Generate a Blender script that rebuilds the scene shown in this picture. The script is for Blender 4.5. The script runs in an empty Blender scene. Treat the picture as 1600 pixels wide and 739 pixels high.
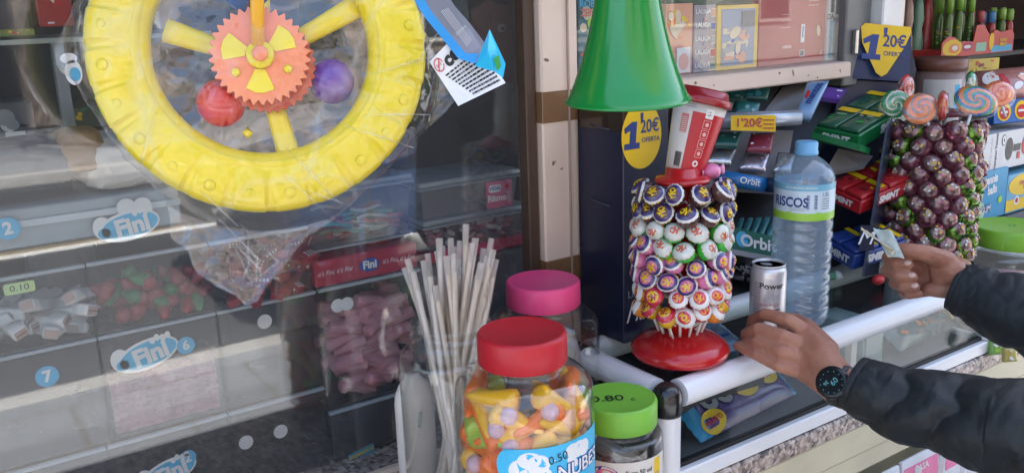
import bpy, bmesh, math, random
from mathutils import Vector, Matrix, noise
V = Vector
R = math.radians
PI = math.pi
random.seed(7)
scene = bpy.context.scene
COL = scene.collection

# ------------------------------------------------------------------ camera
FPX = 1400.0
CAM = V((0, 0, 1.70))
RT = V((.8266, -.5616, -.034)); FW = V((.537, .8054, -.2508))
FW.normalize(); RT = (RT - FW * RT.dot(FW)).normalized(); DN = FW.cross(RT).normalized()
cam = bpy.data.objects.new('camera', bpy.data.cameras.new('camera')); COL.objects.link(cam)
cam.data.sensor_width = 36; cam.data.lens = FPX / 1600 * 36
cam.data.clip_start = .02; cam.data.clip_end = 2000
cm = Matrix((RT, -DN, -FW)).transposed().to_4x4(); cm.translation = CAM
cam.matrix_world = cm
scene.camera = cam

# ------------------------------------------------------------------ sky, sun, exposure
SUN_EL, SUN_AZ = 54, 30       # the sun stands behind the kiosk
w = bpy.data.worlds.new('World'); scene.world = w; w.use_nodes = True
nt = w.node_tree; bg = nt.nodes['Background']
sk = nt.nodes.new('ShaderNodeTexSky'); sk.sky_type = 'NISHITA'; sk.sun_disc = False
sk.sun_elevation = R(SUN_EL); sk.sun_rotation = R(SUN_AZ); sk.dust_density = 4; sk.ozone_density = .3; sk.air_density = 1.0
nt.links.new(sk.outputs[0], bg.inputs[0]); bg.inputs[1].default_value = .15
sl = bpy.data.lights.new('sun', 'SUN'); sl.energy = 4.5; sl.angle = R(.5); sl.color = (1, .95, .87)
so = bpy.data.objects.new('sun', sl); COL.objects.link(so)
sd = V((math.sin(R(SUN_AZ)) * math.cos(R(SUN_EL)), math.cos(R(SUN_AZ)) * math.cos(R(SUN_EL)), math.sin(R(SUN_EL))))
so.rotation_euler = sd.to_track_quat('Z', 'Y').to_euler(); so.location = sd * 20
scene.view_settings.view_transform = 'Standard'; scene.view_settings.look = 'None'
scene.view_settings.gamma = 1; scene.view_settings.exposure = 2.55
scene.render.engine = 'CYCLES'
cy = scene.cycles
cy.use_denoising = True; cy.transparent_max_bounces = 40; cy.max_bounces = 9; cy.diffuse_bounces = 4
cy.glossy_bounces = 4; cy.transmission_bounces = 6; cy.caustics_reflective = False; cy.caustics_refractive = False
cy.sample_clamp_indirect = 6; cy.use_adaptive_sampling = True; cy.adaptive_threshold = .01

# ------------------------------------------------------------------ pixel helpers (photo pixels 1600 x 739)
def ray(u, v): return FW + RT * ((u - 800) / FPX) + DN * ((v - 369.5) / FPX)
def P(u, v, t): return CAM + ray(u, v) * t
def PY(u, v, Y):
    r = ray(u, v); return CAM + r * (Y / r.y)
def PZ(u, v, z):
    r = ray(u, v); return CAM + r * ((z - CAM.z) / r.z)
def XU(u, Y, z):                 # X of the point at depth Y and height z seen in column u
    a = (u - 800) / FPX; A = FW + RT * a
    # t*(A + b*DN): y=Y, z=z
    d = z - CAM.z
    # tA.y + s DN.y = Y ; tA.z + s DN.z = d
    det = A.y * DN.z - A.z * DN.y
    t = (Y * DN.z - d * DN.y) / det; s = (A.y * d - A.z * Y) / det
    return t * A.x + s * DN.x
def project(p):
    d = V(p) - CAM; z = d.dot(FW)
    return 800 + FPX * d.dot(RT) / z, 369.5 + FPX * d.dot(DN) / z, z
def frame(o, x, y):              # 4x4 with x,y axes, z = x cross y
    x = V(x).normalized(); z = x.cross(V(y)).normalized(); y = z.cross(x)
    m = Matrix((x, y, z)).transposed().to_4x4(); m.translation = V(o); return m
def T(x, y=0, z=0): return Matrix.Translation(V((x, y, z)) if not isinstance(x, Vector) else x)
def RX(a): return Matrix.Rotation(R(a), 4, 'X')
def RY(a): return Matrix.Rotation(R(a), 4, 'Y')
def RZ(a): return Matrix.Rotation(R(a), 4, 'Z')
FRONT = RX(90)                   # local xy plane -> facade plane (x right, y up, z toward viewer)

# ------------------------------------------------------------------ materials
MATS = {}
def lin(c): return tuple(c) + (1,)
def mat(name, rgb, rough=.5, metal=0, vary=.08, vscale=12, bump=0, bscale=60, coat=0, spec=.5, rgb2=None, sss=0, detail=4, emit=0, thr=None):
    if name in MATS: return MATS[name]
    m = bpy.data.materials.new(name); m.use_nodes = True; n = m.node_tree; b = n.nodes['Principled BSDF']
    b.inputs['Roughness'].default_value = rough; b.inputs['Metallic'].default_value = metal
    b.inputs['Specular IOR Level'].default_value = spec; b.inputs['Coat Weight'].default_value = coat
    b.inputs['Coat Roughness'].default_value = .08
    if sss:
        b.inputs['Subsurface Weight'].default_value = sss; b.inputs['Subsurface Radius'].default_value = (1, .4, .25); b.inputs['Subsurface Scale'].default_value = .006
    tc = n.nodes.new('ShaderNodeTexCoord'); nz = n.nodes.new('ShaderNodeTexNoise')
    nz.inputs['Scale'].default_value = vscale; nz.inputs['Detail'].default_value = detail
    n.links.new(tc.outputs['Object'], nz.inputs['Vector'])
    rp = n.nodes.new('ShaderNodeValToRGB')
    c2 = rgb2 if rgb2 else tuple(max(0, x * (1 - vary * 2)) for x in rgb)
    lo, hi = thr if thr else (.3, .7)
    rp.color_ramp.elements[0].position = lo; rp.color_ramp.elements[1].position = hi
    rp.color_ramp.elements[0].color = lin(c2); rp.color_ramp.elements[1].color = lin(rgb)
    n.links.new(nz.outputs['Fac'], rp.inputs[0]); n.links.new(rp.outputs[0], b.inputs['Base Color'])
    rr = n.nodes.new('ShaderNodeMapRange'); rr.inputs[3].default_value = max(0, rough - .07); rr.inputs[4].default_value = min(1, rough + .09)
    n.links.new(nz.outputs['Fac'], rr.inputs[0]); n.links.new(rr.outputs[0], b.inputs['Roughness'])
    if bump:
        n2 = n.nodes.new('ShaderNodeTexNoise'); n2.inputs['Scale'].default_value = bscale; n2.inputs['Detail'].default_value = 5
        n.links.new(tc.outputs['Object'], n2.inputs['Vector'])
        bp = n.nodes.new('ShaderNodeBump'); bp.inputs['Strength'].default_value = bump; bp.inputs['Distance'].default_value = .002
        n.links.new(n2.outputs['Fac'], bp.inputs['Height']); n.links.new(bp.outputs[0], b.inputs['Normal'])
    if emit:
        b.inputs['Emission Color'].default_value = lin(rgb); b.inputs['Emission Strength'].default_value = emit
    MATS[name] = m; return m
def clear(name, tint=(1, 1, 1), f0=.045, rough=.02, body=0, brgb=(.8, .8, .8), bump=0, bscale=40, brough=.4, gain=.9, crease=0, cscale=9, bdist=.004):
    """thin clear plastic or glass: see-through, reflecting more at grazing angles, with an optional milky body"""
    if name in MATS: return MATS[name]
    m = bpy.data.materials.new(name); m.use_nodes = True; n = m.node_tree; n.nodes.clear()
    out = n.nodes.new('ShaderNodeOutputMaterial'); tr = n.nodes.new('ShaderNodeBsdfTransparent'); tr.inputs[0].default_value = lin(tint)
    gl = n.nodes.new('ShaderNodeBsdfGlossy'); gl.inputs['Roughness'].default_value = rough; gl.inputs['Color'].default_value = (1, 1, 1, 1)
    lw = n.nodes.new('ShaderNodeLayerWeight'); lw.inputs[0].default_value = .5
    pw = n.nodes.new('ShaderNodeMath'); pw.operation = 'POWER'; pw.inputs[1].default_value = 4.2
    mu = n.nodes.new('ShaderNodeMath'); mu.operation = 'MULTIPLY_ADD'; mu.inputs[1].default_value = gain; mu.inputs[2].default_value = f0
    n.links.new(lw.outputs['Facing'], pw.inputs[0]); n.links.new(pw.outputs[0], mu.inputs[0])
    base = tr.outputs[0]
    if body:
        df = n.nodes.new('ShaderNodeBsdfDiffuse'); df.inputs[0].default_value = lin(brgb)
        tl = n.nodes.new('ShaderNodeBsdfTranslucent'); tl.inputs[0].default_value = lin(brgb)
        ad = n.nodes.new('ShaderNodeMixShader'); ad.inputs[0].default_value = .5
        n.links.new(df.outputs[0], ad.inputs[1]); n.links.new(tl.outputs[0], ad.inputs[2])
        mx0 = n.nodes.new('ShaderNodeMixShader'); mx0.inputs[0].default_value = body
        n.links.new(tr.outputs[0], mx0.inputs[1]); n.links.new(ad.outputs[0], mx0.inputs[2]); base = mx0.outputs[0]
    if crease and body:      # whitened folds, doubling as painted highlight streaks on the film
        tcc = n.nodes.new('ShaderNodeTexCoord'); nd = n.nodes.new('ShaderNodeTexNoise'); nd.inputs['Scale'].default_value = cscale * .7; nd.inputs['Detail'].default_value = 3
        n.links.new(tcc.outputs['Object'], nd.inputs['Vector'])
        mxc = n.nodes.new('ShaderNodeMixRGB'); mxc.inputs[0].default_value = .22; n.links.new(tcc.outputs['Object'], mxc.inputs[1]); n.links.new(nd.outputs['Color'], mxc.inputs[2])
        vo = n.nodes.new('ShaderNodeTexVoronoi'); vo.feature = 'DISTANCE_TO_EDGE'; vo.inputs['Scale'].default_value = cscale; n.links.new(mxc.outputs[0], vo.inputs['Vector'])
        rp = n.nodes.new('ShaderNodeValToRGB'); rp.color_ramp.elements[0].position = 0; rp.color_ramp.elements[0].color = (crease, crease, crease, 1); rp.color_ramp.elements[1].position = .022; rp.color_ramp.elements[1].color = (body, body, body, 1)
        n.links.new(vo.outputs['Distance'], rp.inputs[0]); n.links.new(rp.outputs[0], mx0.inputs[0])
    mx = n.nodes.new('ShaderNodeMixShader'); n.links.new(mu.outputs[0], mx.inputs[0])
    n.links.new(base, mx.inputs[1]); n.links.new(gl.outputs[0], mx.inputs[2]); n.links.new(mx.outputs[0], out.inputs[0])
    if bump:
        tc = n.nodes.new('ShaderNodeTexCoord'); nz = n.nodes.new('ShaderNodeTexNoise'); nz.inputs['Scale'].default_value = bscale; nz.inputs['Detail'].default_value = 4
        n.links.new(tc.outputs['Object'], nz.inputs['Vector'])
        bp = n.nodes.new('ShaderNodeBump'); bp.inputs['Strength'].default_value = bump; bp.inputs['Distance'].default_value = bdist
        n.links.new(nz.outputs['Fac'], bp.inputs['Height']); n.links.new(bp.outputs[0], gl.inputs['Normal']); n.links.new(bp.outputs[0], lw.inputs['Normal'])
    MATS[name] = m; return m
def granite():
    m = mat('granite', (.55, .47, .40), .35, vary=.2)
    n = m.node_tree; b = n.nodes['Principled BSDF']; tc = n.nodes.new('ShaderNodeTexCoord')
    vo = n.nodes.new('ShaderNodeTexVoronoi'); vo.inputs['Scale'].default_value = 160
    nz = n.nodes.new('ShaderNodeTexNoise'); nz.inputs['Scale'].default_value = 90; nz.inputs['Detail'].default_value = 6
    mxv = n.nodes.new('ShaderNodeMixRGB'); mxv.inputs[0].default_value = .6
    n.links.new(tc.outputs['Object'], vo.inputs['Vector']); n.links.new(tc.outputs['Object'], nz.inputs['Vector'])
    n.links.new(vo.outputs['Color'], mxv.inputs[1]); n.links.new(nz.outputs['Fac'], mxv.inputs[2])
    rp = n.nodes.new('ShaderNodeValToRGB'); e = rp.color_ramp.elements
    e[0].position = .36; e[0].color = (.06, .05, .05, 1); e[1].position = .66; e[1].color = (.62, .53, .45, 1)
    x = e.new(.5); x.color = (.36, .27, .22, 1)
    n.links.new(mxv.outputs[0], rp.inputs[0]); n.links.new(rp.outputs[0], b.inputs['Base Color'])
    return m

# ------------------------------------------------------------------ mesh builder
_tc = {}
def text_geo(s, bold):
    k = (s, bold)
    if k in _tc: return _tc[k]
    cu = bpy.data.curves.new('t', 'FONT'); cu.body = s; cu.size = 1; cu.offset = bold; cu.resolution_u = 3
    cu.align_x = 'CENTER'; cu.align_y = 'CENTER'
    ob = bpy.data.objects.new('t', cu); COL.objects.link(ob)
    dg = bpy.context.evaluated_depsgraph_get(); me = ob.evaluated_get(dg).to_mesh()
    vs = [v.co.copy() for v in me.vertices]; fs = [tuple(p.vertices) for p in me.polygons]
    ob.evaluated_get(dg).to_mesh_clear(); bpy.data.objects.remove(ob); bpy.data.curves.remove(cu)
    _tc[k] = (vs, fs); return vs, fs
class MB:
    def __init__(s, M=None): s.v = []; s.f = []; s.mi = []; s.sm = []; s.mats = []; s.M = M or Matrix(); s.k = 0
    def idx(s, m):
        if m not in s.mats: s.mats.append(m)
        return s.mats.index(m)
    def add(s, vs, fs, m, smooth=False, M=None):
        o = len(s.v); X = s.M @ M if M else s.M
        s.v += [X @ V(p) for p in vs]; i = s.idx(m) if not isinstance(m, list) else None
        for j, f in enumerate(fs):
            s.f.append(tuple(q + o for q in f)); s.mi.append(i if i is not None else s.idx(m[j])); s.sm.append(smooth)
        return s
    def box(s, c, d, m, bevel=0, M=None, seg=1):
        bm = bmesh.new(); bmesh.ops.create_cube(bm, size=1)
        for v in bm.verts: v.co = V((v.co.x * d[0] + c[0], v.co.y * d[1] + c[1], v.co.z * d[2] + c[2]))
        if bevel: bmesh.ops.bevel(bm, geom=bm.edges[:], offset=min(bevel, .45 * min(d)), segments=seg, affect='EDGES', profile=.5)
        bm.verts.index_update()
        s.add([v.co for v in bm.verts], [tuple(v.index for v in f.verts) for f in bm.faces], m, bevel > 0 and seg > 1, M); bm.free(); return s
    def b2(s, a, b, m, bevel=0, M=None, seg=1):
        a, b = V(a), V(b); return s.box((a + b) / 2, [abs(x) for x in (b - a)], m, bevel, M, seg)
    def lathe(s, prof, m, seg=40, M=None, smooth=True, cap=True, fn=None, a0=0, a1=2 * PI):
        vs = []; fs = []; ms = []
        n = len(prof); full = abs(a1 - a0 - 2 * PI) < 1e-6; cols = seg if full else seg + 1
        for i in range(cols):
            a = a0 + (a1 - a0) * i / seg
            for (r, z) in prof: vs.append(V((r * math.cos(a), r * math.sin(a), z)) if not fn else fn(r, z, a))
        for i in range(seg):
            j = (i + 1) % cols
            for k in range(n - 1):
                fs.append((i * n + k, j * n + k, j * n + k + 1, i * n + k + 1)); ms.append(m[k] if isinstance(m, list) else m)
        s.add(vs, fs, ms, smooth, M)
        if cap and full:
            for k, fl in ((0, True), (n - 1, False)):
                if prof[k][0] > 1e-5:
                    c = [i * n + k for i in range(cols)]; base = len(s.v) - len(vs)
                    f = tuple(base + q for q in (reversed(c) if fl else c))
                    s.f.append(f); s.mi.append(s.idx(m[0 if fl else -1] if isinstance(m, list) else m)); s.sm.append(False)
        return s
    def tube(s, pts, rad, m, seg=12, M=None, cap=True, fn=None, flat=1.0):
        pts = [V(p) for p in pts]; n = len(pts)
        if not hasattr(rad, '__len__'): rad = [rad] * n
        up = V((0, 0, 1)); vs = []; fs = []
        t0 = (pts[1] - pts[0]).normalized()
        if abs(t0.dot(up)) > .9: up = V((0, 1, 0))
        sx = t0.cross(up).normalized()
        for i in range(n):
            t = (pts[min(i + 1, n - 1)] - pts[max(i - 1, 0)]).normalized()
            sx = (sx - t * sx.dot(t)).normalized(); sy = t.cross(sx)
            for j in range(seg):
                a = 2 * PI * j / seg; r = rad[i] * (fn(i / (n - 1), a) if fn else 1)
                vs.append(pts[i] + sx * math.cos(a) * r + sy * math.sin(a) * r * flat)
        for i in range(n - 1):
            for j in range(seg):
                k = (j + 1) % seg; fs.append((i * seg + j, i * seg + k, (i + 1) * seg + k, (i + 1) * seg + j))
        if cap: fs.append(tuple(reversed(range(seg)))); fs.append(tuple((n - 1) * seg + j for j in range(seg)))
        return s.add(vs, fs, m, True, M)
    def sphere(s, c, r, m, seg=16, ring=10, M=None):
        if not hasattr(r, '__len__'): r = (r, r, r)
        pr = [(math.sin(PI * k / ring), -math.cos(PI * k / ring)) for k in range(ring + 1)]
        X = T(V(c)) @ Matrix.Diagonal((r[0], r[1], r[2], 1))
        return s.lathe(pr, m, seg, (M @ X) if M else X, True, False)
    def poly(s, pts, m, z0=0, z1=.0006, M=None, fn=None, smooth=False):
        n = len(pts)
        vs = [V((x, y, z1)) for x, y in pts] + [V((x, y, z0)) for x, y in pts]
        if fn: vs = [fn(p.x, p.y, p.z) for p in vs]
        fs = [tuple(range(n)), tuple(reversed(range(n, 2 * n)))] + [(i, i + n, (i + 1) % n + n, (i + 1) % n) for i in range(n)]
        return s.add(vs, fs, m, smooth, M)
    def ell(s, x, y, rx, ry, m, z=.0006, n=20, M=None, fn=None, rot=0, a0=0, a1=2 * PI):
        ca, sa = math.cos(rot), math.sin(rot); pts = []
        for i in range(n):
            a = a0 + (a1 - a0) * i / n; p, q = rx * math.cos(a), ry * math.sin(a); pts.append((x + p * ca - q * sa, y + p * sa + q * ca))
        return s.poly(pts, m, z * .3, z, M, fn)
    def rect(s, x, y, wd, h, m, z=.0006, M=None, fn=None, r=0):
        if r:
            pts = []
            for cx, cy_, a in ((x + wd / 2 - r, y + h / 2 - r, 0), (x - wd / 2 + r, y + h / 2 - r, 90), (x - wd / 2 + r, y - h / 2 + r, 180), (x + wd / 2 - r, y - h / 2 + r, 270)):
                for q in range(4): pts.append((cx + r * math.cos(R(a + q * 30)), cy_ + r * math.sin(R(a + q * 30))))
        else: pts = [(x - wd / 2, y - h / 2), (x + wd / 2, y - h / 2), (x + wd / 2, y + h / 2), (x - wd / 2, y + h / 2)]
        return s.poly(pts, m, z * .3, z, M, fn)
    def patch(s, x0, x1, y0, y1, m, nx=16, ny=4, z=.0004, M=None, fn=None):
        vs = [V((x0 + (x1 - x0) * i / nx, y0 + (y1 - y0) * j / ny, z)) for j in range(ny + 1) for i in range(nx + 1)]
        if fn: vs = [fn(p.x, p.y, p.z) for p in vs]
        fs = [(j * (nx + 1) + i, j * (nx + 1) + i + 1, (j + 1) * (nx + 1) + i + 1, (j + 1) * (nx + 1) + i) for j in range(ny) for i in range(nx)]
        return s.add(vs, fs, m, True, M)
    def text(s, t, x, y, size, m, z=.0009, M=None, fn=None, bold=.0, rot=0, sx=1, shear=0):
        vs, fs = text_geo(t, bold); ca, sa = math.cos(rot), math.sin(rot); out = []
        for p in vs:
            px, py = (p.x * sx + p.y * shear) * size, p.y * size
            q = V((x + px * ca - py * sa, y + px * sa + py * ca, z)); out.append(fn(q.x, q.y, q.z) if fn else q)
        return s.add(out, fs, m, False, M)
    def art(s, x, y, wd, h, mats, n, seed=0, M=None, fn=None, z=.0007, mn=.06, mx=.25):
        rg = random.Random(seed)
        for i in range(n):
            a = rg.uniform(mn, mx) * min(wd, h); b = a * rg.uniform(.35, 1)
            cx = x + rg.uniform(-.5, .5) * (wd - 2 * a); cy_ = y + rg.uniform(-.5, .5) * (h - 2 * a)
            if rg.random() < .6: s.ell(cx, cy_, a, b, rg.choice(mats), z + i * .00004, 12, M, fn, rg.uniform(0, 3))
            else: s.rect(cx, cy_, a * 1.8, b * .8, rg.choice(mats), z + i * .00004, M, fn)
        return s
    def lines(s, x, y, wd, n, dy, m, seed=0, z=.0008, M=None, fn=None, hh=.35):   # rows of tiny illegible print
        rg = random.Random(seed)
        for i in range(n):
            cx = x
            while cx < x + wd:
                l = rg.uniform(.03, .12) * wd; l = min(l, x + wd - cx)
                s.rect(cx + l / 2, y - i * dy, l, dy * hh, m, z, M, fn); cx += l + wd * .025
        return s
    def build(s, name, parent=None, origin=None, label=None, cat=None, group=None, kind=None, auto=None):
        me = bpy.data.meshes.new(name)
        o_ = V(origin) if origin is not None else V(parent['_o']) if parent and parent.get('_o') else V((0, 0, 0))
        me.from_pydata([p - o_ for p in s.v], [], s.f)
        for m in s.mats: me.materials.append(m)
        me.polygons.foreach_set('material_index', s.mi); me.polygons.foreach_set('use_smooth', s.sm); me.update()
        if auto:
            try: me.set_sharp_from_angle(angle=R(auto))
            except Exception: pass
        ob = bpy.data.objects.new(name, me); COL.objects.link(ob)
        if parent: ob.parent = parent; ob['_o'] = list(o_)
        else: ob.location = o_
        ob['_o'] = list(o_)
        tag(ob, label, cat, group, kind); return ob
def tag(o, label=None, cat=None, group=None, kind=None):
    if label: o['label'] = label
    if cat: o['category'] = cat
    if group: o['group'] = group
    if kind: o['kind'] = kind
    return o
def thing(name, label, cat, loc=(0, 0, 0), group=None, local=False):
    o = bpy.data.objects.new(name, None); COL.objects.link(o); o.location = V(loc); o.empty_display_size = .02
    if not local: o['_o'] = list(loc)
    return tag(o, label, cat, group)
def copy_tree(o, parent=None):
    c = o.copy(); COL.objects.link(c); c.parent = parent
    for ch in list(o.children): copy_tree(ch, c)
    return c
ORD = 'first second third fourth fifth sixth seventh eighth ninth tenth eleventh twelfth'.split()
ORD += 'thirteenth fourteenth fifteenth sixteenth seventeenth eighteenth nineteenth twentieth'.split()
ORD += ['twenty ' + a for a in ORD[:9]] + ['thirtieth'] + ['thirty ' + a for a in ORD[:9]]
def ordinal_labels(objs, fmt, axis=0):      # label things of one kind by their order in view
    objs = sorted(objs, key=lambda o: project(o.matrix_basis.translation)[axis])
    for i, o in enumerate(objs): o['label'] = fmt.format(ORD[min(i, len(ORD) - 1)])
def extr(me_list): return me_list

WHITE = mat('white_print', (.8, .8, .78), .45); BLACK = mat('black_ink', (.012, .012, .014), .5)
RED = mat('red_print', (.55, .02, .02), .4); YEL = mat('yellow_print', (.85, .55, .01), .4); ORG = mat('orange_print', (.8, .22, .03), .4)
BLU = mat('blue_print', (.02, .08, .35), .4); SKY = mat('sky_blue_print', (.06, .45, .72), .4); GRN = mat('green_print', (.03, .3, .05), .4)
LIME = mat('lime_print', (.35, .62, .06), .4); PNK = mat('pink_print', (.8, .18, .35), .4); PUR = mat('purple_print', (.12, .03, .3), .4)
CREAM = mat('cream_print', (.72, .6, .42), .45); GREY = mat('grey_print', (.35, .36, .37), .5); BRN = mat('brown_print', (.15, .05, .03), .5)
NAVY = mat('navy_card', (.007, .012, .038), .35, bump=.1)
CREAMP = mat('cream_paint', (.74, .60, .50), .45, rgb2=(.66, .53, .43), vscale=6, bump=.25, bscale=25)
# ================================================================== SETTING
GL = 1.13        # plane of the kiosk glass
ZC = 1.025       # top of the granite counter
ZT = 1.186       # top of the glass counter case
def structure(mb, name): return mb.build(name, kind='structure')
ground = mat('earth', (.22, .2, .17), .95, vscale=.3)
asph = mat('asphalt', (.06, .06, .062), .9, vscale=3, bump=.4, bscale=120)
slab = mat('paving', (.42, .40, .37), .85, vscale=1.5, bump=.3, bscale=80)
n_ = slab.node_tree; b_ = n_.nodes['Principled BSDF']
br = n_.nodes.new('ShaderNodeTexBrick'); br.inputs['Scale'].default_value = 1; br.inputs['Brick Width'].default_value = .8; br.inputs['Row Height'].default_value = .5
br.inputs['Color1'].default_value = (.25, .26, .275, 1); br.inputs['Color2'].default_value = (.20, .207, .22, 1); br.inputs['Mortar'].default_value = (.18, .17, .16, 1); br.inputs['Mortar Size'].default_value = .012
tcb = n_.nodes.new('ShaderNodeTexCoord'); n_.links.new(tcb.outputs['Object'], br.inputs['Vector']); n_.links.new(br.outputs[0], b_.inputs['Base Color'])
structure(MB().b2((-300, -300, -.5), (300, 300, -.16), ground), 'ground')
structure(MB().b2((-120, -9.2, -.3), (120, -2.3, -.12), asph), 'road')
mk = MB()
for i in range(-12, 14): mk.b2((i * 5, -5.8, -.121), (i * 5 + 2.2, -5.68, -.116), WHITE)
structure(mk, 'road_marking')
structure(MB().b2((-120, -2.15, -.3), (120, 6, 0), slab), 'pavement')
structure(MB().b2((-120, -2.30, -.3), (120, -2.152, .004), mat('kerb_stone', (.4, .39, .37), .85), .01), 'kerb')
structure(MB().b2((-120, -14, -.3), (120, -9.35, 0), slab), 'pavement')
structure(MB().b2((-120, -9.35, -.3), (120, -9.202, .004), mat('kerb_stone', (.4, .39, .37), .85), .01), 'kerb')

# ------------------------------------------------------------------ kiosk
kiosk = thing('kiosk', 'sweet kiosk with cream window posts, glass panes and a granite counter edge', 'kiosk', (0, 0, 0))
dkwall = mat('dark_interior', (.035, .033, .034), .8); wood = mat('dark_wood', (.07, .042, .028), .5, vscale=30, bump=.2)
xl, xr = -1.9, 4.2
pxl, pxr = PY(848, 200, 1.10).x, PY(905, 200, 1.10).x
mb = MB(); mb.b2((xl, .75, 2.5), (xr, 3.0, 2.6), mat('roof_panel', (.3, .3, .3), .6)); mb.build('roof', kiosk)
mb = MB(); mb.b2((xl, 2.3, 0), (xr, 2.4, 2.5), dkwall); mb.b2((xl - .05, 1.3, 0), (xl, 2.4, 2.5), dkwall); mb.b2((xr, .9, 0), (xr + .05, 2.4, 2.5), dkwall); mb.build('back_wall', kiosk)
# awning cloth with a scalloped edge
aw = mat('awning_cloth', (.06, .065, .07), .9)
mb = MB(); pts = [(xl, 2.45)]
for i in range(41):
    x = xl + (xr - xl) * i / 40; pts.append((x, 2.18)); pts.append((x + .075, 2.15))
pts = pts[:-1] + [(xr, 2.45)]
mb.poly(pts, aw, -.004, 0, M=T(0, .75, 0) @ FRONT); mb.build('awning_valance', kiosk)
# counter
xc0 = .60
mb = MB(); mb.b2((xl, .822, ZC - .032), (xr, 1.34, ZC), granite(), .004); mb.build('granite_counter', kiosk)
mb = MB(); cp = mat('cream_shutter', (.62, .56, .38), .4, bump=.1)
mb.b2((xl, .826, ZC - .085), (xr, .87, ZC - .0325), cp, .002); mb.b2((xl, .83, ZC - .125), (xr, .87, ZC - .0875), cp, .002); mb.b2((xl, .9, .1), (xr, .93, ZC - .13), cp); mb.build('shutter_box', kiosk)
mb = MB(); mb.b2((pxr + .002, 1.045, ZT - .05), (xr, 1.62, ZT - .006), mat('inner_shelf', (.10, .10, .10), .25, vscale=5)); mb.build('inner_shelf', kiosk)
# cream window ledge left of the case
# posts
mb = MB(); mb.b2((pxl, 1.10, ZC), (pxr, 1.142, 2.5), CREAMP, .003)
mb.b2((pxr - .0225, 1.096, ZC), (pxr - .02, 1.10, 2.5), mat('post_groove', (.4, .31, .26), .6)); mb.build('window_post', kiosk)
mb = MB(); mb.b2((pxl - .021, 1.112, ZC + .02), (pxl - .002, 1.136, 2.5), wood, .002); mb.build('window_frame', kiosk)
tape = mat('parcel_tape', (.22, .12, .06), .18, bump=.5, bscale=12, coat=.4)
mb = MB()
za, zb = PY(875, 190, 1.10).z, PY(875, 142, 1.10).z; mb.b2((pxl - .0015, 1.0975, za), (pxr + .0015, 1.1435, zb), tape, .001)
mb.build('tape_band', kiosk, label='upper band of brown parcel tape round the cream post'); mb = MB()
za, zb = PY(875, 458, 1.10).z, PY(875, 404, 1.10).z; mb.b2((pxl - .0015, 1.0975, za), (pxr + .0015, 1.1435, zb), tape, .001)
mb.build('tape_band', kiosk, label='lower band of brown parcel tape round the cream post')
zs0, zs1 = PY(1180, 139, 1.10).z, PY(1180, 112, 1.10).z
x3a, x3b = PY(1376, 30, 1.10).x, PY(1408, 30, 1.10).x
xse = PY(1331, 100, 1.10).x
mb = MB(); mb.b2((pxr, 1.10, zs0), (xse, 1.17, zs1), CREAMP, .003)
rg = random.Random(5); chip = mat('paint_chip', (.2, .15, .11), .8); rust = mat('rust_mark', (.35, .25, .18), .8)
for i in range(8):        # chips and marks on the sill
    x = rg.uniform(pxr + .25, xse - .02); z = rg.uniform(zs0 + .004, zs1 - .004); s_ = rg.uniform(.0008, .0028)
    mb.ell(x, z, s_ * rg.uniform(.5, 3), s_, rg.choice([chip, rust, rust]), .0006, 9, M=T(0, 1.10, 0) @ FRONT, rot=rg.uniform(0, 3))
for i in range(6):
    z = rg.uniform(1.3, 1.75); x = rg.uniform(pxl + .008, pxr - .03); s_ = rg.uniform(.0006, .0025)
    mb.ell(x, z, s_ * 2, s_, rg.choice([chip, rust]), .0006, 9, M=T(0, 1.10, 0) @ FRONT, rot=rg.uniform(0, 3))
mb.build('window_sill', kiosk)
mb = MB(); mb.b2((x3a, 1.095, ZT - .004), (x3b, 1.15, 2.5), mat('white_frame', (.72, .72, .7), .35), .003)
mb.b2((x3b + .001, 1.10, ZT - .004), (x3b + .012, 1.148, 2.5), CREAMP, .002)
mb.b2((xse + .003, 1.12, zs0 - .02), (x3a - .002, 1.16, 2.5), mat('grey_frame', (.16, .17, .17), .4), .003)
mb.b2((xse + .022, 1.108, zs1 + .012), (xse + .03, 1.119, zs1 + .06), mat('steel', (.5, .5, .5), .25, 1), .002)
mb.build('window_post', kiosk)
glass = clear('window_glass', (.93, .95, .95), f0=.058, rough=.02, body=.042, brgb=(.50, .57, .65), bump=.02, bscale=3, gain=.8)  # blue-grey body: dust film plus a painted reflection haze
mb = MB(); mb.b2((xl, GL, ZC + .002), (pxl - .022, GL + .004, 2.5), glass); mb.build('window_pane', kiosk)
mb = MB(); mb.b2((pxr + .002, GL, zs1), (xse, GL + .004, 2.5), clear('upper_glass', (.97, .98, .98), f0=.025, rough=.02, body=.01, bump=.02, bscale=3, gain=.5)); mb.build('window_pane', kiosk)
mb = MB(); mb.b2((xl, 1.12, ZC), (pxl - .022, 1.1295, ZC + .008), CREAMP); mb.build('window_bead', kiosk)

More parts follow.
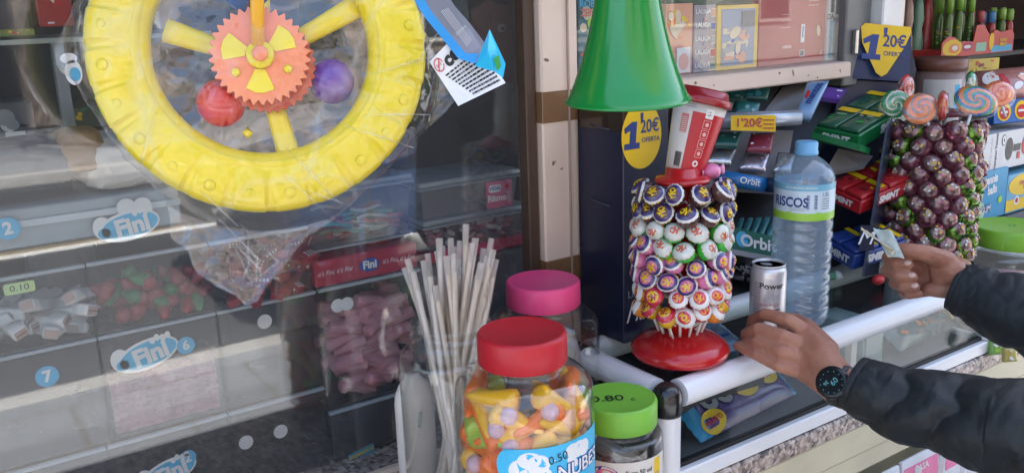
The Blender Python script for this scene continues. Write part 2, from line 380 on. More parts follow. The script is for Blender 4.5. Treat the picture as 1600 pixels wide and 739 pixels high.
# ------------------------------------------------------------------ street reflected in the glass
def tree(x, y, h, name, label, seed, crown=2.2):
    rg = random.Random(seed); t = thing(name, label, 'tree', (x, y, 0), 'street trees across the road')
    bark = mat('bark', (.12, .08, .05), .9, bump=.6, bscale=20)
    mb = MB(); mb.tube([(x, y, -.2), (x + .05, y, h * .3), (x, y + .1, h * .6)], [.17, .13, .09], bark, 10)
    for i in range(7):
        a = i * .9; mb.tube([(x, y + .1, h * .5), (x + math.cos(a) * 1.0, y + math.sin(a) * 1.0, h * .72)], [.06, .025], bark, 6)
    mb.build('trunk', t)
    lf = mat('leaves', (.07, .12, .03), .6, rgb2=(.025, .05, .012), vscale=1.5); mb = MB()
    vs = []; fs = []
    cl = [(V((rg.gauss(0, .45), rg.gauss(0, .45), rg.gauss(0, .3))) * crown, rg.uniform(.3, .6) * crown) for _ in range(16)]
    for i in range(2600):
        c, r = rg.choice(cl); d = V((rg.gauss(0, 1), rg.gauss(0, 1), rg.gauss(0, 1))).normalized() * r * rg.uniform(.5, 1)
        p = V((x, y, h * .78)) + c + d; u = V((rg.gauss(0, 1), rg.gauss(0, 1), rg.gauss(0, 1))).normalized(); q = u.orthogonal().normalized()
        s_ = rg.uniform(.06, .13); o = len(vs); vs += [p - u * s_, p + q * s_ * .5, p + u * s_, p - q * s_ * .5]; fs.append((o, o + 1, o + 2, o + 3))
    mb.add(vs, fs, lf); mb.build('crown', t)
tree(2.6, -10.4, 5.6, 'street_tree', 'round leafy tree across the road reflected left in the panes', 1)
tree(8.0, -10.6, 6.4, 'street_tree', 'taller leafy tree across the road beside the white building', 2, 2.6)
tree(-3.0, -10.5, 5.0, 'street_tree', 'small leafy tree across the road before the brick building', 3, 1.9)
def building(x0, x1, h, wall, label, seed):
    t = thing('street_building', label, 'building', ((x0 + x1) / 2, -14, 0), 'buildings across the road')
    mb = MB(); mb.b2((x0, -22, 0), (x1, -14, h), wall, .05); mb.build('wall', t)
    MB().b2((x0 - .2, -22.2, h), (x1 + .2, -13.8, h + .35), mat('cornice', (.4, .37, .33), .8)).build('roof', t)
    n = int((x1 - x0) / 2.6)
    for k in range(int(h / 3)):
        for i in range(n):
            cx = x0 + (i + .5) * (x1 - x0) / n; z = 1.0 + 3 * k
            f = MB().b2((cx - .65, -13.995, z), (cx + .65, -13.93, z + 1.6), mat('window_surround', (.6, .58, .53), .6), .02).build('window', t)
            MB().b2((cx - .55, -13.928, z + .1), (cx + .55, -13.92, z + 1.5), mat('dark_pane', (.03, .04, .05), .08)).build('pane', f)
building(-16, 1.0, 9.5, mat('brick_wall', (.22, .17, .15), .85, vscale=4, bump=.2), 'red brick building across the road', 1)
building(1.6, 11.0, 12.5, mat('tan_render', (.22, .17, .13), .85, vscale=2), 'tan rendered building across the road', 2)
building(11.6, 24, 9.5, mat('white_render', (.42, .40, .37), .8, vscale=1), 'white building across the road', 3)

car = thing('parked_car', 'dark blue hatchback parked at the kerb, mirrored in the display window', 'car', (3.8, -3.5, -.12))
cb = mat('car_paint', (.02, .05, .14), .2, coat=1, vary=.02)
gz = mat('car_glass', (.02, .025, .03), .05)
def car_slice(prof, ys, m, name, parent):
    vs = []; n = len(prof)
    for (y, ins, dz) in ys:
        cxm = 3.9
        for (x, z) in prof: vs.append((cxm + (x - cxm) * ins, y, z + dz))
    fs = [(k * n + i, k * n + (i + 1) % n, (k + 1) * n + (i + 1) % n, (k + 1) * n + i) for k in range(len(ys) - 1) for i in range(n)]
    fs += [tuple(reversed(range(n))), tuple((len(ys) - 1) * n + i for i in range(n))]
    return MB().add([V(v) for v in vs], fs, m, True).build(name, parent, auto=35)
bp = [(1.75, .2), (1.7, .5), (1.85, .72), (2.6, .86), (2.95, .90), (5.4, .92), (5.85, .86), (5.95, .5), (5.9, .2)]
cbody = car_slice(bp, [(-2.62, .97, 0), (-2.55, 1, 0), (-4.25, 1, 0), (-4.32, .97, 0)], cb, 'body', car)
gp = [(2.8, .88), (3.45, 1.32), (3.8, 1.37), (4.9, 1.36), (5.5, .9)]
car_slice(gp, [(-2.68, .98, 0), (-2.85, .93, 0), (-4.02, .93, 0), (-4.2, .98, 0)], cb, 'roof', car)
for s_, yy in ((1, -2.66), (-1, -4.21)):
    MB().poly([(2.98, .93), (3.5, 1.26), (4.05, 1.29), (4.05, .93)], gz, 0, .01, M=T(0, yy + .0 * s_, 0) @ RX(90 + 6 * s_) @ T(0, 0, 0)).build('side_window', car)
    MB().poly([(4.12, .93), (4.12, 1.29), (4.85, 1.27), (5.3, .93)], gz, 0, .01, M=T(0, yy, 0) @ RX(90 + 6 * s_)).build('side_window', car)
MB().add([V((2.86, -2.85, .93)), V((3.42, -2.95, 1.31)), V((3.42, -3.92, 1.31)), V((2.86, -4.05, .93))], [(0, 1, 2, 3)], gz).build('windscreen', car)
for x in (2.5, 5.2):
    for y in (-2.72, -4.15):
        wh = MB().lathe([(.2, -.1), (.31, -.1), (.33, -.06), (.33, .06), (.31, .1), (.2, .1)], mat('tyre', (.02, .02, .02), .8), 28, T(x, y, .21) @ RX(90)).build('wheel', car)
        MB().lathe([(.0, -.105), (.05, -.11), (.2, -.09), (.2, .09), (.05, .11), (0, .105)], mat('alloy', (.5, .5, .5), .3, 1), 20, T(x, y, .21) @ RX(90)).build('rim', wh)
for y in (-2.85, -4.0): MB().sphere((1.82, y, .66), (.08, .14, .07), mat('headlamp', (.15, .15, .16), .1)).build('headlight', car)
# ================================================================== GLASS COUNTER CASE
XA = XU(1040, .84, ZT - .02); XB = XU(1541, .84, ZT - .09); YF, YB = .838, 1.035
alu = mat('white_aluminium', (.78, .78, .78), .3, vary=.03, coat=.15); capm = mat('black_plastic', (.012, .012, .013), .22, coat=.3)
case = thing('display_case', 'low glass counter case with white rails and black rounded corner caps', 'display case', (XA, YF, ZC))
r_ = .020
def rail(a, b, name='rail', flatz=1):
    a, b = V(a), V(b); d = b - a; L = d.length; x = d.normalized()
    ref = V((0, 0, 1)) if abs(x.z) < .5 else V((0, 1, 0))
    m = frame(a, x, ref)          # local x along, y ~ up, z = side
    # profile: half round outside, flat inside, with a shallow groove
    prof = [(r_ * math.cos(R(t)), r_ * math.sin(R(t))) for t in range(-90, 271, 15)]
    vs = []; n = len(prof)
    for q in (0, L):
        for (p, s) in prof: vs.append(m @ V((q, p, s)))
    fs = [(i, (i + 1) % n, (i + 1) % n + n, i + n) for i in range(n)] + [tuple(range(n)), tuple(reversed(range(n, 2 * n)))]
    return MB().add(vs, fs, alu, True).build(name, case, auto=40)
zt, zb = ZT - r_, ZC + .016
c_ = .022
for y in (YF, YB):
    rail((XA + c_, y, zt), (XB - c_, y, zt)); 
    for x in (XA, XB):
        rail((x, y, zb + .012), (x, y, zt - .014), 'post')
        # corner cap: rounded dome cylinder
        MB().lathe([(.0210, -.026), (.0222, -.021), (.0222, -.004), (.021, .005), (.017, .0125), (.010, .0175), (.0, .0195)], capm, 24, T(x, y, zt + .002)).build('corner_cap', case)
for x in (XA, XB):
    rail((x, YF + c_, zt), (x, YB - c_, zt))
mb = MB(); mb.b2((XA - .008, YF - .014, ZC + .002), (XB + .008, YF + .002, ZC + .026), alu, .002); mb.b2((XA - .008, YB - .002, ZC + .002), (XB + .008, YB + .014, ZC + .026), alu, .002)
mb.b2((XA - .014, YF + .0025, ZC + .002), (XA + .002, YB - .0025, ZC + .026), alu, .002); mb.b2((XB - .002, YF + .0025, ZC + .002), (XB + .014, YB - .0025, ZC + .026), alu, .002); mb.build('base_rail', case)
mb = MB(); mb.b2((XA + .012, YF - .004, ZC + .0265), (XB - .012, YF + .006, ZC + .033), mat('rubber_seal', (.01, .01, .01), .6)); mb.build('seal', case)
MB().b2((XA + .01, YF + .01, ZC + .01), (XB - .01, YB - .01, ZC + .02), mat('case_floor', (.22, .22, .23), .3, vary=.04)).build('floor_panel', case)
cg = clear('case_glass', (.9, .93, .92), f0=.025, rough=.01, body=.006, gain=.25)
MB().b2((XA + .012, YF + .012, ZT - .012), (XB - .012, YB - .012, ZT - .007), cg).build('glass_top', case)
MB().b2((XA + .014, YF - .002, ZC + .033), (XB - .014, YF + .001, zt - .012), cg).build('front_glass', case)
MB().b2((XA - .001, YF + .014, ZC + .03), (XA + .001, YB - .014, zt - .012), cg).build('side_glass', case)
MB().b2((XA + .01, YB + .016, ZC + .03), (XB - .01, YB + .019, zt - .008), mat('case_back', (.06, .055, .055), .4)).build('back_panel', case)
xm = XU(1335, YF, zt - .02); MB().b2((xm, YF + .004, ZC + .034), (xm + .014, YF + .016, zt - .014), mat('divider', (.6, .52, .5), .4)).build('divider', case)

# packs inside the case
def pack(name, label, corners, th, m, deco=None, cat='sweet packet', end=None, group=None):
    """pillow pack: corners = 3 world points (origin, along, up)"""
    o, a, b = map(V, corners); wd, h = (a - o).length, (b - o).length; fr = frame(o, a - o, b - o)
    nx, ny = 26, 12; vs = []; fs = []; rg = random.Random(len(label))
    for s_ in (1, -1):
        for j in range(ny + 1):
            for i in range(nx + 1):
                x, y = i / nx, j / ny; e = min(1, min(x, 1 - x) * 7) ** .6 * min(1, min(y, 1 - y) * 5) ** .6
                wr = noise.noise(V((x * 9, y * 6, rg.random() * .01 + s_))) * .16
                px = x * wd + (.0025 * math.sin(j * 3) if i in (0, nx) else 0)
                vs.append(fr @ V((px, y * h, s_ * th / 2 * e * (1 + wr) + .0002 * s_)))
    n = (nx + 1) * (ny + 1)
    for k in (0, 1):
        for j in range(ny):
            for i in range(nx):
                f = (k * n + j * (nx + 1) + i, k * n + j * (nx + 1) + i + 1, k * n + (j + 1) * (nx + 1) + i + 1, k * n + (j + 1) * (nx + 1) + i)
                fs.append(f if k == 0 else tuple(reversed(f)))
    ms = []
    for k in (0, 1):
        for j in range(ny):
            for i in range(nx): ms.append(end if end and (i < 3 or i >= nx - 1) else m)
    mb = MB().add(vs, fs, ms, True)
    def fn(x, y, z):
        e = min(1, max(0, min(x / wd, 1 - x / wd)) * 7) ** .6 * min(1, max(0, min(y / h, 1 - y / h)) * 5) ** .6
        return fr @ V((x, y, th / 2 * e * 1.1 + .0008 + z))
    if deco: deco(mb, fn, wd, h)
    return mb.build(name, origin=o, label=label, cat=cat, group=group)
purp = mat('purple_wrapper', (.075, .03, .19), .25, coat=.5, bump=.3, bscale=30); blw = mat('blue_wrapper', (.04, .33, .6), .25, coat=.4, bump=.4)
def d1(mb, fn, w_, h_):
    mb.text('oe', w_ * .30, h_ * .62, h_ * .75, GREY, .0006, fn=fn, bold=.03)
    mb.ell(w_ * .17, h_ * .2, h_ * .3, h_ * .2, YEL, .0008, fn=fn, rot=.15); mb.text('NUEVO', w_ * .17, h_ * .2, h_ * .13, RED, .0015, fn=fn, bold=.03, rot=.1)
    mb.ell(w_ * .6, h_ * .5, h_ * .3, h_ * .2, YEL, .0008, fn=fn); mb.text('+ leche', w_ * .6, h_ * .5, h_ * .13, RED, .0015, fn=fn, bold=.03)
    mb.ell(w_ * .84, h_ * .52, h_ * .28, h_ * .18, YEL, .0008, fn=fn); mb.text('XL', w_ * .84, h_ * .52, h_ * .13, RED, .0015, fn=fn, bold=.03)
    mb.ell(w_ * .72, h_ * .8, h_ * .18, h_ * .09, SKY, .0008, fn=fn); mb.ell(w_ * .45, h_ * .78, h_ * .2, h_ * .1, CREAM, .0007, fn=fn)
zf = ZC + .021
x0 = XU(1095, .86, zf + .01)
pack('chocolate_packet', 'purple chocolate packet with yellow badges inside the glass case', [(x0, .86, zf + .012), (x0 + .25, .885, zf + .012), (x0 - .002, .935, zf + .062)], .02, purp, d1, 'chocolate', blw)
def d2(mb, fn, w_, h_):
    mb.text('GALLETAS', w_ * .4, h_ * .6, h_ * .3, CREAM, .0006, fn=fn, bold=.01)
    mb.art(w_ * .5, h_ * .25, w_ * .9, h_ * .4, [ORG, BRN, mat('biscuit', (.42, .2, .08), .6)], 16, 3, fn=fn, z=.0005)
    mb.ell(w_ * .9, h_ * .5, h_ * .22, h_ * .4, YEL, .0016, fn=fn); mb.art(w_ * .9, h_ * .5, h_ * .3, h_ * .7, [RED, WHITE, ORG], 6, 4, fn=fn, z=.002)
xq = XU(1395, .9, zf + .02)
pack('biscuit_packet', 'blue and orange biscuit packet at the right end of the glass case', [(xq, .885, zf + .012), (xq + .22, .90, zf + .012), (xq, .96, zf + .06)], .03, mat('teal_wrapper', (.10, .17, .18), .25, coat=.3), d2)
mb = MB(); q0 = XU(1352, .88, zf + .03)
mb.b2((q0, .885, zf), (q0 + .06, .99, zf + .085), mat('frosted_tub', (.35, .45, .45), .3), .004, seg=2)
mb.b2((q0 + .006, .8835, zf + .03), (q0 + .05, .8845, zf + .07), mat('grey_label', (.45, .5, .5), .5)); mb.build('plastic_tub', origin=(q0, .9, zf), label='frosted grey tub standing inside the glass case beside the divider', cat='tub')
# flat foil bags in the back left of the case
def d3(mb, fn, w_, h_): mb.art(w_ / 2, h_ / 2, w_ * .8, h_ * .8, [WHITE, SKY, GREY, BLU], 14, 6, fn=fn, z=.0005)
x0 = XU(1090, .95, ZT - .02)
pack('foil_bag', 'pale blue crinkled bag under the glass behind the red dish', [(XA + .10, .93, zf + .10), (XA + .27, .93, zf + .10), (XA + .10, 1.0, zf + .125)], .02, mat('pale_foil', (.28, .36, .48), .25, .3, bump=.6, bscale=25), d3)
MB().b2((XA + .09, .90, zf), (XA + .28, 1.01, zf + .085), mat('dark_carton', (.05, .05, .06), .5), .003).build('carton', origin=(XA + .1, .95, zf), label='dark carton lying in the case under the pale blue bag', cat='carton')

# newspapers below the counter, lower right
np_ = mat('newsprint', (.75, .76, .78), .7)
rack = thing('magazine_rack', 'white wire rack of bright magazines below the cream shutter box', 'magazine rack', (1.3, .80, .6))
mb = MB()
for i in range(16): mb.b2((1.0 + i * .075, .79, .60), (1.003 + i * .075, .80, .885), mat('white_wire', (.8, .8, .8), .4))
mb.b2((.98, .788, .60), (2.2, .80, .61), mat('white_wire', (.8, .8, .8), .4)); mb.b2((.98, .805, .6), (2.2, .825, .62), mat('white_wire', (.8, .8, .8), .4)); mb.build('wire_front', rack)
mags = []
for i in range(9):
    x = 1.0 + i * .125; rg = random.Random(i); mb = MB()
    m0 = T(x + .058, .808 + .002 * (i % 2), .76) @ RX(82)
    mb.box((0, 0, -.003), (.115, .24, .006), np_, .001, M=m0)
    cols = [mat('pale_sky', (.45, .62, .75), .5), mat('pale_rose', (.75, .45, .42), .5), WHITE, WHITE, GREY, np_, mat('pale_lilac', (.6, .5, .7), .5)]
    mb.rect(0, .085, .105, .04, rg.choice([BLU, PNK, SKY, PUR]), .001, M=m0)
    mb.text(['HOLA', 'VIVE', 'MODA', 'CASA', 'OCIO', 'MAR', 'LUNA', 'VIDA', 'SOL'][i], 0, .095, .018, WHITE, .0015, M=m0, bold=.02)
    mb.art(0, -.02, .10, .14, cols + [np_, np_], 14, i, M=m0)
    mags.append(mb.build('magazine', origin=(x + .058, .80, .65), cat='magazine', group='magazines in the rack under the counter'))
ordinal_labels(mags, 'glossy magazine in the white rack under the counter, {} from the left')
# ================================================================== LEFT WINDOW: CANDY BINS
YB_ = 1.20
def DZ(D): return CAM.z - D
acr = clear('bin_acrylic', (.90, .93, .95), f0=.03, rough=.06, body=.015, brgb=(.55, .62, .7), gain=.5)
dkp = mat('smoked_plastic', (.035, .038, .045), .25, coat=.3); stw = mat('sticker_paper', (.75, .73, .72), .5)
zA = DZ(.395)
def on_front(x, z, y=YB_ - .003): return T(x, y, z) @ FRONT
def fini(mb, x, z, s, y=YB_ - .003, rot=12, cloud=True):
    M = on_front(x, z, y) @ RZ(rot)
    if cloud:
        mb.ell(-s * .02, 0, s * .66, s * .33, WHITE, .0006, 28, M); mb.ell(-s * .55, s * .1, s * .2, s * .26, WHITE, .0005, 16, M)
        mb.ell(0, 0, s * .6, s * .27, SKY, .0009, 28, M); mb.ell(-s * .55, -s * .02, s * .13, s * .12, SKY, .0009, 14, M)
        for k in range(4): mb.ell(s * (.16 + .11 * k), s * (.25 + .03 * math.sin(k * 2)), s * .06, s * .075, WHITE, .0012, 12, M)
    mb.text('Fini', s * .04, -s * .02, s * .52, WHITE, .0014, M=M, bold=.045)
def number(mb, t, x, z, r, y=YB_ - .003):
    M = on_front(x, z, y) @ RZ(5); mb.ell(0, 0, r, r, mat('badge_blue', (.10, .45, .72), .4), .0007, 24, M); mb.text(t, 0, 0, r * 1.5, WHITE, .0012, M=M, bold=.04)
def px(u, v, Y=YB_): p = PY(u, v, Y); return p.x, p.z
def binbox(name, label, u0, u1, v, z0, z1, depth=.2, band=None, group='candy bins in the display window', y0=YB_, tilt=0):
    xa, xb = XU(u0, y0, zA), XU(u1, y0, zA)
    t = thing(name, label, 'candy bin', ((xa + xb) / 2, y0, z0), group)
    mb = MB(); th = .0022
    mb.b2((xa, y0, z0), (xa + th, y0 + depth, z1), acr); mb.b2((xb - th, y0, z0), (xb, y0 + depth, z1), acr)
    mb.b2((xa + th, y0, z0), (xb - th, y0 + depth, z0 + th), dkp); mb.b2((xa + th, y0 + depth - th, z0 + th), (xb - th, y0 + depth, z1), dkp)
    mb.build('shell', t)
    mb = MB(); mb.b2((xa + th, y0 - .001, z0 + .0), (xb - th, y0 + th, z1), acr, .0008); mb.build('front_panel', t)
    mb = MB(); mb.b2((xa, y0 - .004, z1 - .004), (xb, y0 + .004, z1 + .001), mat('clear_edge', (.38, .42, .45), .2), .001); mb.build('rim', t)
    if band:
        MB().b2((xa + .001, y0 - .0035, band[0]), (xb - .001, y0 - .0012, band[1]), dkp, .0006).build('band', t)
    return t, xa, xb
# row of the lower bins (front edge line A)
zR1 = DZ(.54)
b1, xa1, xb1 = binbox('candy_bin', 'smoked candy bin with the round blue number seven sticker', -170, 150, 560, zR1, zA, band=(zA - .055, zA - .004))
b2, xa2, xb2 = binbox('candy_bin', 'smoked candy bin with number six sticker holding sugared pink candy', 152, 336, 510, zR1, zA, band=(zA - .045, zA - .004))
b3, xa3, xb3 = binbox('candy_bin', 'smoked candy bin with one white round dot at its upper edge', 338, 492, 480, zR1, zA, band=(zA - .05, zA - .004))
b4, xa4, xb4 = binbox('candy_bin', 'deep clear bin with a pair of white dots holding pink candy sticks', 496, 656, 450, DZ(.585), zA, depth=.2)
mb = MB(); number(mb, '7', *px(73, 586), .0135, YB_ - .0038); mb.build('number_sticker', b1)
mb = MB(); fini(mb, *px(231, 551), .062, YB_ - .0038); mb.build('logo_sticker', b2)
mb = MB(); number(mb, '6', *px(289, 538), .012, YB_ - .0038); mb.build('number_sticker', b2)
def dot(b, u, v, r=.0105, y=YB_ - .0038):
    mb = MB(); mb.ell(0, 0, r, r, stw, .0006, 22, on_front(*px(u, v), y)); mb.build('dot_sticker', b)
dot(b3, 412, 501); dot(b4, 527, 477, y=YB_ - .0014); dot(b4, 541, 474, y=YB_ - .0022)
# bottom row
c1, *_ = binbox('candy_bin', 'bottom row bin at the far left with an empty clear front', -190, 138, 700, ZC + .004, zR1 - .006, band=(zR1 - .02, zR1 - .008), group='bottom row of candy bins')
c2, *_ = binbox('candy_bin', 'bottom row bin with number two sticker and blue white logo', 140, 335, 700, ZC + .004, zR1 - .006, band=(zR1 - .02, zR1 - .008), group='bottom row of candy bins')
c3, *_ = binbox('candy_bin', 'bottom row bin with two white dots on its clear front', 337, 492, 700, ZC + .004, zR1 - .006, band=(zR1 - .02, zR1 - .008), group='bottom row of candy bins')
c4, xc4, xd4 = binbox('candy_bin', 'dark bottom bin below the pink candy sticks with a small teal label', 496, 656, 680, ZC + .004, DZ(.59), band=(ZC + .01, DZ(.594)), group='bottom row of candy bins')
mb = MB(); number(mb, '2', *px(292, 713), .0115, YB_ - .0042); mb.build('number_sticker', c2)
mb = MB(); fini(mb, *px(264, 735), .058, YB_ - .0042); mb.build('logo_sticker', c2)
dot(c3, 383, 689); dot(c3, 437, 672)
mb = MB(); M = on_front(*px(563, 706), YB_ - .0042) @ RZ(10); mb.rect(0, 0, .045, .016, mat('teal_label', (.03, .25, .35), .4), .0005, M); mb.text('GOMINOLAS', 0, .001, .0075, YEL, .001, M=M, bold=.03); mb.build('label', c4)
# upper open row above line A
zU1 = DZ(.285)
d_ = []
for (u0, u1, lab) in ((-170, 150, 'upper bin heaped with white wrapped nougat bars'), (152, 336, 'upper bin heaped with red and green strawberry sweets'), (338, 489, 'upper bin filled with dark red printed candy bricks')):
    b, *_ = binbox('candy_bin', lab, u0, u1, 480, zA + .003, zU1 - .012, depth=.2, group='upper row of candy bins'); d_.append(b)
mb = MB(); M = on_front(*px(30, 449), YB_ - .0016); mb.rect(0, 0, .034, .014, mat('lime_tag', (.50, .68, .30), .5), .0006, M, r=.003); mb.text('0.10', 0, 0, .0105, BLACK, .001, M=M, sx=1.2); mb.build('price_tag', d_[0])
# contents ------------------------------------------------------------
def heap(name, n, x0, x1, y0, y1, z0, z1, maker, cat, fmt, group, seed, tilt=35, col=None, yaw=180, face=.65):
    rg = random.Random(seed); out = []
    protos = maker
    for i in range(n):
        pr = rg.choice(protos); o = pr.copy() if pr.get('_used') else pr
        if pr.get('_used'): COL.objects.link(o)
        pr['_used'] = 1; o['_used'] = 1
        k = i / n
        x = rg.uniform(x0, x1); z = z0 + (z1 - z0) * (k ** 1.0) * rg.uniform(.75, 1.05); y = y0 + (y1 - y0) * (rg.random() ** 2.2) * (1 if k < .8 else 1)
        o.location = (x, y, z)
        o.rotation_euler = (R(rg.uniform(-tilt, tilt)), R(rg.uniform(-tilt, tilt) if True else 0), R(rg.uniform(-yaw / 2, yaw / 2)))
        tag(o, None, cat, group); out.append(o)
    bycol = {}
    for o in out: bycol.setdefault(o.get('_c', ''), []).append(o)
    for c, L in bycol.items(): ordinal_labels(L, fmt.replace('#', c), 0)
    return out
def proto(mb, name, c=''):
    o = mb.build(name); o['_c'] = c; return o
# nougat bars (white wrapped tubes)
ngt = mat('white_wrapper', (.72, .70, .68), .3, bump=.5, bscale=70, rgb2=(.55, .52, .5), vscale=40)
def nougat():
    mb = MB(); mb.b2((-.034, -.0095, -.0075), (.034, .0095, .0075), ngt, .003, seg=2)
    for s_ in (-1, 1):
        mb.b2((s_ * .034, -.0075, -.0055), (s_ * .0347, .0075, .0055), mat('nougat', (.45, .32, .28), .6, bump=.3))
        for k in range(5): mb.ell(-.005 + .0028 * k, 0, .0011, .0011, BRN, .0005, 8, T(s_ * .0348, 0, 0) @ RZ(90) @ RX(90))
    mb.rect(0, 0, .03, .008, mat('soft_print', (.5, .45, .45), .5), .0003, T(0, 0, .0075)); return mb
heap('nougat', 38, XU(-60, 1.23, zA), XU(140, 1.23, zA), 1.218, 1.28, zA + .016, zA + .06, [proto(nougat(), 'nougat_bar')], 'nougat bar', 'white wrapped nougat bar in the upper bin, {} from the left', 'nougat bars in the window bin', 3, 28)
# strawberries
sr = mat('red_gummy', (.45, .02, .03), .25, sss=.0, coat=.3, vary=.2); sg = mat('green_gummy', (.03, .22, .05), .25, coat=.3, vary=.2)
def straw(c, m):
    mb = MB(); mb.lathe([(.0, -.020), (.004, -.0185), (.0085, -.008), (.0105, .002), (.0092, .010), (.004, .0135), (0, .014)], m, 14, RY(90)); return proto(mb, 'gummy_sweet', c)
heap('s', 58, XU(165, 1.23, zA), XU(325, 1.23, zA), 1.215, 1.29, zA + .014, zA + .065, [straw('red', sr), straw('red', sr), straw('green', sg)], 'gummy sweet', '# gummy sweet in the strawberry bin, {} from the left', 'gummy sweets in the strawberry bin', 5, 60)
# dark red printed bricks
rb = mat('red_brick_candy', (.33, .025, .035), .35, vary=.2)
def brick():
    mb = MB(); mb.b2((-.030, -.009, -.006), (.030, .009, .006), rb, .0015)
    for k in range(3):
        for q in range(3): mb.rect(.016 + q * .005, -.005 + k * .005, .0028, .0028, WHITE, .0004, T(0, 0, .006))
    for k in range(4): mb.rect(.010 + k * .005, 0, .003, .004, WHITE, .0004, T(0, -.009, 0) @ FRONT)
    return mb
heap('b', 42, XU(350, 1.23, zA), XU(480, 1.23, zA), 1.215, 1.28, zA + .012, zA + .075, [proto(brick(), 'candy_brick')], 'candy brick', 'dark red candy brick with white print, {} from the left in its bin', 'candy bricks in the upper bin', 8, 40)
# pink sticks
pk = mat('pink_marshmallow', (.86, .38, .40), .7, bump=.6, bscale=120, rgb2=(.74, .28, .32), vscale=50)
def stick():
    mb = MB(); fn = lambda s_, a: 1 + .10 * math.cos(a * 6)
    mb.tube([(-.026, 0, 0), (-.024, 0, 0), (0, 0, .0005), (.024, 0, 0), (.026, 0, 0)], [.0075, .0092, .0095, .0092, .0075], pk, 24, fn=fn); return mb
heap('p', 96, XU(522, 1.23, DZ(.5)), XU(636, 1.23, DZ(.5)), 1.216, 1.28, DZ(.572), DZ(.428), [proto(stick(), 'marshmallow_stick')], 'marshmallow', 'pink marshmallow stick in the deep clear bin, {} from the left', 'pink marshmallow sticks', 12, 26, yaw=70)
# sugared pink candy mass (uncountable) in bin six
sp = mat('sugared_pink', (.62, .26, .28), .8, rgb2=(.33, .08, .10), vscale=45, bump=1, bscale=200)
vs = []; fs = []; nx, nz = 60, 34; xw0, xw1 = xa2 + .006, xb2 - .006; za_, zb_ = zR1 + .004, DZ(.452)
for j in range(nz + 1):
    for i in range(nx + 1):
        x = xw0 + (xw1 - xw0) * i / nx; s_ = j / nz; top = zb_ + .006 * math.sin(x * 60); z = za_ + (top - za_) * min(1, s_ * 1.5); y = YB_ + .007 + max(0, s_ - .6) * .35
        nn = noise.noise(V((x * 90, z * 220, y * 90))); vs.append(V((x, y - .004 * nn + .004 * (math.sin(z * 550 + nn) > 0), z + .002 * nn)))
fs = [(j * (nx + 1) + i, j * (nx + 1) + i + 1, (j + 1) * (nx + 1) + i + 1, (j + 1) * (nx + 1) + i) for j in range(nz) for i in range(nx)]
MB().add(vs, fs, sp, False).build('sugared_candy', origin=(xa2, YB_ + .03, za_), label='mass of sugar dusted pink candy belts behind the number six bin front', cat='candy', kind='stuff')
# fini strip carton right of line A
xs0, xs1 = XU(492, YB_, DZ(.375)), XU(652, YB_, DZ(.375))
t = thing('candy_carton', 'red candy carton with white handwriting and an oval logo under the clear tubs', 'carton', (xs0, YB_, zA))
zc0, zc1 = zA + .003, DZ(.352)
MB().b2((xs0, YB_, zc0), (xs1, YB_ + .18, zc1), mat('carmine_card', (.42, .02, .06), .45), .002).build('box', t)
mb = MB(); M = on_front((xs0 + xs1) / 2, (zc0 + zc1) / 2, YB_ - .0004); ww = xs1 - xs0
mb.ell(.003, 0, .017, .0105, BLU, .0006, 24, M); mb.text('Fini', .003, 0, .0165, WHITE, .001, M=M, bold=.04)
for sx_ in (-1, 1): mb.text("it's Fini, it's Fini", sx_ * ww * .31, 0, .0105, WHITE, .0008, M=M, sx=.85, shear=.3)
mb.build('lettering', t)
rg = random.Random(1)
mb = MB()
for i in range(9):
    x = xs0 + .01 + rg.random() * .1; mb.tube([(x, YB_ + .03 + rg.random() * .05, zc1 + .003 + .003 * (i % 3)), (x + .05, YB_ + .03 + rg.random() * .03, zc1 + .005 + .004 * (i % 3))], .004, sr, 8)
mb.build('liquorice', origin=(xs0, YB_, zc1), label='red liquorice strands lying on the red carton', cat='liquorice')
# clear plastic tubs with lids
tubm = clear('tub_plastic', (.9, .92, .93), f0=.06, rough=.12, body=.15, brgb=(.6, .62, .65), gain=.7)
lidm = clear('tub_lid', (.8, .84, .88), f0=.08, rough=.15, body=.55, brgb=(.68, .72, .76), gain=.6)
def tub(label, x0, x1, y0, z0, z1, d=.12, group='clear plastic tubs in the window'):
    t = thing('plastic_tub', label, 'plastic tub', ((x0 + x1) / 2, y0, z0), group)
    mb = MB(); q = .006
    A = [V((x0 + q, y0 + q, z0)), V((x1 - q, y0 + q, z0)), V((x1 - q, y0 + d - q, z0)), V((x0 + q, y0 + d - q, z0))]
    B = [V((x0, y0, z1)), V((x1, y0, z1)), V((x1, y0 + d, z1)), V((x0, y0 + d, z1))]
    mb.add(A + B, [(0, 3, 2, 1), (0, 1, 5, 4), (1, 2, 6, 5), (2, 3, 7, 6), (3, 0, 4, 7)], tubm); mb.build('body', t)
    mb = MB(); mb.b2((x0 - .004, y0 - .004, z1 - .002), (x1 + .004, y0 + d + .004, z1 + .007), lidm, .003, seg=2)
    mb.b2((x0 - .0055, y0 - .0055, z1 - .006), (x1 + .0055, y0 + d + .0055, z1 - .002), lidm, .001); mb.build('lid', t); return t
def tb(u0, u1, z, Y): return XU(u0, Y, z), XU(u1, Y, z)
x0, x1 = tb(484, 642, DZ(.29), YB_); zt0 = DZ(.335); zt1 = DZ(.250)
MB().b2((xs0 + .0, YB_ + .01, DZ(.3415)), (xs1 - .0, YB_ + .17, DZ(.338)), mat('grey_shelf', (.3, .32, .34), .4)).build('shelf_strip', origin=(xs0, YB_, DZ(.34)), label='narrow grey shelf strip under the tub of twisted laces', cat='shelf')
tub('clear lidded tub of red, green and white twisted laces above the red carton', x0, x1, YB_, zt0, zt1)
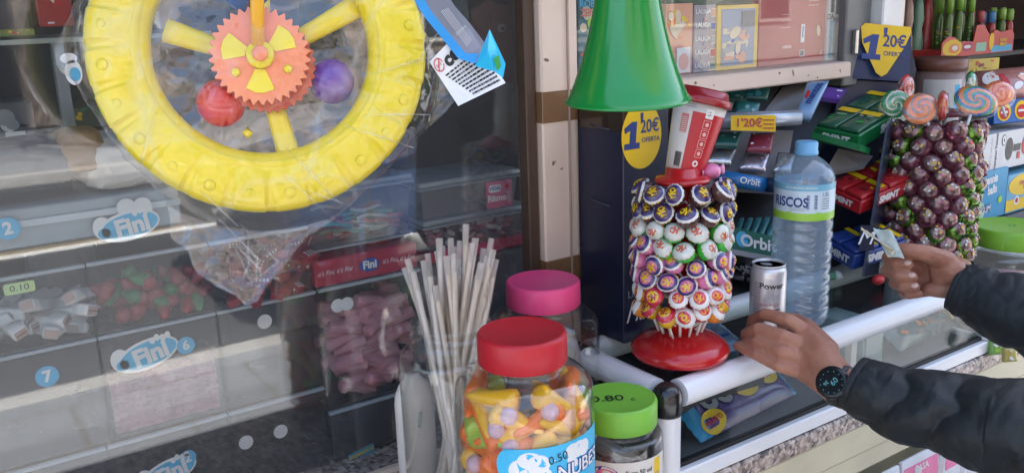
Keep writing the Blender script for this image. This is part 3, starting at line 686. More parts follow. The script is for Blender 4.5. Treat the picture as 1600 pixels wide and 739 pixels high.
rg = random.Random(4); cols = [('red', mat('lace_red', (.45, .06, .06), .45)), ('green', mat('lace_green', (.05, .30, .16), .45)), ('white', mat('lace_white', (.5, .5, .45), .5)), ('orange', mat('lace_orange', (.5, .2, .06), .45))]
lc = {}
for i in range(40):
    c, m_ = rg.choice(cols); yy = YB_ + .012 + rg.random() * .05; zz = zt0 + .005 + rg.random() * .045; xx = x0 + .02 + rg.random() * (x1 - x0 - .075)
    pts = [(xx + k * .008, yy + .002 * math.sin(k + i), zz + .003 * math.sin(k * .7 + i)) for k in range(7)]
    o = MB().tube([V(p) for p in pts], .0028, m_, 8).build('candy_lace', origin=pts[0], cat='candy lace', group='candy laces in the clear tub'); lc.setdefault(c, []).append(o)
for c, L in lc.items(): ordinal_labels(L, c + ' twisted candy lace in the lidded tub, {} from the left')
x0, x1 = tb(652, 806, DZ(.2), YB_ - .0); z0, z1 = DZ(.320), DZ(.268)
tubm_ = tubm; tubm = clear('tub_cloudy', (.9, .92, .93), f0=.06, rough=.12, body=.34, brgb=(.7, .72, .74), gain=.7)
t2 = tub('empty clear lidded tub with a pink brand label, upper one of its stack', x0, x1, YB_ + .0, z0, z1)
tubm = tubm_
mb = MB(); lx = XU(779, YB_, DZ(.29)); M = T(lx, YB_ - .001, (z0 + z1) / 2 - .004) @ FRONT
mb.rect(0, 0, .050, .044, mat('label_pink', (.62, .16, .27), .4), .0006, M); mb.rect(-.008, .010, .024, .012, WHITE, .0008, M, r=.004); mb.text('VIDAL', -.008, .010, .0085, BLU, .0012, M=M, bold=.03)
mb.text('Ritmo', -.005, -.006, .0145, WHITE, .0012, M=M, bold=.04); mb.ell(.015, .011, .0035, .0035, RED, .0009, 14, M); mb.ell(.018, -.006, .003, .011, GREY, .0008, 14, M, rot=.2); mb.build('label', t2)
z0b, z1b = DZ(.374), DZ(.329)
x0, x1 = tb(662, 822, DZ(.3), YB_)
t3 = tub('clear lidded tub of pink and white sweets, lower one of its stack', x0, x1, YB_, z0b, z1b)
rg = random.Random(9); pw = mat('rose_sweet', (.5, .13, .17), .5); ws = mat('white_sweet', (.65, .55, .55), .5); L = []
for i in range(46):
    p = (rg.uniform(x0 + .015, x1 - .015), YB_ + rg.uniform(.01, .05), z0b + rg.uniform(.005, .04)); a = rg.uniform(-40, 40)
    o = MB(T(V(p)) @ RY(a)).tube([(-.007, 0, 0), (-.005, 0, 0), (.005, 0, 0), (.007, 0, 0)], [.003, .004, .004, .003], pw if i % 2 else ws, 10).build('sweet', origin=p, cat='sweet', group='sweets in the lower tub'); L.append(o)
ordinal_labels(L, 'small pink or white sweet in the lower tub, {} from the left')
MB().b2((x0, YB_ + .005, zA + .0015), (x1 + .004, YB_ + .14, DZ(.3755)), mat('carmine_card', (.42, .02, .06), .45), .002).build('carton', origin=(x0, YB_, DZ(.35)), label='flat crimson carton under the lower clear tub', cat='carton')
MB().b2((XU(660, YB_, ZC), YB_ + .01, ZC + .002), (x1 + .006, YB_ + .16, zA - .004), mat('grey_carton', (.09, .09, .10), .5), .002).build('carton', origin=(x0, YB_, ZC), label='tall dark grey carton behind the sticks jar', cat='carton')
# shelf with wooden edge, biscuits and white paper
zS = DZ(.272); xS = XU(290, YB_, zS); xS0 = -1.2
t = thing('window_shelf', 'pale metal shelf with a wooden front edge in the display window', 'shelf', (0, YB_, zS))
MB().b2((xS0, YB_ + .0, zS), (xS, YB_ + .22, zS + .005), mat('ochre_edge', (.42, .28, .12), .6), .001).build('wooden_edge', t)
MB().b2((xS0, YB_ + .006, zS + .0052), (xS - .002, YB_ + .22, zS + .055), mat('pale_metal', (.33, .38, .42), .35, .2, vscale=5), .002).build('metal_face', t)
MB().b2((xS0, YB_ + .002, zS + .032), (xS - .002, YB_ + .0055, zS + .04), mat('pale_strip', (.55, .6, .63), .3)).build('price_strip', t)
mb = MB(); fini(mb, *px(203, 352), .058, YB_ - .001, rot=8); mb.build('logo_sticker', t)
mb = MB(); number(mb, '2', *px(12, 357), .0135, YB_ - .001); mb.ell(-.03, 0, .02, .006, SKY, .0004, 12, on_front(*px(12, 357), YB_ - .001)); mb.build('number_sticker', t)
for (u, v) in ((197, 324), (222, 322)):
    mb = MB(); mb.ell(0, 0, .0115, .0115, stw, .0005, 22, on_front(*px(u, v), YB_ - .0005 - (u > 200) * .0008)); mb.build('dot_sticker', t)
zz = zS + .0555
def blobbag(name, label, cat, u, v0, v1, wpx, m, y=YB_ + .06, seed=1, dy=.05, n=3.5, amp=.16):
    a, b = PY(u, v1, y), PY(u, v0, y); h = b.z - a.z; rx = wpx / FPX * (a - CAM).length / 2
    vs = []; fs = []; nu, nv = 40, 24
    for j in range(nv + 1):
        th = PI * j / nv
        for i in range(nu):
            ph = 2 * PI * i / nu; d = V((math.sin(th) * math.cos(ph), math.sin(th) * math.sin(ph), -math.cos(th)))
            s_ = 1 + amp * noise.noise(d * n + V((seed, 0, 0))) + amp * .6 * abs(noise.noise(d * n * 2.5 + V((seed, 3, 0))))
            sg_ = lambda q: math.copysign(abs(q) ** .6, q)
            vs.append(V((a.x + sg_(d.x) * rx * s_, y + sg_(d.y) * dy * s_, a.z + h / 2 + sg_(d.z) * h / 2 * s_)))
    fs = [(j * nu + i, j * nu + (i + 1) % nu, (j + 1) * nu + (i + 1) % nu, (j + 1) * nu + i) for j in range(nv) for i in range(nu)]
    return MB().add(vs, fs, m, True).build(name, origin=a, label=label, cat=cat)
blobbag('paper_bag', 'crumpled white paper bag on the pale shelf beside the biscuit', 'paper bag', 196, 205, 287, 118, mat('white_paper', (.68, .62, .56), .8, bump=.7, bscale=14), seed=2)
blobbag('bread_roll', 'brown toasted biscuit on the shelf left of the white paper', 'biscuit', 128, 198, 268, 62, mat('toasted', (.32, .17, .06), .8, bump=.8, bscale=60), seed=5, y=YB_ + .04, dy=.03, amp=.1)
blobbag('dark_shape', 'dark grey plastic bag on the shelf at the left edge', 'plastic bag', 30, 215, 290, 170, mat('dark_plastic', (.05, .055, .07), .3, bump=.8, bscale=15), seed=8)
blobbag('dark_shape', 'dark green grey shape imitating a reflected figure over the nougat bars', 'plastic bag', 108, 345, 470, 90, mat('slate_reflection', (.045, .06, .07), .35, bump=.8, bscale=12), seed=11, y=YB_ + .10, dy=.03)  # added dark form imitating a person's reflection in the window pane
# upper shelves
zV = PY(60, 60, 1.3).z
t = thing('upper_shelf', 'thin pale glass shelf high in the display window', 'shelf', (0, 1.3, zV))
MB().b2((xl + .02, 1.26, zV - .006), (XU(330, 1.26, zV), 1.6, zV), mat('shelf_edge', (.35, .38, .33), .3)).build('board', t)
MB().b2((XU(88, 1.3, zV) - .01, 1.28, zV - .25), (XU(88, 1.3, zV) + .004, 1.30, zV - .0065), mat('grey_bracket', (.25, .26, .27), .4)).build('bracket', t)
def carton(label, u0, u1, v0, v1, Y, m, d=.1, deco=None, name='carton', cat='carton', rot=0, group=None):
    a, b = PY(u0, v1, Y), PY(u1, v1, Y); c = PY((u0 + u1) / 2, v0, Y)
    x0, x1, z0, z1 = a.x, b.x, PY((u0 + u1) / 2, v1, Y).z, c.z
    mb = MB(); mb.b2((x0, Y, z0), (x1, Y + d, z1), m, .0015)
    if deco: deco(mb, T((x0 + x1) / 2, Y - .0003, (z0 + z1) / 2) @ FRONT, x1 - x0, z1 - z0)
    return mb.build(name, origin=((x0 + x1) / 2, Y, z0), label=label, cat=cat, group=group)
def dd(cols, n, seed, txt=None, tc=None, ts=.4):
    def f(mb, M, w_, h_):
        mb.art(0, 0, w_, h_, cols, n, seed, M=M)
        if txt: mb.text(txt, 0, h_ * .1, h_ * ts, tc or WHITE, .003, M=M, bold=.03)
    return f
carton('red bag of sweets on the upper shelf at the far left', 62, 118, -10, 42, 1.28, mat('red_bagging', (.4, .03, .03), .3), deco=dd([PNK, RED, WHITE], 6, 1), name='sweet_bag', cat='sweet bag')
carton('dark carton on the upper shelf left of the red bag', -60, 50, -30, 58, 1.29, mat('dark_carton', (.05, .05, .06), .5), .1)
carton('small green and yellow packet lying at the front of the upper shelf', -10, 56, 46, 58, 1.27, mat('moss_card', (.2, .25, .05), .5), .05, deco=dd([YEL, GRN, RED], 10, 3), name='sweet_packet', cat='packet')
carton('grey box standing in shadow under the upper shelf', -20, 62, 160, 232, 1.36, mat('slate_carton', (.12, .13, .14), .5), .1, deco=dd([GREY, BLACK, WHITE], 8, 3))
carton('olive packet behind the white paper bag', 118, 175, 165, 200, 1.36, mat('olive_carton', (.09, .10, .05), .5), .1, deco=dd([YEL, GRN], 4, 8))
carton('dark blue box on the back shelf above the clear tubs', 500, 640, 205, 268, 1.42, mat('ink_carton', (.03, .04, .09), .4), .1, deco=dd([BLU, GREY], 6, 9))
carton('dark box with pale capital letters beside the window frame', 812, 840, 240, 330, 1.36, mat('dark_carton', (.05, .05, .06), .5), .1, deco=lambda mb, M, w_, h_: (mb.text('HA', 0, h_ * .25, h_ * .22, GREY, M=M), mb.text('H', 0, -h_ * .1, h_ * .22, GREY, M=M)))
mb = MB(); M = on_front(*px(113, 108, GL + .0045), GL - .0006); mb.ell(0, -.004, .009, .014, WHITE, .0004, 18, M); mb.ell(-.003, .012, .009, .006, WHITE, .0004, 12, M); mb.ell(.001, -.006, .006, .008, SKY, .0007, 14, M)
mb.build('window_sticker', kiosk, label='small blue and white sticker on the window glass')
# ================================================================== GREEN HORN
hg = mat('green_plastic', (.006, .22, .035), .18, coat=.2, vary=.03, vscale=3)
c = P(981, 158, .95); top = c + V((0, 0, .30))
prof = [(.0655, 0), (.0668, .0012), (.0660, .0035)]
for i in range(1, 25):
    s_ = i / 24; z = .0035 + s_ * .34; r = .0655 * math.exp(-z * 5.6) * .80 + .0135; prof.append((r, z))
prof[3] = (.0635, prof[3][1])
k_ = [.0635 + 0, ]
def hornr(z): return .015 + .0515 * math.exp(-z / .105) 
prof = [(.0640, .0005), (.0658, -.0005), (.0668, .0006), (.0666, .0022), (.0655, .003)] + [(hornr(z) * .0655 / hornr(0), z) for z in [.006 + i * .013 for i in range(28)]]
prof = [(r, z) for r, z in prof]
inner = [(r - .0018, z) for r, z in reversed(prof)]
t = thing('toy_horn', 'glossy green plastic horn hanging bell down before the cream post', 'horn', c)
lean = T(c) @ RY(-2.2) @ RX(2)
MB(lean).lathe(prof + inner, hg, 72, cap=False).build('bell', t)
MB(lean).lathe([(.0165, .356), (.020, .36), (.020, .368), (.0165, .372), (.0155, .39), (.012, .392)], hg, 32).build('mouthpiece', t)
MB(lean).tube([(0, 0, .388), (0, 0, .55), (0, .0, .9)], .0012, mat('string', (.5, .5, .48), .8), 6).build('hanging_string', t)

# ================================================================== TOY WHEEL IN A BAG
wc = P(410, 76, .87); tw = .87
Wx = RT.copy(); nrm = (CAM - wc).normalized()
WM = frame(wc, RT - nrm * RT.dot(nrm), -DN)          # local x right, y up, z toward viewer
yel = mat('yellow_plastic', (.86, .68, .012), .35, sss=.15, vary=.05, vscale=8, coat=.15)
ps = .87 / FPX
Ro, Ri = 256 * ps, 163 * ps; Rm = (Ro + Ri) / 2
wheel = thing('wheel_toy', 'big yellow plastic toy wheel with an orange cog wrapped in clear film', 'toy wheel', wc)
# tyre: cross section lathe with tread blocks
def tyre_fn(r, z, a):
    k = (a * 24 / (2 * PI)) % 1; blk = 1 if .12 < k < .88 else 0; odd = int(a * 24 / (2 * PI)) % 2
    rr = r
    if r > Rm * 1.02:
        e = min(1, (r - Rm * 1.02) / (Ro - Rm * 1.02))
        rr = r - (0 if blk else .0008 * e); z = z * (1 + (.05 if blk else -.08) * e)
    if r > Rm * .98 and (k < .07 or k > .93): z -= math.copysign(.0016, z) * min(1, abs(z) / .01)
    if r > Rm * .98 and .12 < k < .88 and odd: z += math.copysign(.0009, z) * min(1, abs(z) / .01)
    return V((rr * math.cos(a), rr * math.sin(a), z))
cs = []
hw = .021
for i in range(33):
    a = -PI / 2 + 2 * PI * i / 32
    x = math.cos(a); y = math.sin(a)
    sgn = lambda q, p: math.copysign(abs(q) ** p, q)
    cs.append((Rm + sgn(x, .75) * (Ro - Ri) / 2, sgn(y, .75) * hw))
MB(WM).lathe(cs, yel, 480, fn=tyre_fn, cap=False).build('tyre', wheel, auto=30)
mb = MB(WM)
for i in range(24):
    a = (i + .5) / 24 * 2 * PI
    mb.lathe([(0, .0022), (.0045, .0020), (.0056, .001), (.006, 0)], yel, 14, RZ(math.degrees(a)) @ T(Ro - .016, 0, hw * .93) @ RY(24))
mb.lathe([(Ri + .009, hw * .9), (Ri + .012, hw * 1.06), (Ri + .016, hw * .95)], yel, 120, cap=False)
mb.build('tread_stud', wheel)
def lp(u, v, z=0):            # pixel -> local wheel plane
    p = P(u, v, .87) - wc; X = WM.to_3x3()
    return V((p.dot(X.col[0]), p.dot(X.col[1]), z))
hub = lp(407, 95)
for (u, v) in ((455, 250), (262, 55), (560, 0), (405, -90)):
    e = lp(u, v); d = (e - hub); n_ = 8
    pts = [hub + d * (k / n_) + V((0, 0, -.004)) for k in range(n_ + 1)]
    MB(WM).tube(pts, [.0085 + .0035 * (k / n_) ** 2 for k in range(n_ + 1)], yel, 16, flat=.7).build('spoke', wheel)
def gear(Rg, n, z0, z1, m, rot=0):
    pts = []
    for i in range(n):
        for (q, rr) in ((0, .90), (.18, .93), (.42, 1.0), (.58, 1.0), (.82, .93)):
            a = (i + q) / n * 2 * PI + rot; pts.append((hub.x + Rg * rr * math.cos(a), hub.y + Rg * rr * math.sin(a)))
    return MB(WM).poly(pts, m, z0, z1)
org = mat('orange_plastic', (.88, .27, .12), .32, sss=.1, vary=.04)
g1 = gear(.0465, 34, .018, .0245, org); g1.build('cog', wheel)
mb = gear(.0465, 34, .004, .010, mat('deep_orange_plastic', (.6, .09, .03), .35), .1); mb.M = WM; 
mb2 = MB(WM @ T(.0055, -.006, 0)); 
pts = [(hub.x + .0468 * (1 if i % 2 else .93) * math.cos(i * PI / 34), hub.y + .0468 * (1 if i % 2 else .93) * math.sin(i * PI / 34)) for i in range(68)]
mb2.poly(pts, mat('deep_orange_plastic', (.6, .09, .03), .35), .006, .012); mb2.build('rear_cog', wheel)
mb = MB(WM)
for a0 in (-112, 15, 145):     # three fan shaped windows, three bosses
    pts = [(hub.x + r * math.cos(R(a)), hub.y + r * math.sin(R(a))) for r, a in [(.014, a0), (.034, a0 - 3), (.0355, a0 + 12), (.0355, a0 + 26), (.034, a0 + 42), (.014, a0 + 38)]]
    mb.poly(pts, yel, .0246, .0262)
mb.build('fan_insert', wheel)
for a in (-28, 92, 215):
    mb = MB(WM); mb.lathe([(0, .0295), (.0035, .029), (.0045, .0245)], yel, 16, T(hub.x + .028 * math.cos(R(a)), hub.y + .028 * math.sin(R(a)), 0)); mb.build('boss', wheel)
mb = MB(WM); mb.lathe([(.013, .0247), (.013, .030), (.0115, .033), (.0075, .0335), (.0075, .0345)], yel, 36, T(hub.x, hub.y, 0)); mb.build('hub_ring', wheel)
mb = MB(WM); mb.lathe([(.0074, .033), (.0074, .0352), (.006, .0365), (0, .037)], org, 28, T(hub.x, hub.y, 0)); mb.build('hub_pin', wheel)
mb = MB(WM); yl2 = mat('amber_plastic', (.85, .42, .02), .3, sss=.1)
pp = [hub + V((-.0015, .008, .031)), hub + V((0, .05, .034)), hub + V((.003, .11, .036)), hub + V((.006, .30, .04)), hub + V((.01, .62, .04))]
mb.tube(pp, [.0062, .0065, .0068, .007, .007], yl2, 18, flat=.7); mb.build('push_rod', wheel)
for (u, v, nm, cl, rr) in ((346, 163, 'red', (.62, .02, .02), 37), (520, 122, 'purple', (.14, .05, .34), 36), (385, -18, 'blue', (.02, .08, .3), 38)):
    q = lp(u, v, -.004); MB(WM).sphere(q, rr * ps, mat(nm + '_ball', cl, .25, coat=.3, vary=.04), 32, 20).build('ball', wheel, label=nm + ' plastic ball inside the wheel')
MB(WM).tube([lp(382, 205, -.004), lp(392, 212, -.004)], .004, yel, 10).build('ball_pin', wheel)
# clear film bag
film = clear('crinkled_film', (1, 1, 1), f0=.055, rough=.045, body=.014, brgb=(.9, .9, .9), bump=1.0, bscale=9, gain=1.0, crease=.2, cscale=5, bdist=.012)
outl = [(655, -40), (668, 40), (700, 80), (735, 100), (742, 128), (712, 165), (655, 215), (612, 262), (560, 312), (520, 345), (478, 372), (458, 398), (436, 428), (416, 448), (404, 470), (384, 479), (366, 460), (338, 448), (310, 425), (296, 395), (272, 370), (262, 315), (240, 288), (200, 250), (160, 190), (130, 140), (105, 118), (100, 90), (125, 40), (135, 0), (150, -60), (400, -120)]
ol = [lp(u, v) for u, v in outl]
def resample(L, n):
    d = [0]
    for i in range(len(L)): d.append(d[-1] + (L[(i + 1) % len(L)] - L[i]).length)
    out = []
    for k in range(n):
        s_ = d[-1] * k / n; i = max(j for j in range(len(L)) if d[j] <= s_); f = (s_ - d[i]) / (d[i + 1] - d[i]); out.append(L[i].lerp(L[(i + 1) % len(L)], f))
    return out
NO = 260; NRg = 64; oo = resample(ol, NO); cen = V((0, -.02, 0))
vs = []; fs = []
for side in (1, -1):
    for j in range(NRg + 1):
        s_ = j / NRg
        for i in range(NO):
            p = cen.lerp(oo[i], s_); rr = p.length
            inside = max(0, min(1, (Ro + .016 - rr) / .022)); edge = 1 - s_
            zz = (.026 * inside ** .6 if side > 0 else .024 * inside ** .6) + .0015
            f1 = 22; q = V((p.x * f1, p.y * f1, side * 3.1))
            cr = noise.noise(q * .7) + .45 * abs(noise.noise(q * 1.6)) + .15 * (abs(noise.noise(q * 4.7 + V((3, 0, 0)))))
            amp = .0065 if inside > .5 else .010
            zz = zz + amp * cr * min(1, edge * 12)
            if rr < Ri * .9 and side > 0: zz = max(zz, .026) + .012 * max(0, 1 - (p - hub).length / .075)
            if s_ == 1: zz = .0005
            wob = .0025 * noise.noise(V((oo[i].x * 60, oo[i].y * 60, 9))) if s_ > .95 else 0
            vs.append(V((p.x + wob, p.y + wob, side * zz - .004 * (1 - inside))))
n1 = (NRg + 1) * NO
for k in (0, 1):
    for j in range(NRg):
        for i in range(NO):
            a, b = k * n1 + j * NO + i, k * n1 + j * NO + (i + 1) % NO
            f = (a, b, b + NO, a + NO) if j else (a, b + NO, a + NO)
            fs.append(f if k == 0 else tuple(reversed(f)))
MB(WM).add(vs, fs, film, True).build('film_bag', wheel)
# gathered tail strands of the bag
film2 = clear('gathered_film', (1, 1, 1), f0=.06, rough=.12, body=.08, brgb=(.8, .78, .75), bump=.6, bscale=30, gain=.8)
rg = random.Random(6); mb = MB(WM)
for i in list(range(5)) + list(range(14, 24)):            # creases: thin folded ridges of film
    a = rg.uniform(0, 1); u0, v0 = rg.uniform(270, 560), rg.uniform(300, 380)
    if i < 14: pts = [lp(rg.uniform(300, 420), rg.uniform(330, 400), .004), lp(rg.uniform(330, 440), rg.uniform(380, 430), .007), lp(385 + rg.uniform(-20, 25), 455 + rg.uniform(-20, 10), .003)]
    else:
        aa = rg.uniform(-150, 20); r0 = rg.uniform(.6, 1.0) * Ro; p0 = V((r0 * math.cos(R(aa)), r0 * math.sin(R(aa)), .028)); p1 = V(((Ro + .015) * math.cos(R(aa + 14)), (Ro + .015) * math.sin(R(aa + 14)), .012)); pts = [p0, (p0 + p1) / 2 + V((0, 0, .004)), p1]
    MB(WM).tube(pts, [.0004, .0013, .0005], film2, 5, flat=.5).build('film_crease', wheel)
# header card and swing label
card = thing('header_card', 'folded blue and grey header strip with a white warning label beside the wheel', 'label', P(720, 80, .80))
def strip(pts, m, th=.0007, cast=None):
    """curved card: rows of (pixel left, pixel right, depth)"""
    vs = []; n = len(pts)
    for (a, b, ta, tb_) in pts:
        A, B = P(*a, ta), P(*b, tb_)
        vs += [A, B]
    fs = [(2 * i, 2 * i + 1, 2 * i + 3, 2 * i + 2) for i in range(n - 1)]
    nf = (CAM - vs[0]).normalized() * -th
    o = len(vs); vs2 = vs + [p + nf for p in vs]
    fs += [tuple(q + o for q in reversed(f)) for f in fs[:n - 1]]
    return vs2, fs
wl = mat('white_card', (.78, .77, .75), .5, bump=.1)
# white label: bilinear patch on pixel quad with curl
def quadfn(q, t0, curl=0):
    A, B, C_, D_ = q          # bottom-left.. order: (0,0),(1,0),(1,1),(0,1)
    def f(x, y, z=0):
        u = (A[0] * (1 - x) + B[0] * x) * (1 - y) + (D_[0] * (1 - x) + C_[0] * x) * y
        v = (A[1] * (1 - x) + B[1] * x) * (1 - y) + (D_[1] * (1 - x) + C_[1] * x) * y
        tt = t0 + curl * (x - .4) ** 2 + curl * .5 * y * (1 - y)
        return P(u, v, tt - z)
    return f
qf = quadfn([(716, 166), (790, 130), (728, 38), (671, 97)], .80, .03)
mb = MB(); mb.patch(0, 1, 0, 1, wl, 14, 14, 0, fn=qf); mb.patch(0, 1, 0, 1, wl, 14, 14, -.0008, fn=qf)
rdl = mat('red_print', (.55, .02, .02), .4)
for rr in (1,):
    pts = [(.12 + .0 + .10 * math.cos(a * .3), .83 + .13 * math.sin(a * .3)) for a in range(21)]
    for k in range(20):
        (x0, y0), (x1, y1) = pts[k], pts[k + 1]; mb.add([qf(x0, y0, .0006), qf(x1, y1, .0006), qf(.12 + (x1 - .12) * .84, .83 + (y1 - .83) * .84, .0006), qf(.12 + (x0 - .12) * .84, .83 + (y0 - .83) * .84, .0006)], [(0, 1, 2, 3)], rdl)
mb.poly([(.05, .74), (.065, .73), (.19, .92), (.175, .93)], rdl, 0, .0007, fn=qf)
mb.text('0-3', .12, .83, .09, rdl, .0006, fn=qf)
mb.text('ce', .40, .80, .34, BLACK, .0007, fn=qf, bold=.05, rot=.1)
rg = random.Random(2)
for k in range(9): mb.lines(.12 + .03 * k, .60 - .065 * k, .82 - .03 * k, 1, .1, BLACK, k, fn=qf, hh=.3)
mb.build('warning_label', card)
bls = mat('card_blue', (.02, .28, .62), .35)
vs, fs = strip([((640, -10), (655, -14), .80, .80), ((664, 28), (675, 20), .80, .80), ((692, 62), (703, 54), .798, .798), ((716, 92), (728, 84), .796, .796), ((742, 100), (748, 84), .792, .794)], bls); MB().add(vs, fs, bls).build('blue_edge', card)
gm = clear('grey_film', (.8, .78, .8), f0=.05, rough=.1, body=.5, brgb=(.42, .40, .43), bump=.4, bscale=30)
vs, fs = strip([((655, -14), (690, -20), .80, .80), ((675, 20), (712, 12), .80, .80), ((703, 54), (735, 38), .798, .798), ((728, 84), (756, 66), .796, .796), ((746, 98), (772, 92), .792, .794)], gm); MB().add(vs, fs, gm, True).build('film_sleeve', card)
mb = MB(); qf2 = quadfn([(742, 98), (756, 74), (690, -12), (664, -6)], .797); mb.lines(.1, .4, .8, 1, .1, GREY, 3, fn=qf2)
for k in range(6): mb.add([qf2(.2 + .09 * k, .2, .001), qf2(.23 + .09 * k, .2, .001), qf2(.25 + .09 * k, .75, .001), qf2(.22 + .09 * k, .75, .001)], [(0, 1, 2, 3)], mat('pale_ink', (.55, .53, .54), .5))
mb.build('fine_print', card)
vs = [P(742, 104, .79), P(765, 46, .775), P(790, 100, .785), P(786, 122, .788), P(772, 112, .78), P(762, 80, .772), P(776, 78, .776)]
mb = MB().add(vs, [(0, 1, 5), (0, 5, 4), (5, 1, 6), (5, 6, 4), (6, 2, 3), (6, 3, 4), (1, 2, 6)], mat('card_sky', (.03, .5, .8), .2, coat=.6, bump=.5, bscale=20))
mb.add([P(771, 92, .773), P(779, 86, .774), P(783, 104, .779), P(777, 112, .779)], [(0, 1, 2, 3)], GRN); mb.build('folded_tip', card)

# ================================================================== JARS
pet = clear('jar_plastic', (.97, .97, .96), f0=.04, rough=.025, body=.008, brgb=(.8, .8, .8), bump=.04, bscale=20, gain=.9)
def jar(label, c, Rb, H, Rl, hl, lidm_, ribbed=False, rn=None, lid=True, group='clear plastic sweet jars on the counter'):
    rn = rn or Rl * .93
    t = thing('sweet_jar', label, 'jar', c, group); X = T(V(c))
    zl = H - hl
    prof = [(0, .004), (Rb * .5, .003), (Rb * .85, .0015), (Rb * .97, .008), (Rb, .02)]
    if ribbed: prof += [(Rb, H * .45), (Rb * 1.02, H * .48), (Rb, H * .52)]
    zs = zl - (Rb - rn) * .95 - .01
    prof += [(Rb, zs - .01), (Rb * .985, zs + .004)]
    for k in range(1, 9):
        a = k / 8 * PI / 2; prof.append((rn + (Rb * .985 - rn) * math.cos(a), zs + .004 + (zl - .012 - zs - .004) * math.sin(a)))
    prof += [(rn, zl - .008), (rn * 1.05, zl - .006), (rn * 1.05, zl - .002), (rn, zl)]
    if not lid: prof += [(rn * .99, zl + .006), (rn * 1.04, zl + .007), (rn * 1.04, zl + .010), (rn * .99, zl + .011), (rn * .99, zl + .019), (rn * 1.03, zl + .020), (rn * 1.03, zl + .023), (rn, zl + .025)]
    MB(X).lathe(prof, pet, 72, cap=False).build('body', t)
    MB(X).lathe([(r - .0012, z + .001) for r, z in prof], pet, 72, cap=False).build('inner_wall', t)
    if lid:
        lp_ = [(Rl * .98, zl - .003), (Rl, zl - .001), (Rl, H - .004), (Rl - .0015, H - .0012), (Rl - .004, H), (Rl * .9, H - .0006), (Rl * .88, H - .0012), (0, H - .0012)]
        def lf(r, z, a): k = 1 + (.004 if (int(a / (2 * PI) * 180) % 2 and r > Rl * .99 and z < H - .005) else 0); return V((r * k * math.cos(a), r * k * math.sin(a), z))
        MB(X).lathe(lp_, lidm_, 180, fn=lf, cap=False).build('lid', t, auto=40)
    return t
def cyl(c, r, ang0, zc):        # wrap x -> arc length around jar, ang0 = facing angle
    def f(x, y, z=0):
        a = ang0 + x / r; return V((c[0] + (r + z) * math.cos(a), c[1] + (r + z) * math.sin(a), c[2] + zc + y))
    return f
def face_ang(c): d = CAM - V(c); return math.atan2(d.y, d.x)
redl = mat('red_lid', (.50, .012, .022), .42, vary=.05, vscale=30, bump=.05); pinkl = mat('pink_lid', (.85, .075, .24), .42, vary=.04); grnl = mat('green_lid', (.20, .50, .05), .42, vary=.04)
def jpos(u, v, t): p = P(u, v, t); return V((p.x, p.y, ZC)), p.z - ZC
cR, hR = jpos(815, 521, 1.06); jr = jar('tall clear jar with a red lid full of coloured gummy cones', cR, .085, hR + .004, .0535, .034, redl)
cP, hP = jpos(848, 441, 1.325); jp = jar('tall clear jar with a pink lid standing behind the red lidded one', cP, .083, hP + .004, .0552, .034, pinkl)
cG, hG = jpos(966, 624, 1.20); jg = jar('short clear jar with a green lid marked with a handwritten price', cG, .0615, hG + .004, .052, .032, grnl, rn=.047)
cS, hS = jpos(704, 506, 1.20); js = jar('open clear jar with no lid holding wrapped paper straws', cS, .073, hS - .02, .056, .0, None, rn=.054, lid=False)
# price on green lid
mb = MB(); a = math.atan2(RT.y, RT.x); M = T(cG + V((-.006, .0, hG + .0035))) @ Matrix.Rotation(a, 4, 'Z'); mb.text('0.80', -.010, 0, .024, BLACK, .0004, M=M, sx=1.1, rot=.08); mb.text('c', .024, -.003, .016, BLACK, .0004, M=M); mb.build('price_writing', jg)
# red jar label (torn blue cloud label)
fa = face_ang(cR)
bl1 = mat('label_sky', (.05, .48, .75), .4); f = cyl(cR, .0853, fa, 0)
zt_ = lambda x: .058 + .42 * x + .004 * math.sin(x * 300)
mb = MB(); mb.patch(-.022, .115, .10, .192, bl1, 34, 3, .0002, fn=f); mb.ell(-.020, .172, .014, .020, bl1, .0004, 20, fn=f)
for (x, y, rx, ry) in ((.004, .178, .014, .010), (.014, .172, .014, .012), (-.006, .166, .014, .014), (.010, .158, .02, .012), (.058, .180, .010, .008), (.068, .178, .012, .010), (.078, .176, .010, .010), (.066, .168, .016, .010)):
    mb.ell(x, y, rx, ry, WHITE, .0006, 20, fn=f)
rg = random.Random(3)
for i in range(16): mb.ell(rg.uniform(0, .09), rg.uniform(.15, .19), .0008, .0008, WHITE, .0007, 8, fn=f)
mb.text('NUBES', .072, .156, .024, BLU, .001, fn=f, bold=.06); mb.text('NUBES', .072, .156, .024, WHITE, .0014, fn=f, bold=.015)
mb.text('0.50', .038, .176, .0145, BLACK, .0014, fn=f, rot=.15); mb.text('c', .038, .164, .009, BLACK, .0014, fn=f)
mb.build('label', jr)
# pink jar sticker
fp = cyl(cP, .0833, face_ang(cP), 0); mb = MB()
mb.ell(.046, .135, .022, .030, mat('pale_yellow', (.75, .72, .45), .5), .0005, 26, fn=fp); mb.ell(.043, .142, .010, .006, PUR, .0008, 12, fn=fp, rot=.5); mb.ell(.056, .128, .006, .014, PUR, .0008, 12, fn=fp, rot=.3); mb.ell(.052, .132, .004, .008, PNK, .0010, 12, fn=fp); mb.ell(.035, .150, .004, .004, BLU, .0010, 12, fn=fp); mb.build('sticker', jp)
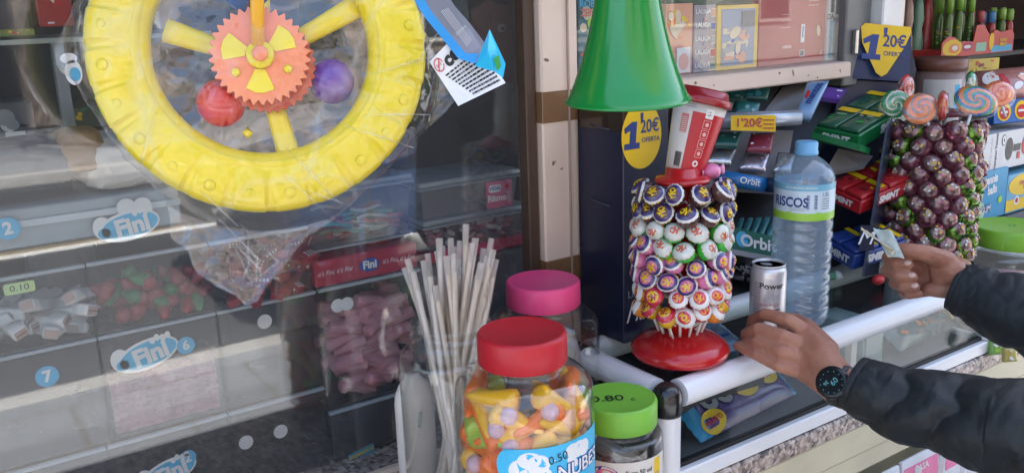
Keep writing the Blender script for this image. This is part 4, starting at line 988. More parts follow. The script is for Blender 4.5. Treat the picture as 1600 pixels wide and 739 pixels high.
# green jar label
fg = cyl(cG, .0618, face_ang(cG), 0); mb = MB(); mb.patch(-.052, .075, .0, .098, mat('label_white', (.74, .70, .62), .5), 30, 4, .0003, fn=fg)
mb.text('Euro 50 ud', .028, .083, .0085, BLACK, .0008, fn=fg, bold=.02); mb.lines(.012, .073, .05, 8, .0075, GREY, 4, fn=fg, hh=.28)
mb.ell(-.018, .072, .022, .020, PUR, .0006, 24, fn=fg); mb.ell(-.016, .076, .016, .012, PNK, .0009, 20, fn=fg); mb.ell(-.018, .068, .010, .006, WHITE, .0012, 16, fn=fg); mb.ell(-.02, .05, .018, .012, mat('plum', (.25, .05, .15), .5), .0013, 20, fn=fg)
mb.rect(.058, .07, .012, .05, YEL, .0006, fn=fg); mb.build('label', jg)
# faint print on the pink jar contents: pale paper bag inside, white tubs in straw jar
MB(T(cP)).lathe([(0, .01), (.05, .01), (.06, .03), (.058, .12), (.05, .19), (.03, .205), (0, .2)], mat('pale_sachet', (.42, .38, .38), .5, bump=.8, bscale=25), 24, fn=lambda r, z, a: V((r * (1 + .12 * math.sin(5 * a + z * 40)) * math.cos(a), r * (1 + .12 * math.sin(5 * a + z * 40)) * math.sin(a), z))).build('paper_sachets', origin=cP, label='pale bundle of paper sachets inside the pink lidded jar', cat='sachets')
wb = mat('milky_plastic', (.74, .70, .64), .4, sss=.1)
q = cS + V((-.155, .01, 0)); q = P(652, 700, 1.29); q.z = ZC
mb = MB(T(q)); mb.lathe([(0, 0), (.026, 0), (.030, .006), (.030, .135), (.028, .15), (.022, .163), (.013, .172), (.011, .178), (0, .178)], wb, 40, fn=lambda r, z, a: V((r * math.cos(a), r * .6 * math.sin(a), z)))
mb.text('AGUA', 0, 0, .009, mat('teal_print', (.05, .35, .4), .5), .001, M=T(-.002, -.0184, .115) @ FRONT @ RZ(80)); mb.build('milky_bottle', origin=q, label='flat milky white bottle standing behind the jar of paper straws', cat='bottle')
# straws ----------------------------------------------------------------
sm = mat('straw_paper', (.80, .66, .50), .6, vary=.1, vscale=200); sw = mat('straw_white', (.78, .72, .66), .5)
slv = clear('straw_sleeve', (1, 1, 1), f0=.05, rough=.12, body=.32, brgb=(.92, .86, .8), bump=.5, bscale=60, gain=.7)
tips = [(637, 405, 1), (650, 440, 0), (661, 407, 1), (672, 432, 1), (683, 392, 0), (686, 372, 1), (697, 400, 0), (704, 372, 1), (712, 385, 0), (722, 418, 0), (728, 350, 0), (735, 398, 0), (743, 372, 1), (752, 410, 0), (760, 400, 0), (768, 372, 1), (775, 405, 0), (716, 430, 1), (692, 420, 0), (748, 440, 0), (762, 440, 0), (671, 455, 1), (706, 420, 0), (730, 440, 1), (632, 418, 0), (645, 425, 1), (668, 396, 0), (691, 384, 1), (709, 396, 0), (719, 376, 1), (738, 380, 0), (756, 388, 1), (771, 390, 0), (680, 446, 0), (699, 452, 1), (740, 430, 0)]
L = []
rg = random.Random(11)
for i, (u, v, wh) in enumerate(tips):
    tp = P(u, v, 1.20 + rg.uniform(-.035, .035))
    a = rg.uniform(0, 2 * PI); b = cS + V((-(tp.x - cS.x) * .35 + .015 * math.cos(a), -(tp.y - cS.y) * .3 + .03 * math.sin(a), .006))
    d = tp - b; L_ = d.length
    t = thing('wrapped_straw', None, 'straw', b, 'wrapped straws in the open jar')
    k = .93
    MB().tube([b, b + d * .5, b + d * k], .0034, sw if wh else sm, 10).build('straw', t)
    fx = frame(b, d, RT)      # sleeve: flat sheath with crimped flat end
    fn = lambda s_, a: 1
    mb = MB(); n = 14; pts = [b + d * (q / n) * 1.0 for q in range(n + 1)]; pts[-1] = tp
    fl = [.0042 if q < n else .0040 for q in range(n + 1)]
    vs = []
    side = (RT - d.normalized() * RT.dot(d.normalized())).normalized(); dep = d.normalized().cross(side)
    for q in range(n + 1):
        z = 1 if q / n < k else .12
        for j in range(10):
            aa = 2 * PI * j / 10; vs.append(pts[q] + side * math.cos(aa) * .0047 * (1 + .1 * math.sin(q * 2 + i)) + dep * math.sin(aa) * .0040 * z)
    fs = [(q * 10 + j, q * 10 + (j + 1) % 10, (q + 1) * 10 + (j + 1) % 10, (q + 1) * 10 + j) for q in range(n) for j in range(10)]
    mb.add(vs, fs, slv, True).build('sleeve', t); t['_t'] = list(tp); L.append(t)
L.sort(key=lambda o: project(V(o['_t']))[0])
for i, o in enumerate(L): o['label'] = 'film wrapped straw in the open jar, tip {} from the left'.format(ORD[i])
# gummy cones and balls in the red jar -------------------------------------
cc = {'orange': mat('gummy_orange', (.95, .20, .015), .3, coat=.3, vary=.12), 'yellow': mat('gummy_yellow', (.95, .50, .01), .3, coat=.3, vary=.1), 'green': mat('gummy_green', (.42, .58, .06), .35, coat=.3, vary=.1), 'peach': mat('gummy_peach', (.85, .45, .25), .4, vary=.1)}
bm_ = mat('gummy_lilac', (.68, .45, .52), .4, vary=.06)
def cone(c):
    mb = MB(); mb.lathe([(0, -.040), (.0028, -.039), (.006, -.030), (.0105, -.004), (.0145, .016), (.0145, .021), (.011, .0245), (0, .0255)], cc[c], 24, RY(90), fn=None)
    return mb.build('gummy_cone')
pr = {c: cone(c) for c in cc}; used = set(); by = {c: [] for c in cc}; rg = random.Random(21)
fa = face_ang(cR); k = 0
order = ['yellow', 'orange', 'orange', 'yellow', 'peach', 'orange', 'green', 'yellow', 'orange']
for lay in range(14):
    z = .014 + lay * .0168
    for j in range(8):
        a = fa + (j - 3.5) * .62 + rg.uniform(-.1, .1) + (lay % 2) * .3; r = .064 - rg.random() * .008
        if j in (0, 7): r = .056
        if lay == 13 and j % 2: continue
        c = order[(k * 5 + lay) % 9]; k += 1
        o = pr[c] if c not in used else pr[c].copy()
        if c in used: COL.objects.link(o)
        used.add(c); o.location = cR + V((r * math.cos(a), r * math.sin(a), z + rg.uniform(-.003, .005)))
        o.rotation_euler = (0, R(rg.uniform(-45, 45)), a + PI / 2 + R(rg.uniform(-25, 25)) + (PI if rg.random() < .5 else 0)); tag(o, None, 'gummy cone', 'gummy cones in the red lidded jar'); by[c].append(o)
for c, Lx in by.items(): ordinal_labels(Lx, c + ' gummy cone in the red lidded jar, {} from the top', 1)
Lb = []
for (u, v) in ((776, 671), (795, 650), (797, 697), (859, 643), (742, 724)):
    # on the inner wall of the jar
    d = ray(u, v); d2_ = V((d.x, d.y)); o2 = V((CAM.x - cR.x, CAM.y - cR.y)); rr = .0725
    A_ = d2_.dot(d2_); B_ = 2 * d2_.dot(o2); C2 = o2.dot(o2) - rr * rr; disc = max(0, B_ * B_ - 4 * A_ * C2); tt = (-B_ - math.sqrt(disc)) / (2 * A_)
    p = CAM + d * tt; o = MB().sphere(p, .0105, bm_, 20, 12).build('candy_ball', origin=p, cat='candy ball', group='lilac candy balls in the red lidded jar'); Lb.append(o)
ordinal_labels(Lb, 'pale lilac candy ball among the gummy cones, {} from the left')
# contents of the green lidded jar: small dark sweets low down
dk = mat('plum_sweet', (.16, .04, .09), .4); L = []
for i in range(24):
    a = rg.uniform(0, 2 * PI); r = .045 * math.sqrt(rg.random()); p = cG + V((r * math.cos(a), r * math.sin(a), .012 + .022 * (i // 8)))
    L.append(MB().sphere(p, (.011, .010, .009), dk, 14, 8).build('plum_sweet', origin=p, cat='sweet', group='plum sweets in the green lidded jar'))
ordinal_labels(L, 'dark plum sweet at the bottom of the green lidded jar, {} from the left')

# ================================================================== LOLLIPOP STAND (left)
cL = PZ(1062, 556, ZT); cL.z = ZT
st = thing('lollipop_stand', 'red plastic lollipop stand with a round dish base on the case corner', 'lollipop stand', cL)
rp = mat('red_plastic', (.50, .012, .015), .22, coat=.3, vary=.05)
X = T(cL)
MB(X).lathe([(0, .001), (.050, .001), (.066, .004), (.0715, .009), (.0722, .015), (.069, .021), (.058, .029), (.040, .036), (.030, .040), (.026, .042), (0, .042)], rp, 64).build('base_dish', st)
MB(X).lathe([(.0, .04), (.022, .04), (.019, .07), (.019, .258), (.038, .262), (.040, .267), (.036, .271), (.024, .273), (.023, .284), (0, .284)], rp, 40).build('pole', st)
kred = mat('wrap_maroon', (.10, .02, .025), .25, .3, bump=.5, bscale=40)
def lolly(body, ring, core, inkm, word='KOJAK', r=.0152, body2=None, caps=None):
    """local +z = outward; stick goes -z"""
    t = thing('lollipop', None, 'lollipop', (0, 0, 0), 'wrapped lollipops on the red stand', local=True)
    mb = MB(); N = 24
    pr = [(0.0, -r * 1.02), (r * .3, -r * .98), (r * .62, -r * .8), (r * .9, -r * .42), (r, 0), (r * .97, r * .28), (r * .99, r * .34), (r * .86, r * .52), (r * .6, r * .74), (r * .3, r * .84), (0, r * .87)]
    ms = [body2 or body] * 2 + [body] * 3 + (caps or [WHITE, ring, ring, core, core])
    ms = ms[:len(pr) - 1]
    def fn(rr, z, a): k = 1 + (.05 * math.sin(a * 13 + z * 300) + .02 * math.sin(a * 29)) * (1 if z < r * .4 else .15); return V((rr * k * math.cos(a), rr * k * math.sin(a), z))
    mb.lathe(pr, ms, 32, fn=fn, cap=False); mb.build('wrapped_candy', t)
    def cap(x, y, z=0): rr = math.hypot(x, y) / r; return V((x, y, r * .87 - .62 * r * rr * rr * .95 + .0005 + z))
    mb = MB(); mb.text(word, 0, -r * .0, r * .80, inkm, .0004, fn=cap, bold=.06, sx=.80); mb.build('lettering', t)
    mb = MB(); mb.tube([(0, 0, -r), (0, 0, -r - .035)], .0018, mat('stick_white', (.75, .74, .72), .5), 8); mb.build('stick', t)
    mb = MB(); mb.lathe([(.0045, -r * 1.25), (.0028, -r * 1.15), (.003, -r * .98)], body, 12, fn=lambda rr, z, a: V((rr * (1 + .25 * math.sin(a * 5)) * math.cos(a), rr * (1 + .25 * math.sin(a * 5)) * math.sin(a), z)), cap=False); mb.build('wrapper_twist', t)
    return t
def wm(n, c, **k): return mat('wrap_' + n, c, .22, 0, coat=.5, bump=.5, bscale=45, vary=.12, vscale=60)
pro = {
 'violet': lolly(wm('brown', (.09, .035, .03)), wm('violet', (.05, .035, .17)), wm('brown', (.09, .035, .03)), YEL, caps=[WHITE, WHITE, wm('violet', (.05, .035, .17)), wm('brown', (.09, .035, .03)), wm('brown', (.09, .035, .03))]),
 'green': lolly(wm('green', (.06, .50, .05)), wm('white', (.66, .68, .62)), wm('white', (.66, .68, .62)), wm('orange_ink', (.65, .10, .02))),
 'pink': lolly(wm('pink', (.78, .22, .42)), wm('violet', (.05, .035, .17)), wm('rose', (.62, .15, .32)), YEL, caps=[wm('rose_white', (.75, .5, .6)), WHITE, wm('violet', (.05, .035, .17)), wm('rose', (.62, .15, .32)), wm('rose', (.62, .15, .32))]),
 'red': lolly(wm('red', (.60, .03, .08)), WHITE, wm('red', (.60, .03, .08)), wm('orange_text', (.9, .35, .02))),
 'yellow': lolly(wm('yellow', (.82, .50, .02)), wm('red', (.60, .03, .08)), wm('yellow', (.82, .50, .02)), wm('darkred', (.4, .03, .02))),
 'orange': lolly(wm('amber', (.75, .25, .02)), WHITE, wm('red', (.60, .03, .08)), YEL, 'POP'),
}
tiers = [(.252, 'violet'), (.226, 'violet'), (.202, 'green'), (.178, 'green'), (.155, 'pink'), (.131, 'pink'), (.106, 'redmix'), (.083, 'yelmix')]
TN = ['top', 'second', 'third', 'fourth', 'fifth', 'sixth', 'seventh', 'bottom']
fa = face_ang(cL); rg = random.Random(31); used = set()
for ti, (z, colr) in enumerate(tiers):
    row = {}
    for j in range(9):
        a = fa + (j - 4) * (2 * PI / 12.5) + (ti % 2) * .25 - .12
        if abs((a - fa)) > 1.95: continue
        a += rg.uniform(-.085, .085)
        c = colr
        if colr == 'redmix': c = ['red', 'red', 'orange', 'yellow', 'red'][j % 5]
        if colr == 'yelmix': c = ['orange', 'red', 'orange', 'yellow', 'yellow'][(j + 1) % 5]
        if colr == 'green' and ti == 3 and j <= 2: c = 'pink'
        o = pro[c] if c not in used else copy_tree(pro[c]); used.add(c)
        rr = .0595 + rg.uniform(-.0045, .0045) - (.004 if ti == 7 else 0)
        p = cL + V((rr * math.cos(a), rr * math.sin(a), z + rg.uniform(-.0045, .0045)))
        up = R(rg.uniform(14, 32)) if ti > 1 else R(rg.uniform(26, 42))
        if ti == 7: up = R(rg.uniform(24, 34))
        zax = V((math.cos(a) * math.cos(up), math.sin(a) * math.cos(up), math.sin(up)))
        xa_ = V((0, 0, 1)).cross(zax).normalized(); ya = zax.cross(xa_)
        m3 = Matrix((xa_, ya, zax)).transposed().to_4x4(); m3 = T(p) @ m3 @ RZ(rg.uniform(-100, 100) if ti < 2 else rg.uniform(-70, 80)) @ RX(rg.uniform(-24, 24)) @ RY(rg.uniform(-24, 24)) @ Matrix.Diagonal((rg.uniform(.90, 1.08), rg.uniform(.86, 1.04), rg.uniform(.92, 1.12), 1))
        o.matrix_world = m3; o.matrix_basis = m3
        o['category'] = 'lollipop'; row.setdefault(c, []).append(o)
    for c, Lx in row.items(): ordinal_labels(Lx, c + ' lollipop in the ' + TN[ti] + ' tier, {} of its colour from the left')
# two odd ones
for (u, v, t_, m_, lab) in ((1112, 268, 1.27, wm('pink', (.78, .22, .42)), 'loose pink twisted sweet wedged beside the red cup'), (1121, 432, 1.27, wm('red', (.60, .03, .08)), 'plain red wrapped sweet poking out of the right side of the stand'), (1122, 408, 1.275, wm('purple', (.2, .03, .3)), 'purple wrapped sweet poking out of the right side of the stand')):
    p = P(u, v, t_); mb = MB(T(p)); mb.sphere((0, 0, 0), (.0145, .0125, .0115), m_, 20, 12)
    for s_ in (-1, 1): mb.lathe([(.002, .012), (.008, .022), (.0085, .0225), (.002, .0125)], m_, 12, RY(90 * s_), fn=lambda rr, z, a: V((rr * (1 + .2 * math.sin(a * 4)) * math.cos(a), rr * .5 * math.sin(a), z)))
    mb.build('wrapped_sweet', origin=p, label=lab, cat='sweet')
# sticks in the bottom tier, pointing down
L = []
for j in range(7):
    a = fa + (j - 3) * .42; p0 = cL + V((.044 * math.cos(a), .044 * math.sin(a), .074)); p1 = cL + V((.032 * math.cos(a), .032 * math.sin(a), .043))
    L.append(MB().tube([p0, p1], .0021, mat('stick_white', (.75, .74, .72), .5), 10).build('stick', st))

# ================================================================== RED CUP on the stand
cb_ = P(1068, 272, 1.275); ct = P(1096, 157, 1.26)
ax = (ct - cb_).normalized(); X_ = frame(cb_, RT - ax * RT.dot(ax), ax); M = X_ @ RX(-90)
H_ = (ct - cb_).length
t = thing('paper_cup', 'white and red printed paper cup with a red lid leaning on top of the stand', 'cup', cb_)
cr_ = mat('cup_red', (.48, .015, .025), .4); cw = mat('cup_white', (.72, .68, .62), .5)
M = Matrix(); zx = ax; xx = (RT - ax * RT.dot(ax)).normalized(); yy = zx.cross(xx); M = Matrix((xx, yy, zx)).transposed().to_4x4(); M.translation = cb_
def cupr(z): return .0265 + (.0385 - .0265) * z / H_
MB(M).lathe([(0, 0), (.0255, 0), (cupr(0), .001), (cupr(H_), H_)], cw, 56).build('body', t)
def cf(x, y, z=0):
    y2 = y; r = cupr(y2); a = -PI / 2 + x / .032; return M @ V(((r + z) * math.cos(a), (r + z) * math.sin(a), y2))
mb = MB(); mb.patch(-.013, .10, .003, H_ * .83, cr_, 26, 8, .0004, fn=cf); mb.build('red_wrap', t)
mb = MB()
mb.rect(.008, .088, .010, .013, WHITE, .0009, fn=cf, r=.001); mb.art(.008, .088, .007, .009, [GREY], 5, 2, fn=cf, z=.0012)
for k in range(4):
    y = .073 - k * .0135
    for (a, b, cx_, cy_) in ((.010, .0006, 0, .0055), (.010, .0006, 0, -.0055), (.0006, .0115, .005, 0), (.0006, .0115, -.005, 0)): mb.rect(.008 + cx_, y + cy_, a, b, mat('pale_rose', (.75, .45, .42), .5), .0009, fn=cf)
    mb.ell(.008, y, .0025, .0028, mat('pale_rose', (.75, .45, .42), .5), .0010, 12, fn=cf)
mb.ell(.007, .018, .0045, .0045, WHITE, .0009, 18, fn=cf); mb.ell(.007, .018, .002, .002, cr_, .0013, 14, fn=cf)
mb.lines(.0, .009, .015, 2, .003, mat('pale_rose', (.75, .45, .42), .5), 4, fn=cf)
mb.rect(-.0215, .07, .010, .026, mat('faded_red', (.6, .2, .18), .5), .0006, fn=cf, r=.001); mb.lines(-.0255, .078, .008, 8, .0028, cw, 4, z=.001, fn=cf)
for k in range(9): mb.rect(-.0265 + k * .0012, .02, .0006, .020, BLACK, .0006, fn=cf)
mb.lines(-.024, .100, .014, 3, .003, GREY, 8, fn=cf)
mb.build('print', t)
MB(M).lathe([(.041, H_ - .006), (.0425, H_ - .005), (.0425, H_ + .003), (.040, H_ + .005), (.037, H_ + .006), (.035, H_ + .014), (.033, H_ + .016), (.031, H_ + .011), (0, H_ + .011)], mat('cup_lid', (.33, .012, .018), .3, coat=.2), 56).build('lid', t)

# ================================================================== WATER BOTTLE
cB = PZ(1247, 500, ZT); cB.z = ZT
tb_ = (V((cB.x, cB.y, ZT)) - CAM).dot(FW)
HB = 0
for k in range(400):
    if project(cB + V((0, 0, k * .001)))[1] < 221: HB = k * .001; break
RB = 45 / FPX * tb_ * .985
bt = thing('water_bottle', 'tall ribbed plastic water bottle with a blue cap on the glass case', 'bottle', cB)
wat = clear('water_body', (.74, .85, .93), f0=.06, rough=.05, body=.26, brgb=(.70, .84, .96), bump=.12, bscale=30, gain=.7)
prof = [(0, .004), (RB * .7, .001), (RB * .92, .004), (RB, .016)]
z = .016
n = int((HB * .60 - .016) / .0175)
for k in range(n):
    z0 = .016 + k * .0175
    prof += [(RB, z0 + .006), (RB * .99, z0 + .011), (RB * .955, z0 + .0145), (RB * .99, z0 + .0175)]
zl0 = .016 + n * .0175
prof += [(RB * .985, zl0 + .004), (RB * .985, HB * .80)]
for k in range(1, 11):
    s_ = k / 10; prof.append((RB * .985 * (1 - s_ ** 1.9) + .017 * s_ ** 1.9, HB * .80 + s_ * (HB * .925 - HB * .80)))
prof += [(.0145, HB * .93), (.0145, HB * .945)]
def bf(r, z, a):
    # slanted waves on the ribs in the lower half
    k = 1
    if z < zl0: k = 1 + .006 * math.sin(a * 3 + z * 160)
    return V((r * k * math.cos(a), r * k * math.sin(a), z + (.003 * math.sin(a * 4) if .02 < z < zl0 else 0)))
MB(T(cB)).lathe(prof, wat, 72, fn=bf, cap=False).build('body', bt)
capb = mat('cap_blue', (.16, .40, .62), .35, sss=.1)
MB(T(cB)).lathe([(.0175, HB * .93), (.0182, HB * .932), (.0182, HB * .948), (.0172, HB * .95), (.0172, HB - .002), (.0158, HB), (0, HB)], capb, 72, fn=lambda r, z, a: V((r * (1 + .012 * math.sin(a * 36)) * math.cos(a), r * (1 + .012 * math.sin(a * 36)) * math.sin(a), z))).build('cap', bt)
fb = cyl(cB, RB * .99, face_ang(cB), 0); lz0, lz1 = zl0 + .003, HB * .795
mb = MB(); lbw = mat('label_pale', (.62, .74, .80), .4); hh = lz1 - lz0
mb.patch(-.14, .14, lz0 + .012, lz1 - .010, lbw, 80, 3, .0003, fn=fb); mb.patch(-.14, .14, lz1 - .010, lz1, mat('label_top', (.20, .48, .62), .4), 80, 1, .0004, fn=fb)
mb.patch(-.14, .14, lz0, lz0 + .012, LIME, 80, 1, .0004, fn=fb)
mb.text('RISCOS', -.022, lz0 + hh * .50, .0205, mat('navy_ink', (.02, .05, .22), .4), .0009, fn=fb, bold=.03, sx=.85)
mb.text('AGUA MINERAL NATURAL', -.005, lz1 - .005, .0042, WHITE, .0008, fn=fb, bold=.02); mb.lines(-.020, lz0 + .020, .022, 2, .003, GREY, 3, fn=fb)
mb.rect(.012, lz0 + hh * .52, .019, .024, WHITE, .0006, fn=fb)
for k in range(11): mb.rect(.012, lz0 + hh * .52 - .0105 + k * .0021, .0165, .0009 + .0005 * (k % 2), mat('navy_ink', (.02, .05, .22), .4), .0009, fn=fb)
mb.text('1,5L', .034, lz0 + hh * .72, .0085, mat('navy_ink', (.02, .05, .22), .4), .0009, fn=fb); mb.lines(.028, lz0 + hh * .6, .014, 5, .0038, GREY, 6, fn=fb)
mb.ell(.0, lz0 + .010, .03, .006, LIME, .0006, 20, fn=fb)
mb.build('label', bt)

# ================================================================== ENERGY CAN
cC = PZ(1197, 528, ZT); cC.z = ZT; cC.y = max(cC.y, YF + .047)
tcn = (cC - CAM).dot(FW); p_ = project(cC); cC = cC + RT * ((1197 - p_[0]) / FPX * tcn)
rc = 27.3 / FPX * tcn
HC = [k * .001 for k in range(300) if project(cC + V((0, 0, k * .001)))[1] < 411][0]
cn = thing('drink_can', 'slim silver energy drink can held by the customer on the case', 'can', cC)
sil = mat('brushed_silver', (.68, .66, .66), .32, .45, vary=.03); 
MB(T(cC)).lathe([(0, .003), (rc * .7, .002), (rc * .78, 0), (rc * .86, .003), (rc, .012), (rc, HC - .014), (rc * .97, HC - .010), (rc * .9, HC - .004)], sil, 56).build('body', cn)
MB(T(cC)).lathe([(rc * .9, HC - .0045), (rc * .93, HC - .001), (rc * .92, HC), (rc * .89, HC), (rc * .87, HC - .004), (0, HC - .004)], mat('can_lid', (.72, .71, .70), .35, .35), 48).build('rim', cn)
mb = MB(T(cC) @ T(0, 0, HC - .0035) @ RZ(20)); mb.ell(0, .004, .006, .009, mat('can_tab', (.55, .54, .53), .3, .5), .0012, 20); mb.build('pull_tab', cn)
fc = cyl(cC, rc, face_ang(cC), 0); mb = MB()
for i in range(9):
    for j in range(16): mb.ell(-.006 + i * .0018, HC * .83 - j * .0026, .00055, .00065, mat('dot_ink', (.22, .2, .2), .5), .0003, 6, fn=fc)
mb.text('Power', .006, HC * .745, .0125, BLACK, .0006, fn=fc, bold=.02, sx=1.15); mb.text('cat', .012, HC * .61, .0145, mat('pale_ink', (.55, .53, .54), .5), .0006, fn=fc)
mb.text('ENERGY', .003, HC * .49, .0065, mat('brick_ink', (.5, .08, .06), .5), .0006, fn=fc, sx=1.2); mb.lines(.0, HC * .43, .02, 2, .0035, BLACK, 3, fn=fc); mb.lines(-.022, HC * .78, .011, 14, .0036, mat('dot_ink', (.22, .2, .2), .5), 5, fn=fc, hh=.25)
mb.build('print', cn)
# ================================================================== CARD DISPLAYS, GUM RACK, RIGHT HAND STOCK
def price_badge(mb, fn, s=1, shape='shield'):
    if shape == 'shield': pts = [(-.5, .42), (-.42, .5), (.5, .5), (.52, .40), (.42, .1), (.1, -.48), (.0, -.55), (-.12, -.48), (-.45, .1)]
    else: pts = [(.50 * math.cos(a), .62 * math.sin(a) * (1 if math.sin(a) < 0 else 1.05)) for a in [k * PI / 18 for k in range(36)]]
    mb.poly([(x * s, y * s) for x, y in pts], YEL, 0, .0006, fn=fn)
    ink = mat('navy_ink', (.02, .03, .10), .4)
    mb.poly([(x * s * .5 - .24 * s, y * s * .5 + .03 * s) for x, y in [(-.40, -.50), (.36, -.50), (.36, -.28), (.16, -.28), (.24, .52), (-.02, .52), (-.40, .30), (-.36, .10), (-.10, .22), (-.14, -.28), (-.40, -.28)]], ink, .0006, .0012, fn=fn); mb.text("'", -.0 * s, .22 * s, .5 * s, ink, .0012, fn=fn, bold=.03)
    mb.text('20€', .20 * s, .17 * s, .34 * s, ink, .0012, fn=fn, bold=.02, sx=.85); mb.text('OFERTA', .22 * s, -.08 * s, .125 * s, ink, .0012, fn=fn, bold=.015)
# left navy display box
yF = .985; zB0 = ZT + .001
xD0 = XU(974, yF, 1.40); xD1 = XU(1044, yF, 1.40)
yb = yF
while XU(906, yb, 1.40) < xD0 and yb < 1.3: yb += .002
yb = min(yb, 1.093)
zD1 = PY(1000, 156, yF).z
dn = thing('cardboard_display', 'tall navy cardboard display with a yellow price badge behind the red lollipop stand', 'display stand', (xD0, yF, zB0))
MB().b2((xD0, yF, zB0), (xD1, yb, zD1), NAVY, .0015).build('carton_body', dn)
mb = MB(); bx, bz = PY(1002, 213, yF).x, PY(1002, 213, yF).z
ff = lambda x, y, z=0: V((bx + x, yF - .0006 - z, bz + y))
price_badge(mb, ff, .078, 'egg'); mb.build('price_badge', dn)
mb = MB(); sp_ = mat('navy_gloss', (.02, .08, .20), .3)
mb.text('LIBE', xD0 + .022 - bx, PY(975, 463, yF).z - bz, .016, GREY, .0004, fn=ff); mb.text('Ma', xD0 + .028 - bx, PY(975, 492, yF).z - bz, .048, WHITE, .0005, fn=ff, sx=.7, shear=.35)
mb.ell(.02, -.115, .03, .016, sp_, .0003, 20, fn=ff, rot=.7); mb.ell(-.0, -.15, .01, .05, sp_, .0004, 20, fn=ff, rot=-.2); mb.build('lettering', dn)
mb = MB(); mb.b2((xD0 - .001, yF - .001, zD1 - .045), (xD1 - .03, yb, zD1 - .012), clear('brown_tape_film', (.45, .3, .16), f0=.06, rough=.1, body=.4, brgb=(.12, .07, .04)), .0005); mb.build('tape', dn)
for v in (212, 336): p = PY(930, v, yF); MB().tube([(xD0 - .0012, yb - .03, p.z + .004), (xD0 - .0018, yb - .075, p.z)], .0012, mat('slot_edge', (.05, .06, .10), .4), 6).build('slot', dn)
# quads in view: slab helper
def slab(pts, ds, h, m, name, label=None, cat=None, parent=None, group=None, deco=None, bulge=0):
    q = [P(u, v, d) for (u, v), d in zip(pts, ds)]       # TL TR BR BL
    n = (q[1] - q[3]).cross(q[0] - q[2]).normalized()
    if n.dot(CAM - q[0]) < 0: n = -n
    N = 8; vs = []; 
    def fn(x, y, z=0):
        p = (q[3] * (1 - x) + q[2] * x) * (1 - y) + (q[0] * (1 - x) + q[1] * x) * y
        b = bulge * (max(0, 1 - abs(2 * x - 1) ** 2.5)) ** .5 * (max(0, 1 - abs(2 * y - 1) ** 2.5)) ** .5
        return p + n * (b + z)
    if bulge:
        for j in range(N + 1):
            for i in range(N + 1): vs.append(fn(i / N, j / N))
        for j in range(N + 1):
            for i in range(N + 1): vs.append(fn(i / N, j / N) - n * (h + 1.6 * (fn(i / N, j / N) - fn(i / N, j / N, -1) - n).length) - n * (bulge * 1.8 * (max(0, 1 - abs(2 * i / N - 1) ** 2.5)) ** .5 * (max(0, 1 - abs(2 * j / N - 1) ** 2.5)) ** .5))
        M_ = (N + 1) ** 2
        fs = [(j * (N + 1) + i, j * (N + 1) + i + 1, (j + 1) * (N + 1) + i + 1, (j + 1) * (N + 1) + i) for j in range(N) for i in range(N)]
        fs += [tuple(reversed([a + M_ for a in f])) for f in fs]
        rim = [i for i in range(N + 1)] + [j * (N + 1) + N for j in range(1, N + 1)] + [N * (N + 1) + i for i in range(N - 1, -1, -1)] + [j * (N + 1) for j in range(N - 1, 0, -1)]
        for a, b in zip(rim, rim[1:] + rim[:1]): fs.append((b, a, a + M_, b + M_))
        mb = MB().add(vs, fs, m, True)
    else:
        f = [q[3], q[2], q[1], q[0]]; vs = f + [p - n * h for p in f]
        mb = MB().add(vs, [(0, 1, 2, 3), (7, 6, 5, 4), (0, 4, 5, 1), (1, 5, 6, 2), (2, 6, 7, 3), (3, 7, 4, 0)], m)
    W = ((q[2] - q[3]).length + (q[1] - q[0]).length) / 2; Hh = ((q[0] - q[3]).length + (q[1] - q[2]).length) / 2
    g = lambda x, y, z=0: fn(x / W + .5, y / Hh + .5, z + .0004)
    if deco: deco(mb, g, W, Hh)
    return mb.build(name, parent, origin=None if parent else q[3], label=label, cat=cat, group=group)
def tx(t, ts, col, x=0, y=0, rot=0, bold=.03, sx=1, extra=None, shear=0):
    def f(mb, g, w_, h_):
        if extra: extra(mb, g, w_, h_)
        mb.text(t, x * w_, y * h_, ts * h_, col, .0012, fn=g, bold=bold, rot=rot, sx=sx, shear=shear)
    return f
def ar(cols, n, seed, mn=.06, mx=.22): return lambda mb, g, w_, h_: mb.art(0, 0, w_ * .94, h_ * .94, cols, n, seed, fn=g, z=.0004, mn=mn, mx=mx)
foil = mat('silver_foil', (.62, .66, .68), .22, .8, bump=1, bscale=45, vary=.2); teal = mat('teal_pack', (.02, .17, .18), .3, coat=.3, vary=.2, vscale=40)
dgreen = mat('dark_green_pack', (.015, .09, .07), .3, coat=.3); black = mat('black_shelf', (.018, .018, .02), .4); greyp = mat('grey_slot', (.26, .25, .25), .5)
rack_ = thing('gum_rack', 'black tiered gum rack with grey slots and a silver price rail behind the bottle', 'gum rack', P(1180, 470, 1.66))
slab([(1095, 118), (1335, 110), (1300, 480), (1110, 500)], [1.86, 1.86, 1.72, 1.70], .02, black, 'back_plate', parent=rack_)
slab([(1222, 137), (1268, 128), (1248, 184), (1190, 180)], [1.74, 1.76, 1.66, 1.65], .006, greyp, 'slot_tray', parent=rack_)
slab([(1110, 120), (1226, 118), (1192, 180), (1096, 190)], [1.75, 1.76, 1.67, 1.66], .006, mat('slate_tray', (.07, .08, .085), .5), 'slot_tray', parent=rack_)
a, b = P(1104, 190, 1.60), P(1250, 184, 1.60); MB().tube([a, b], .0145, mat('silver_rail', (.42, .48, .55), .25, .5), 20).build('silver_rail', rack_)
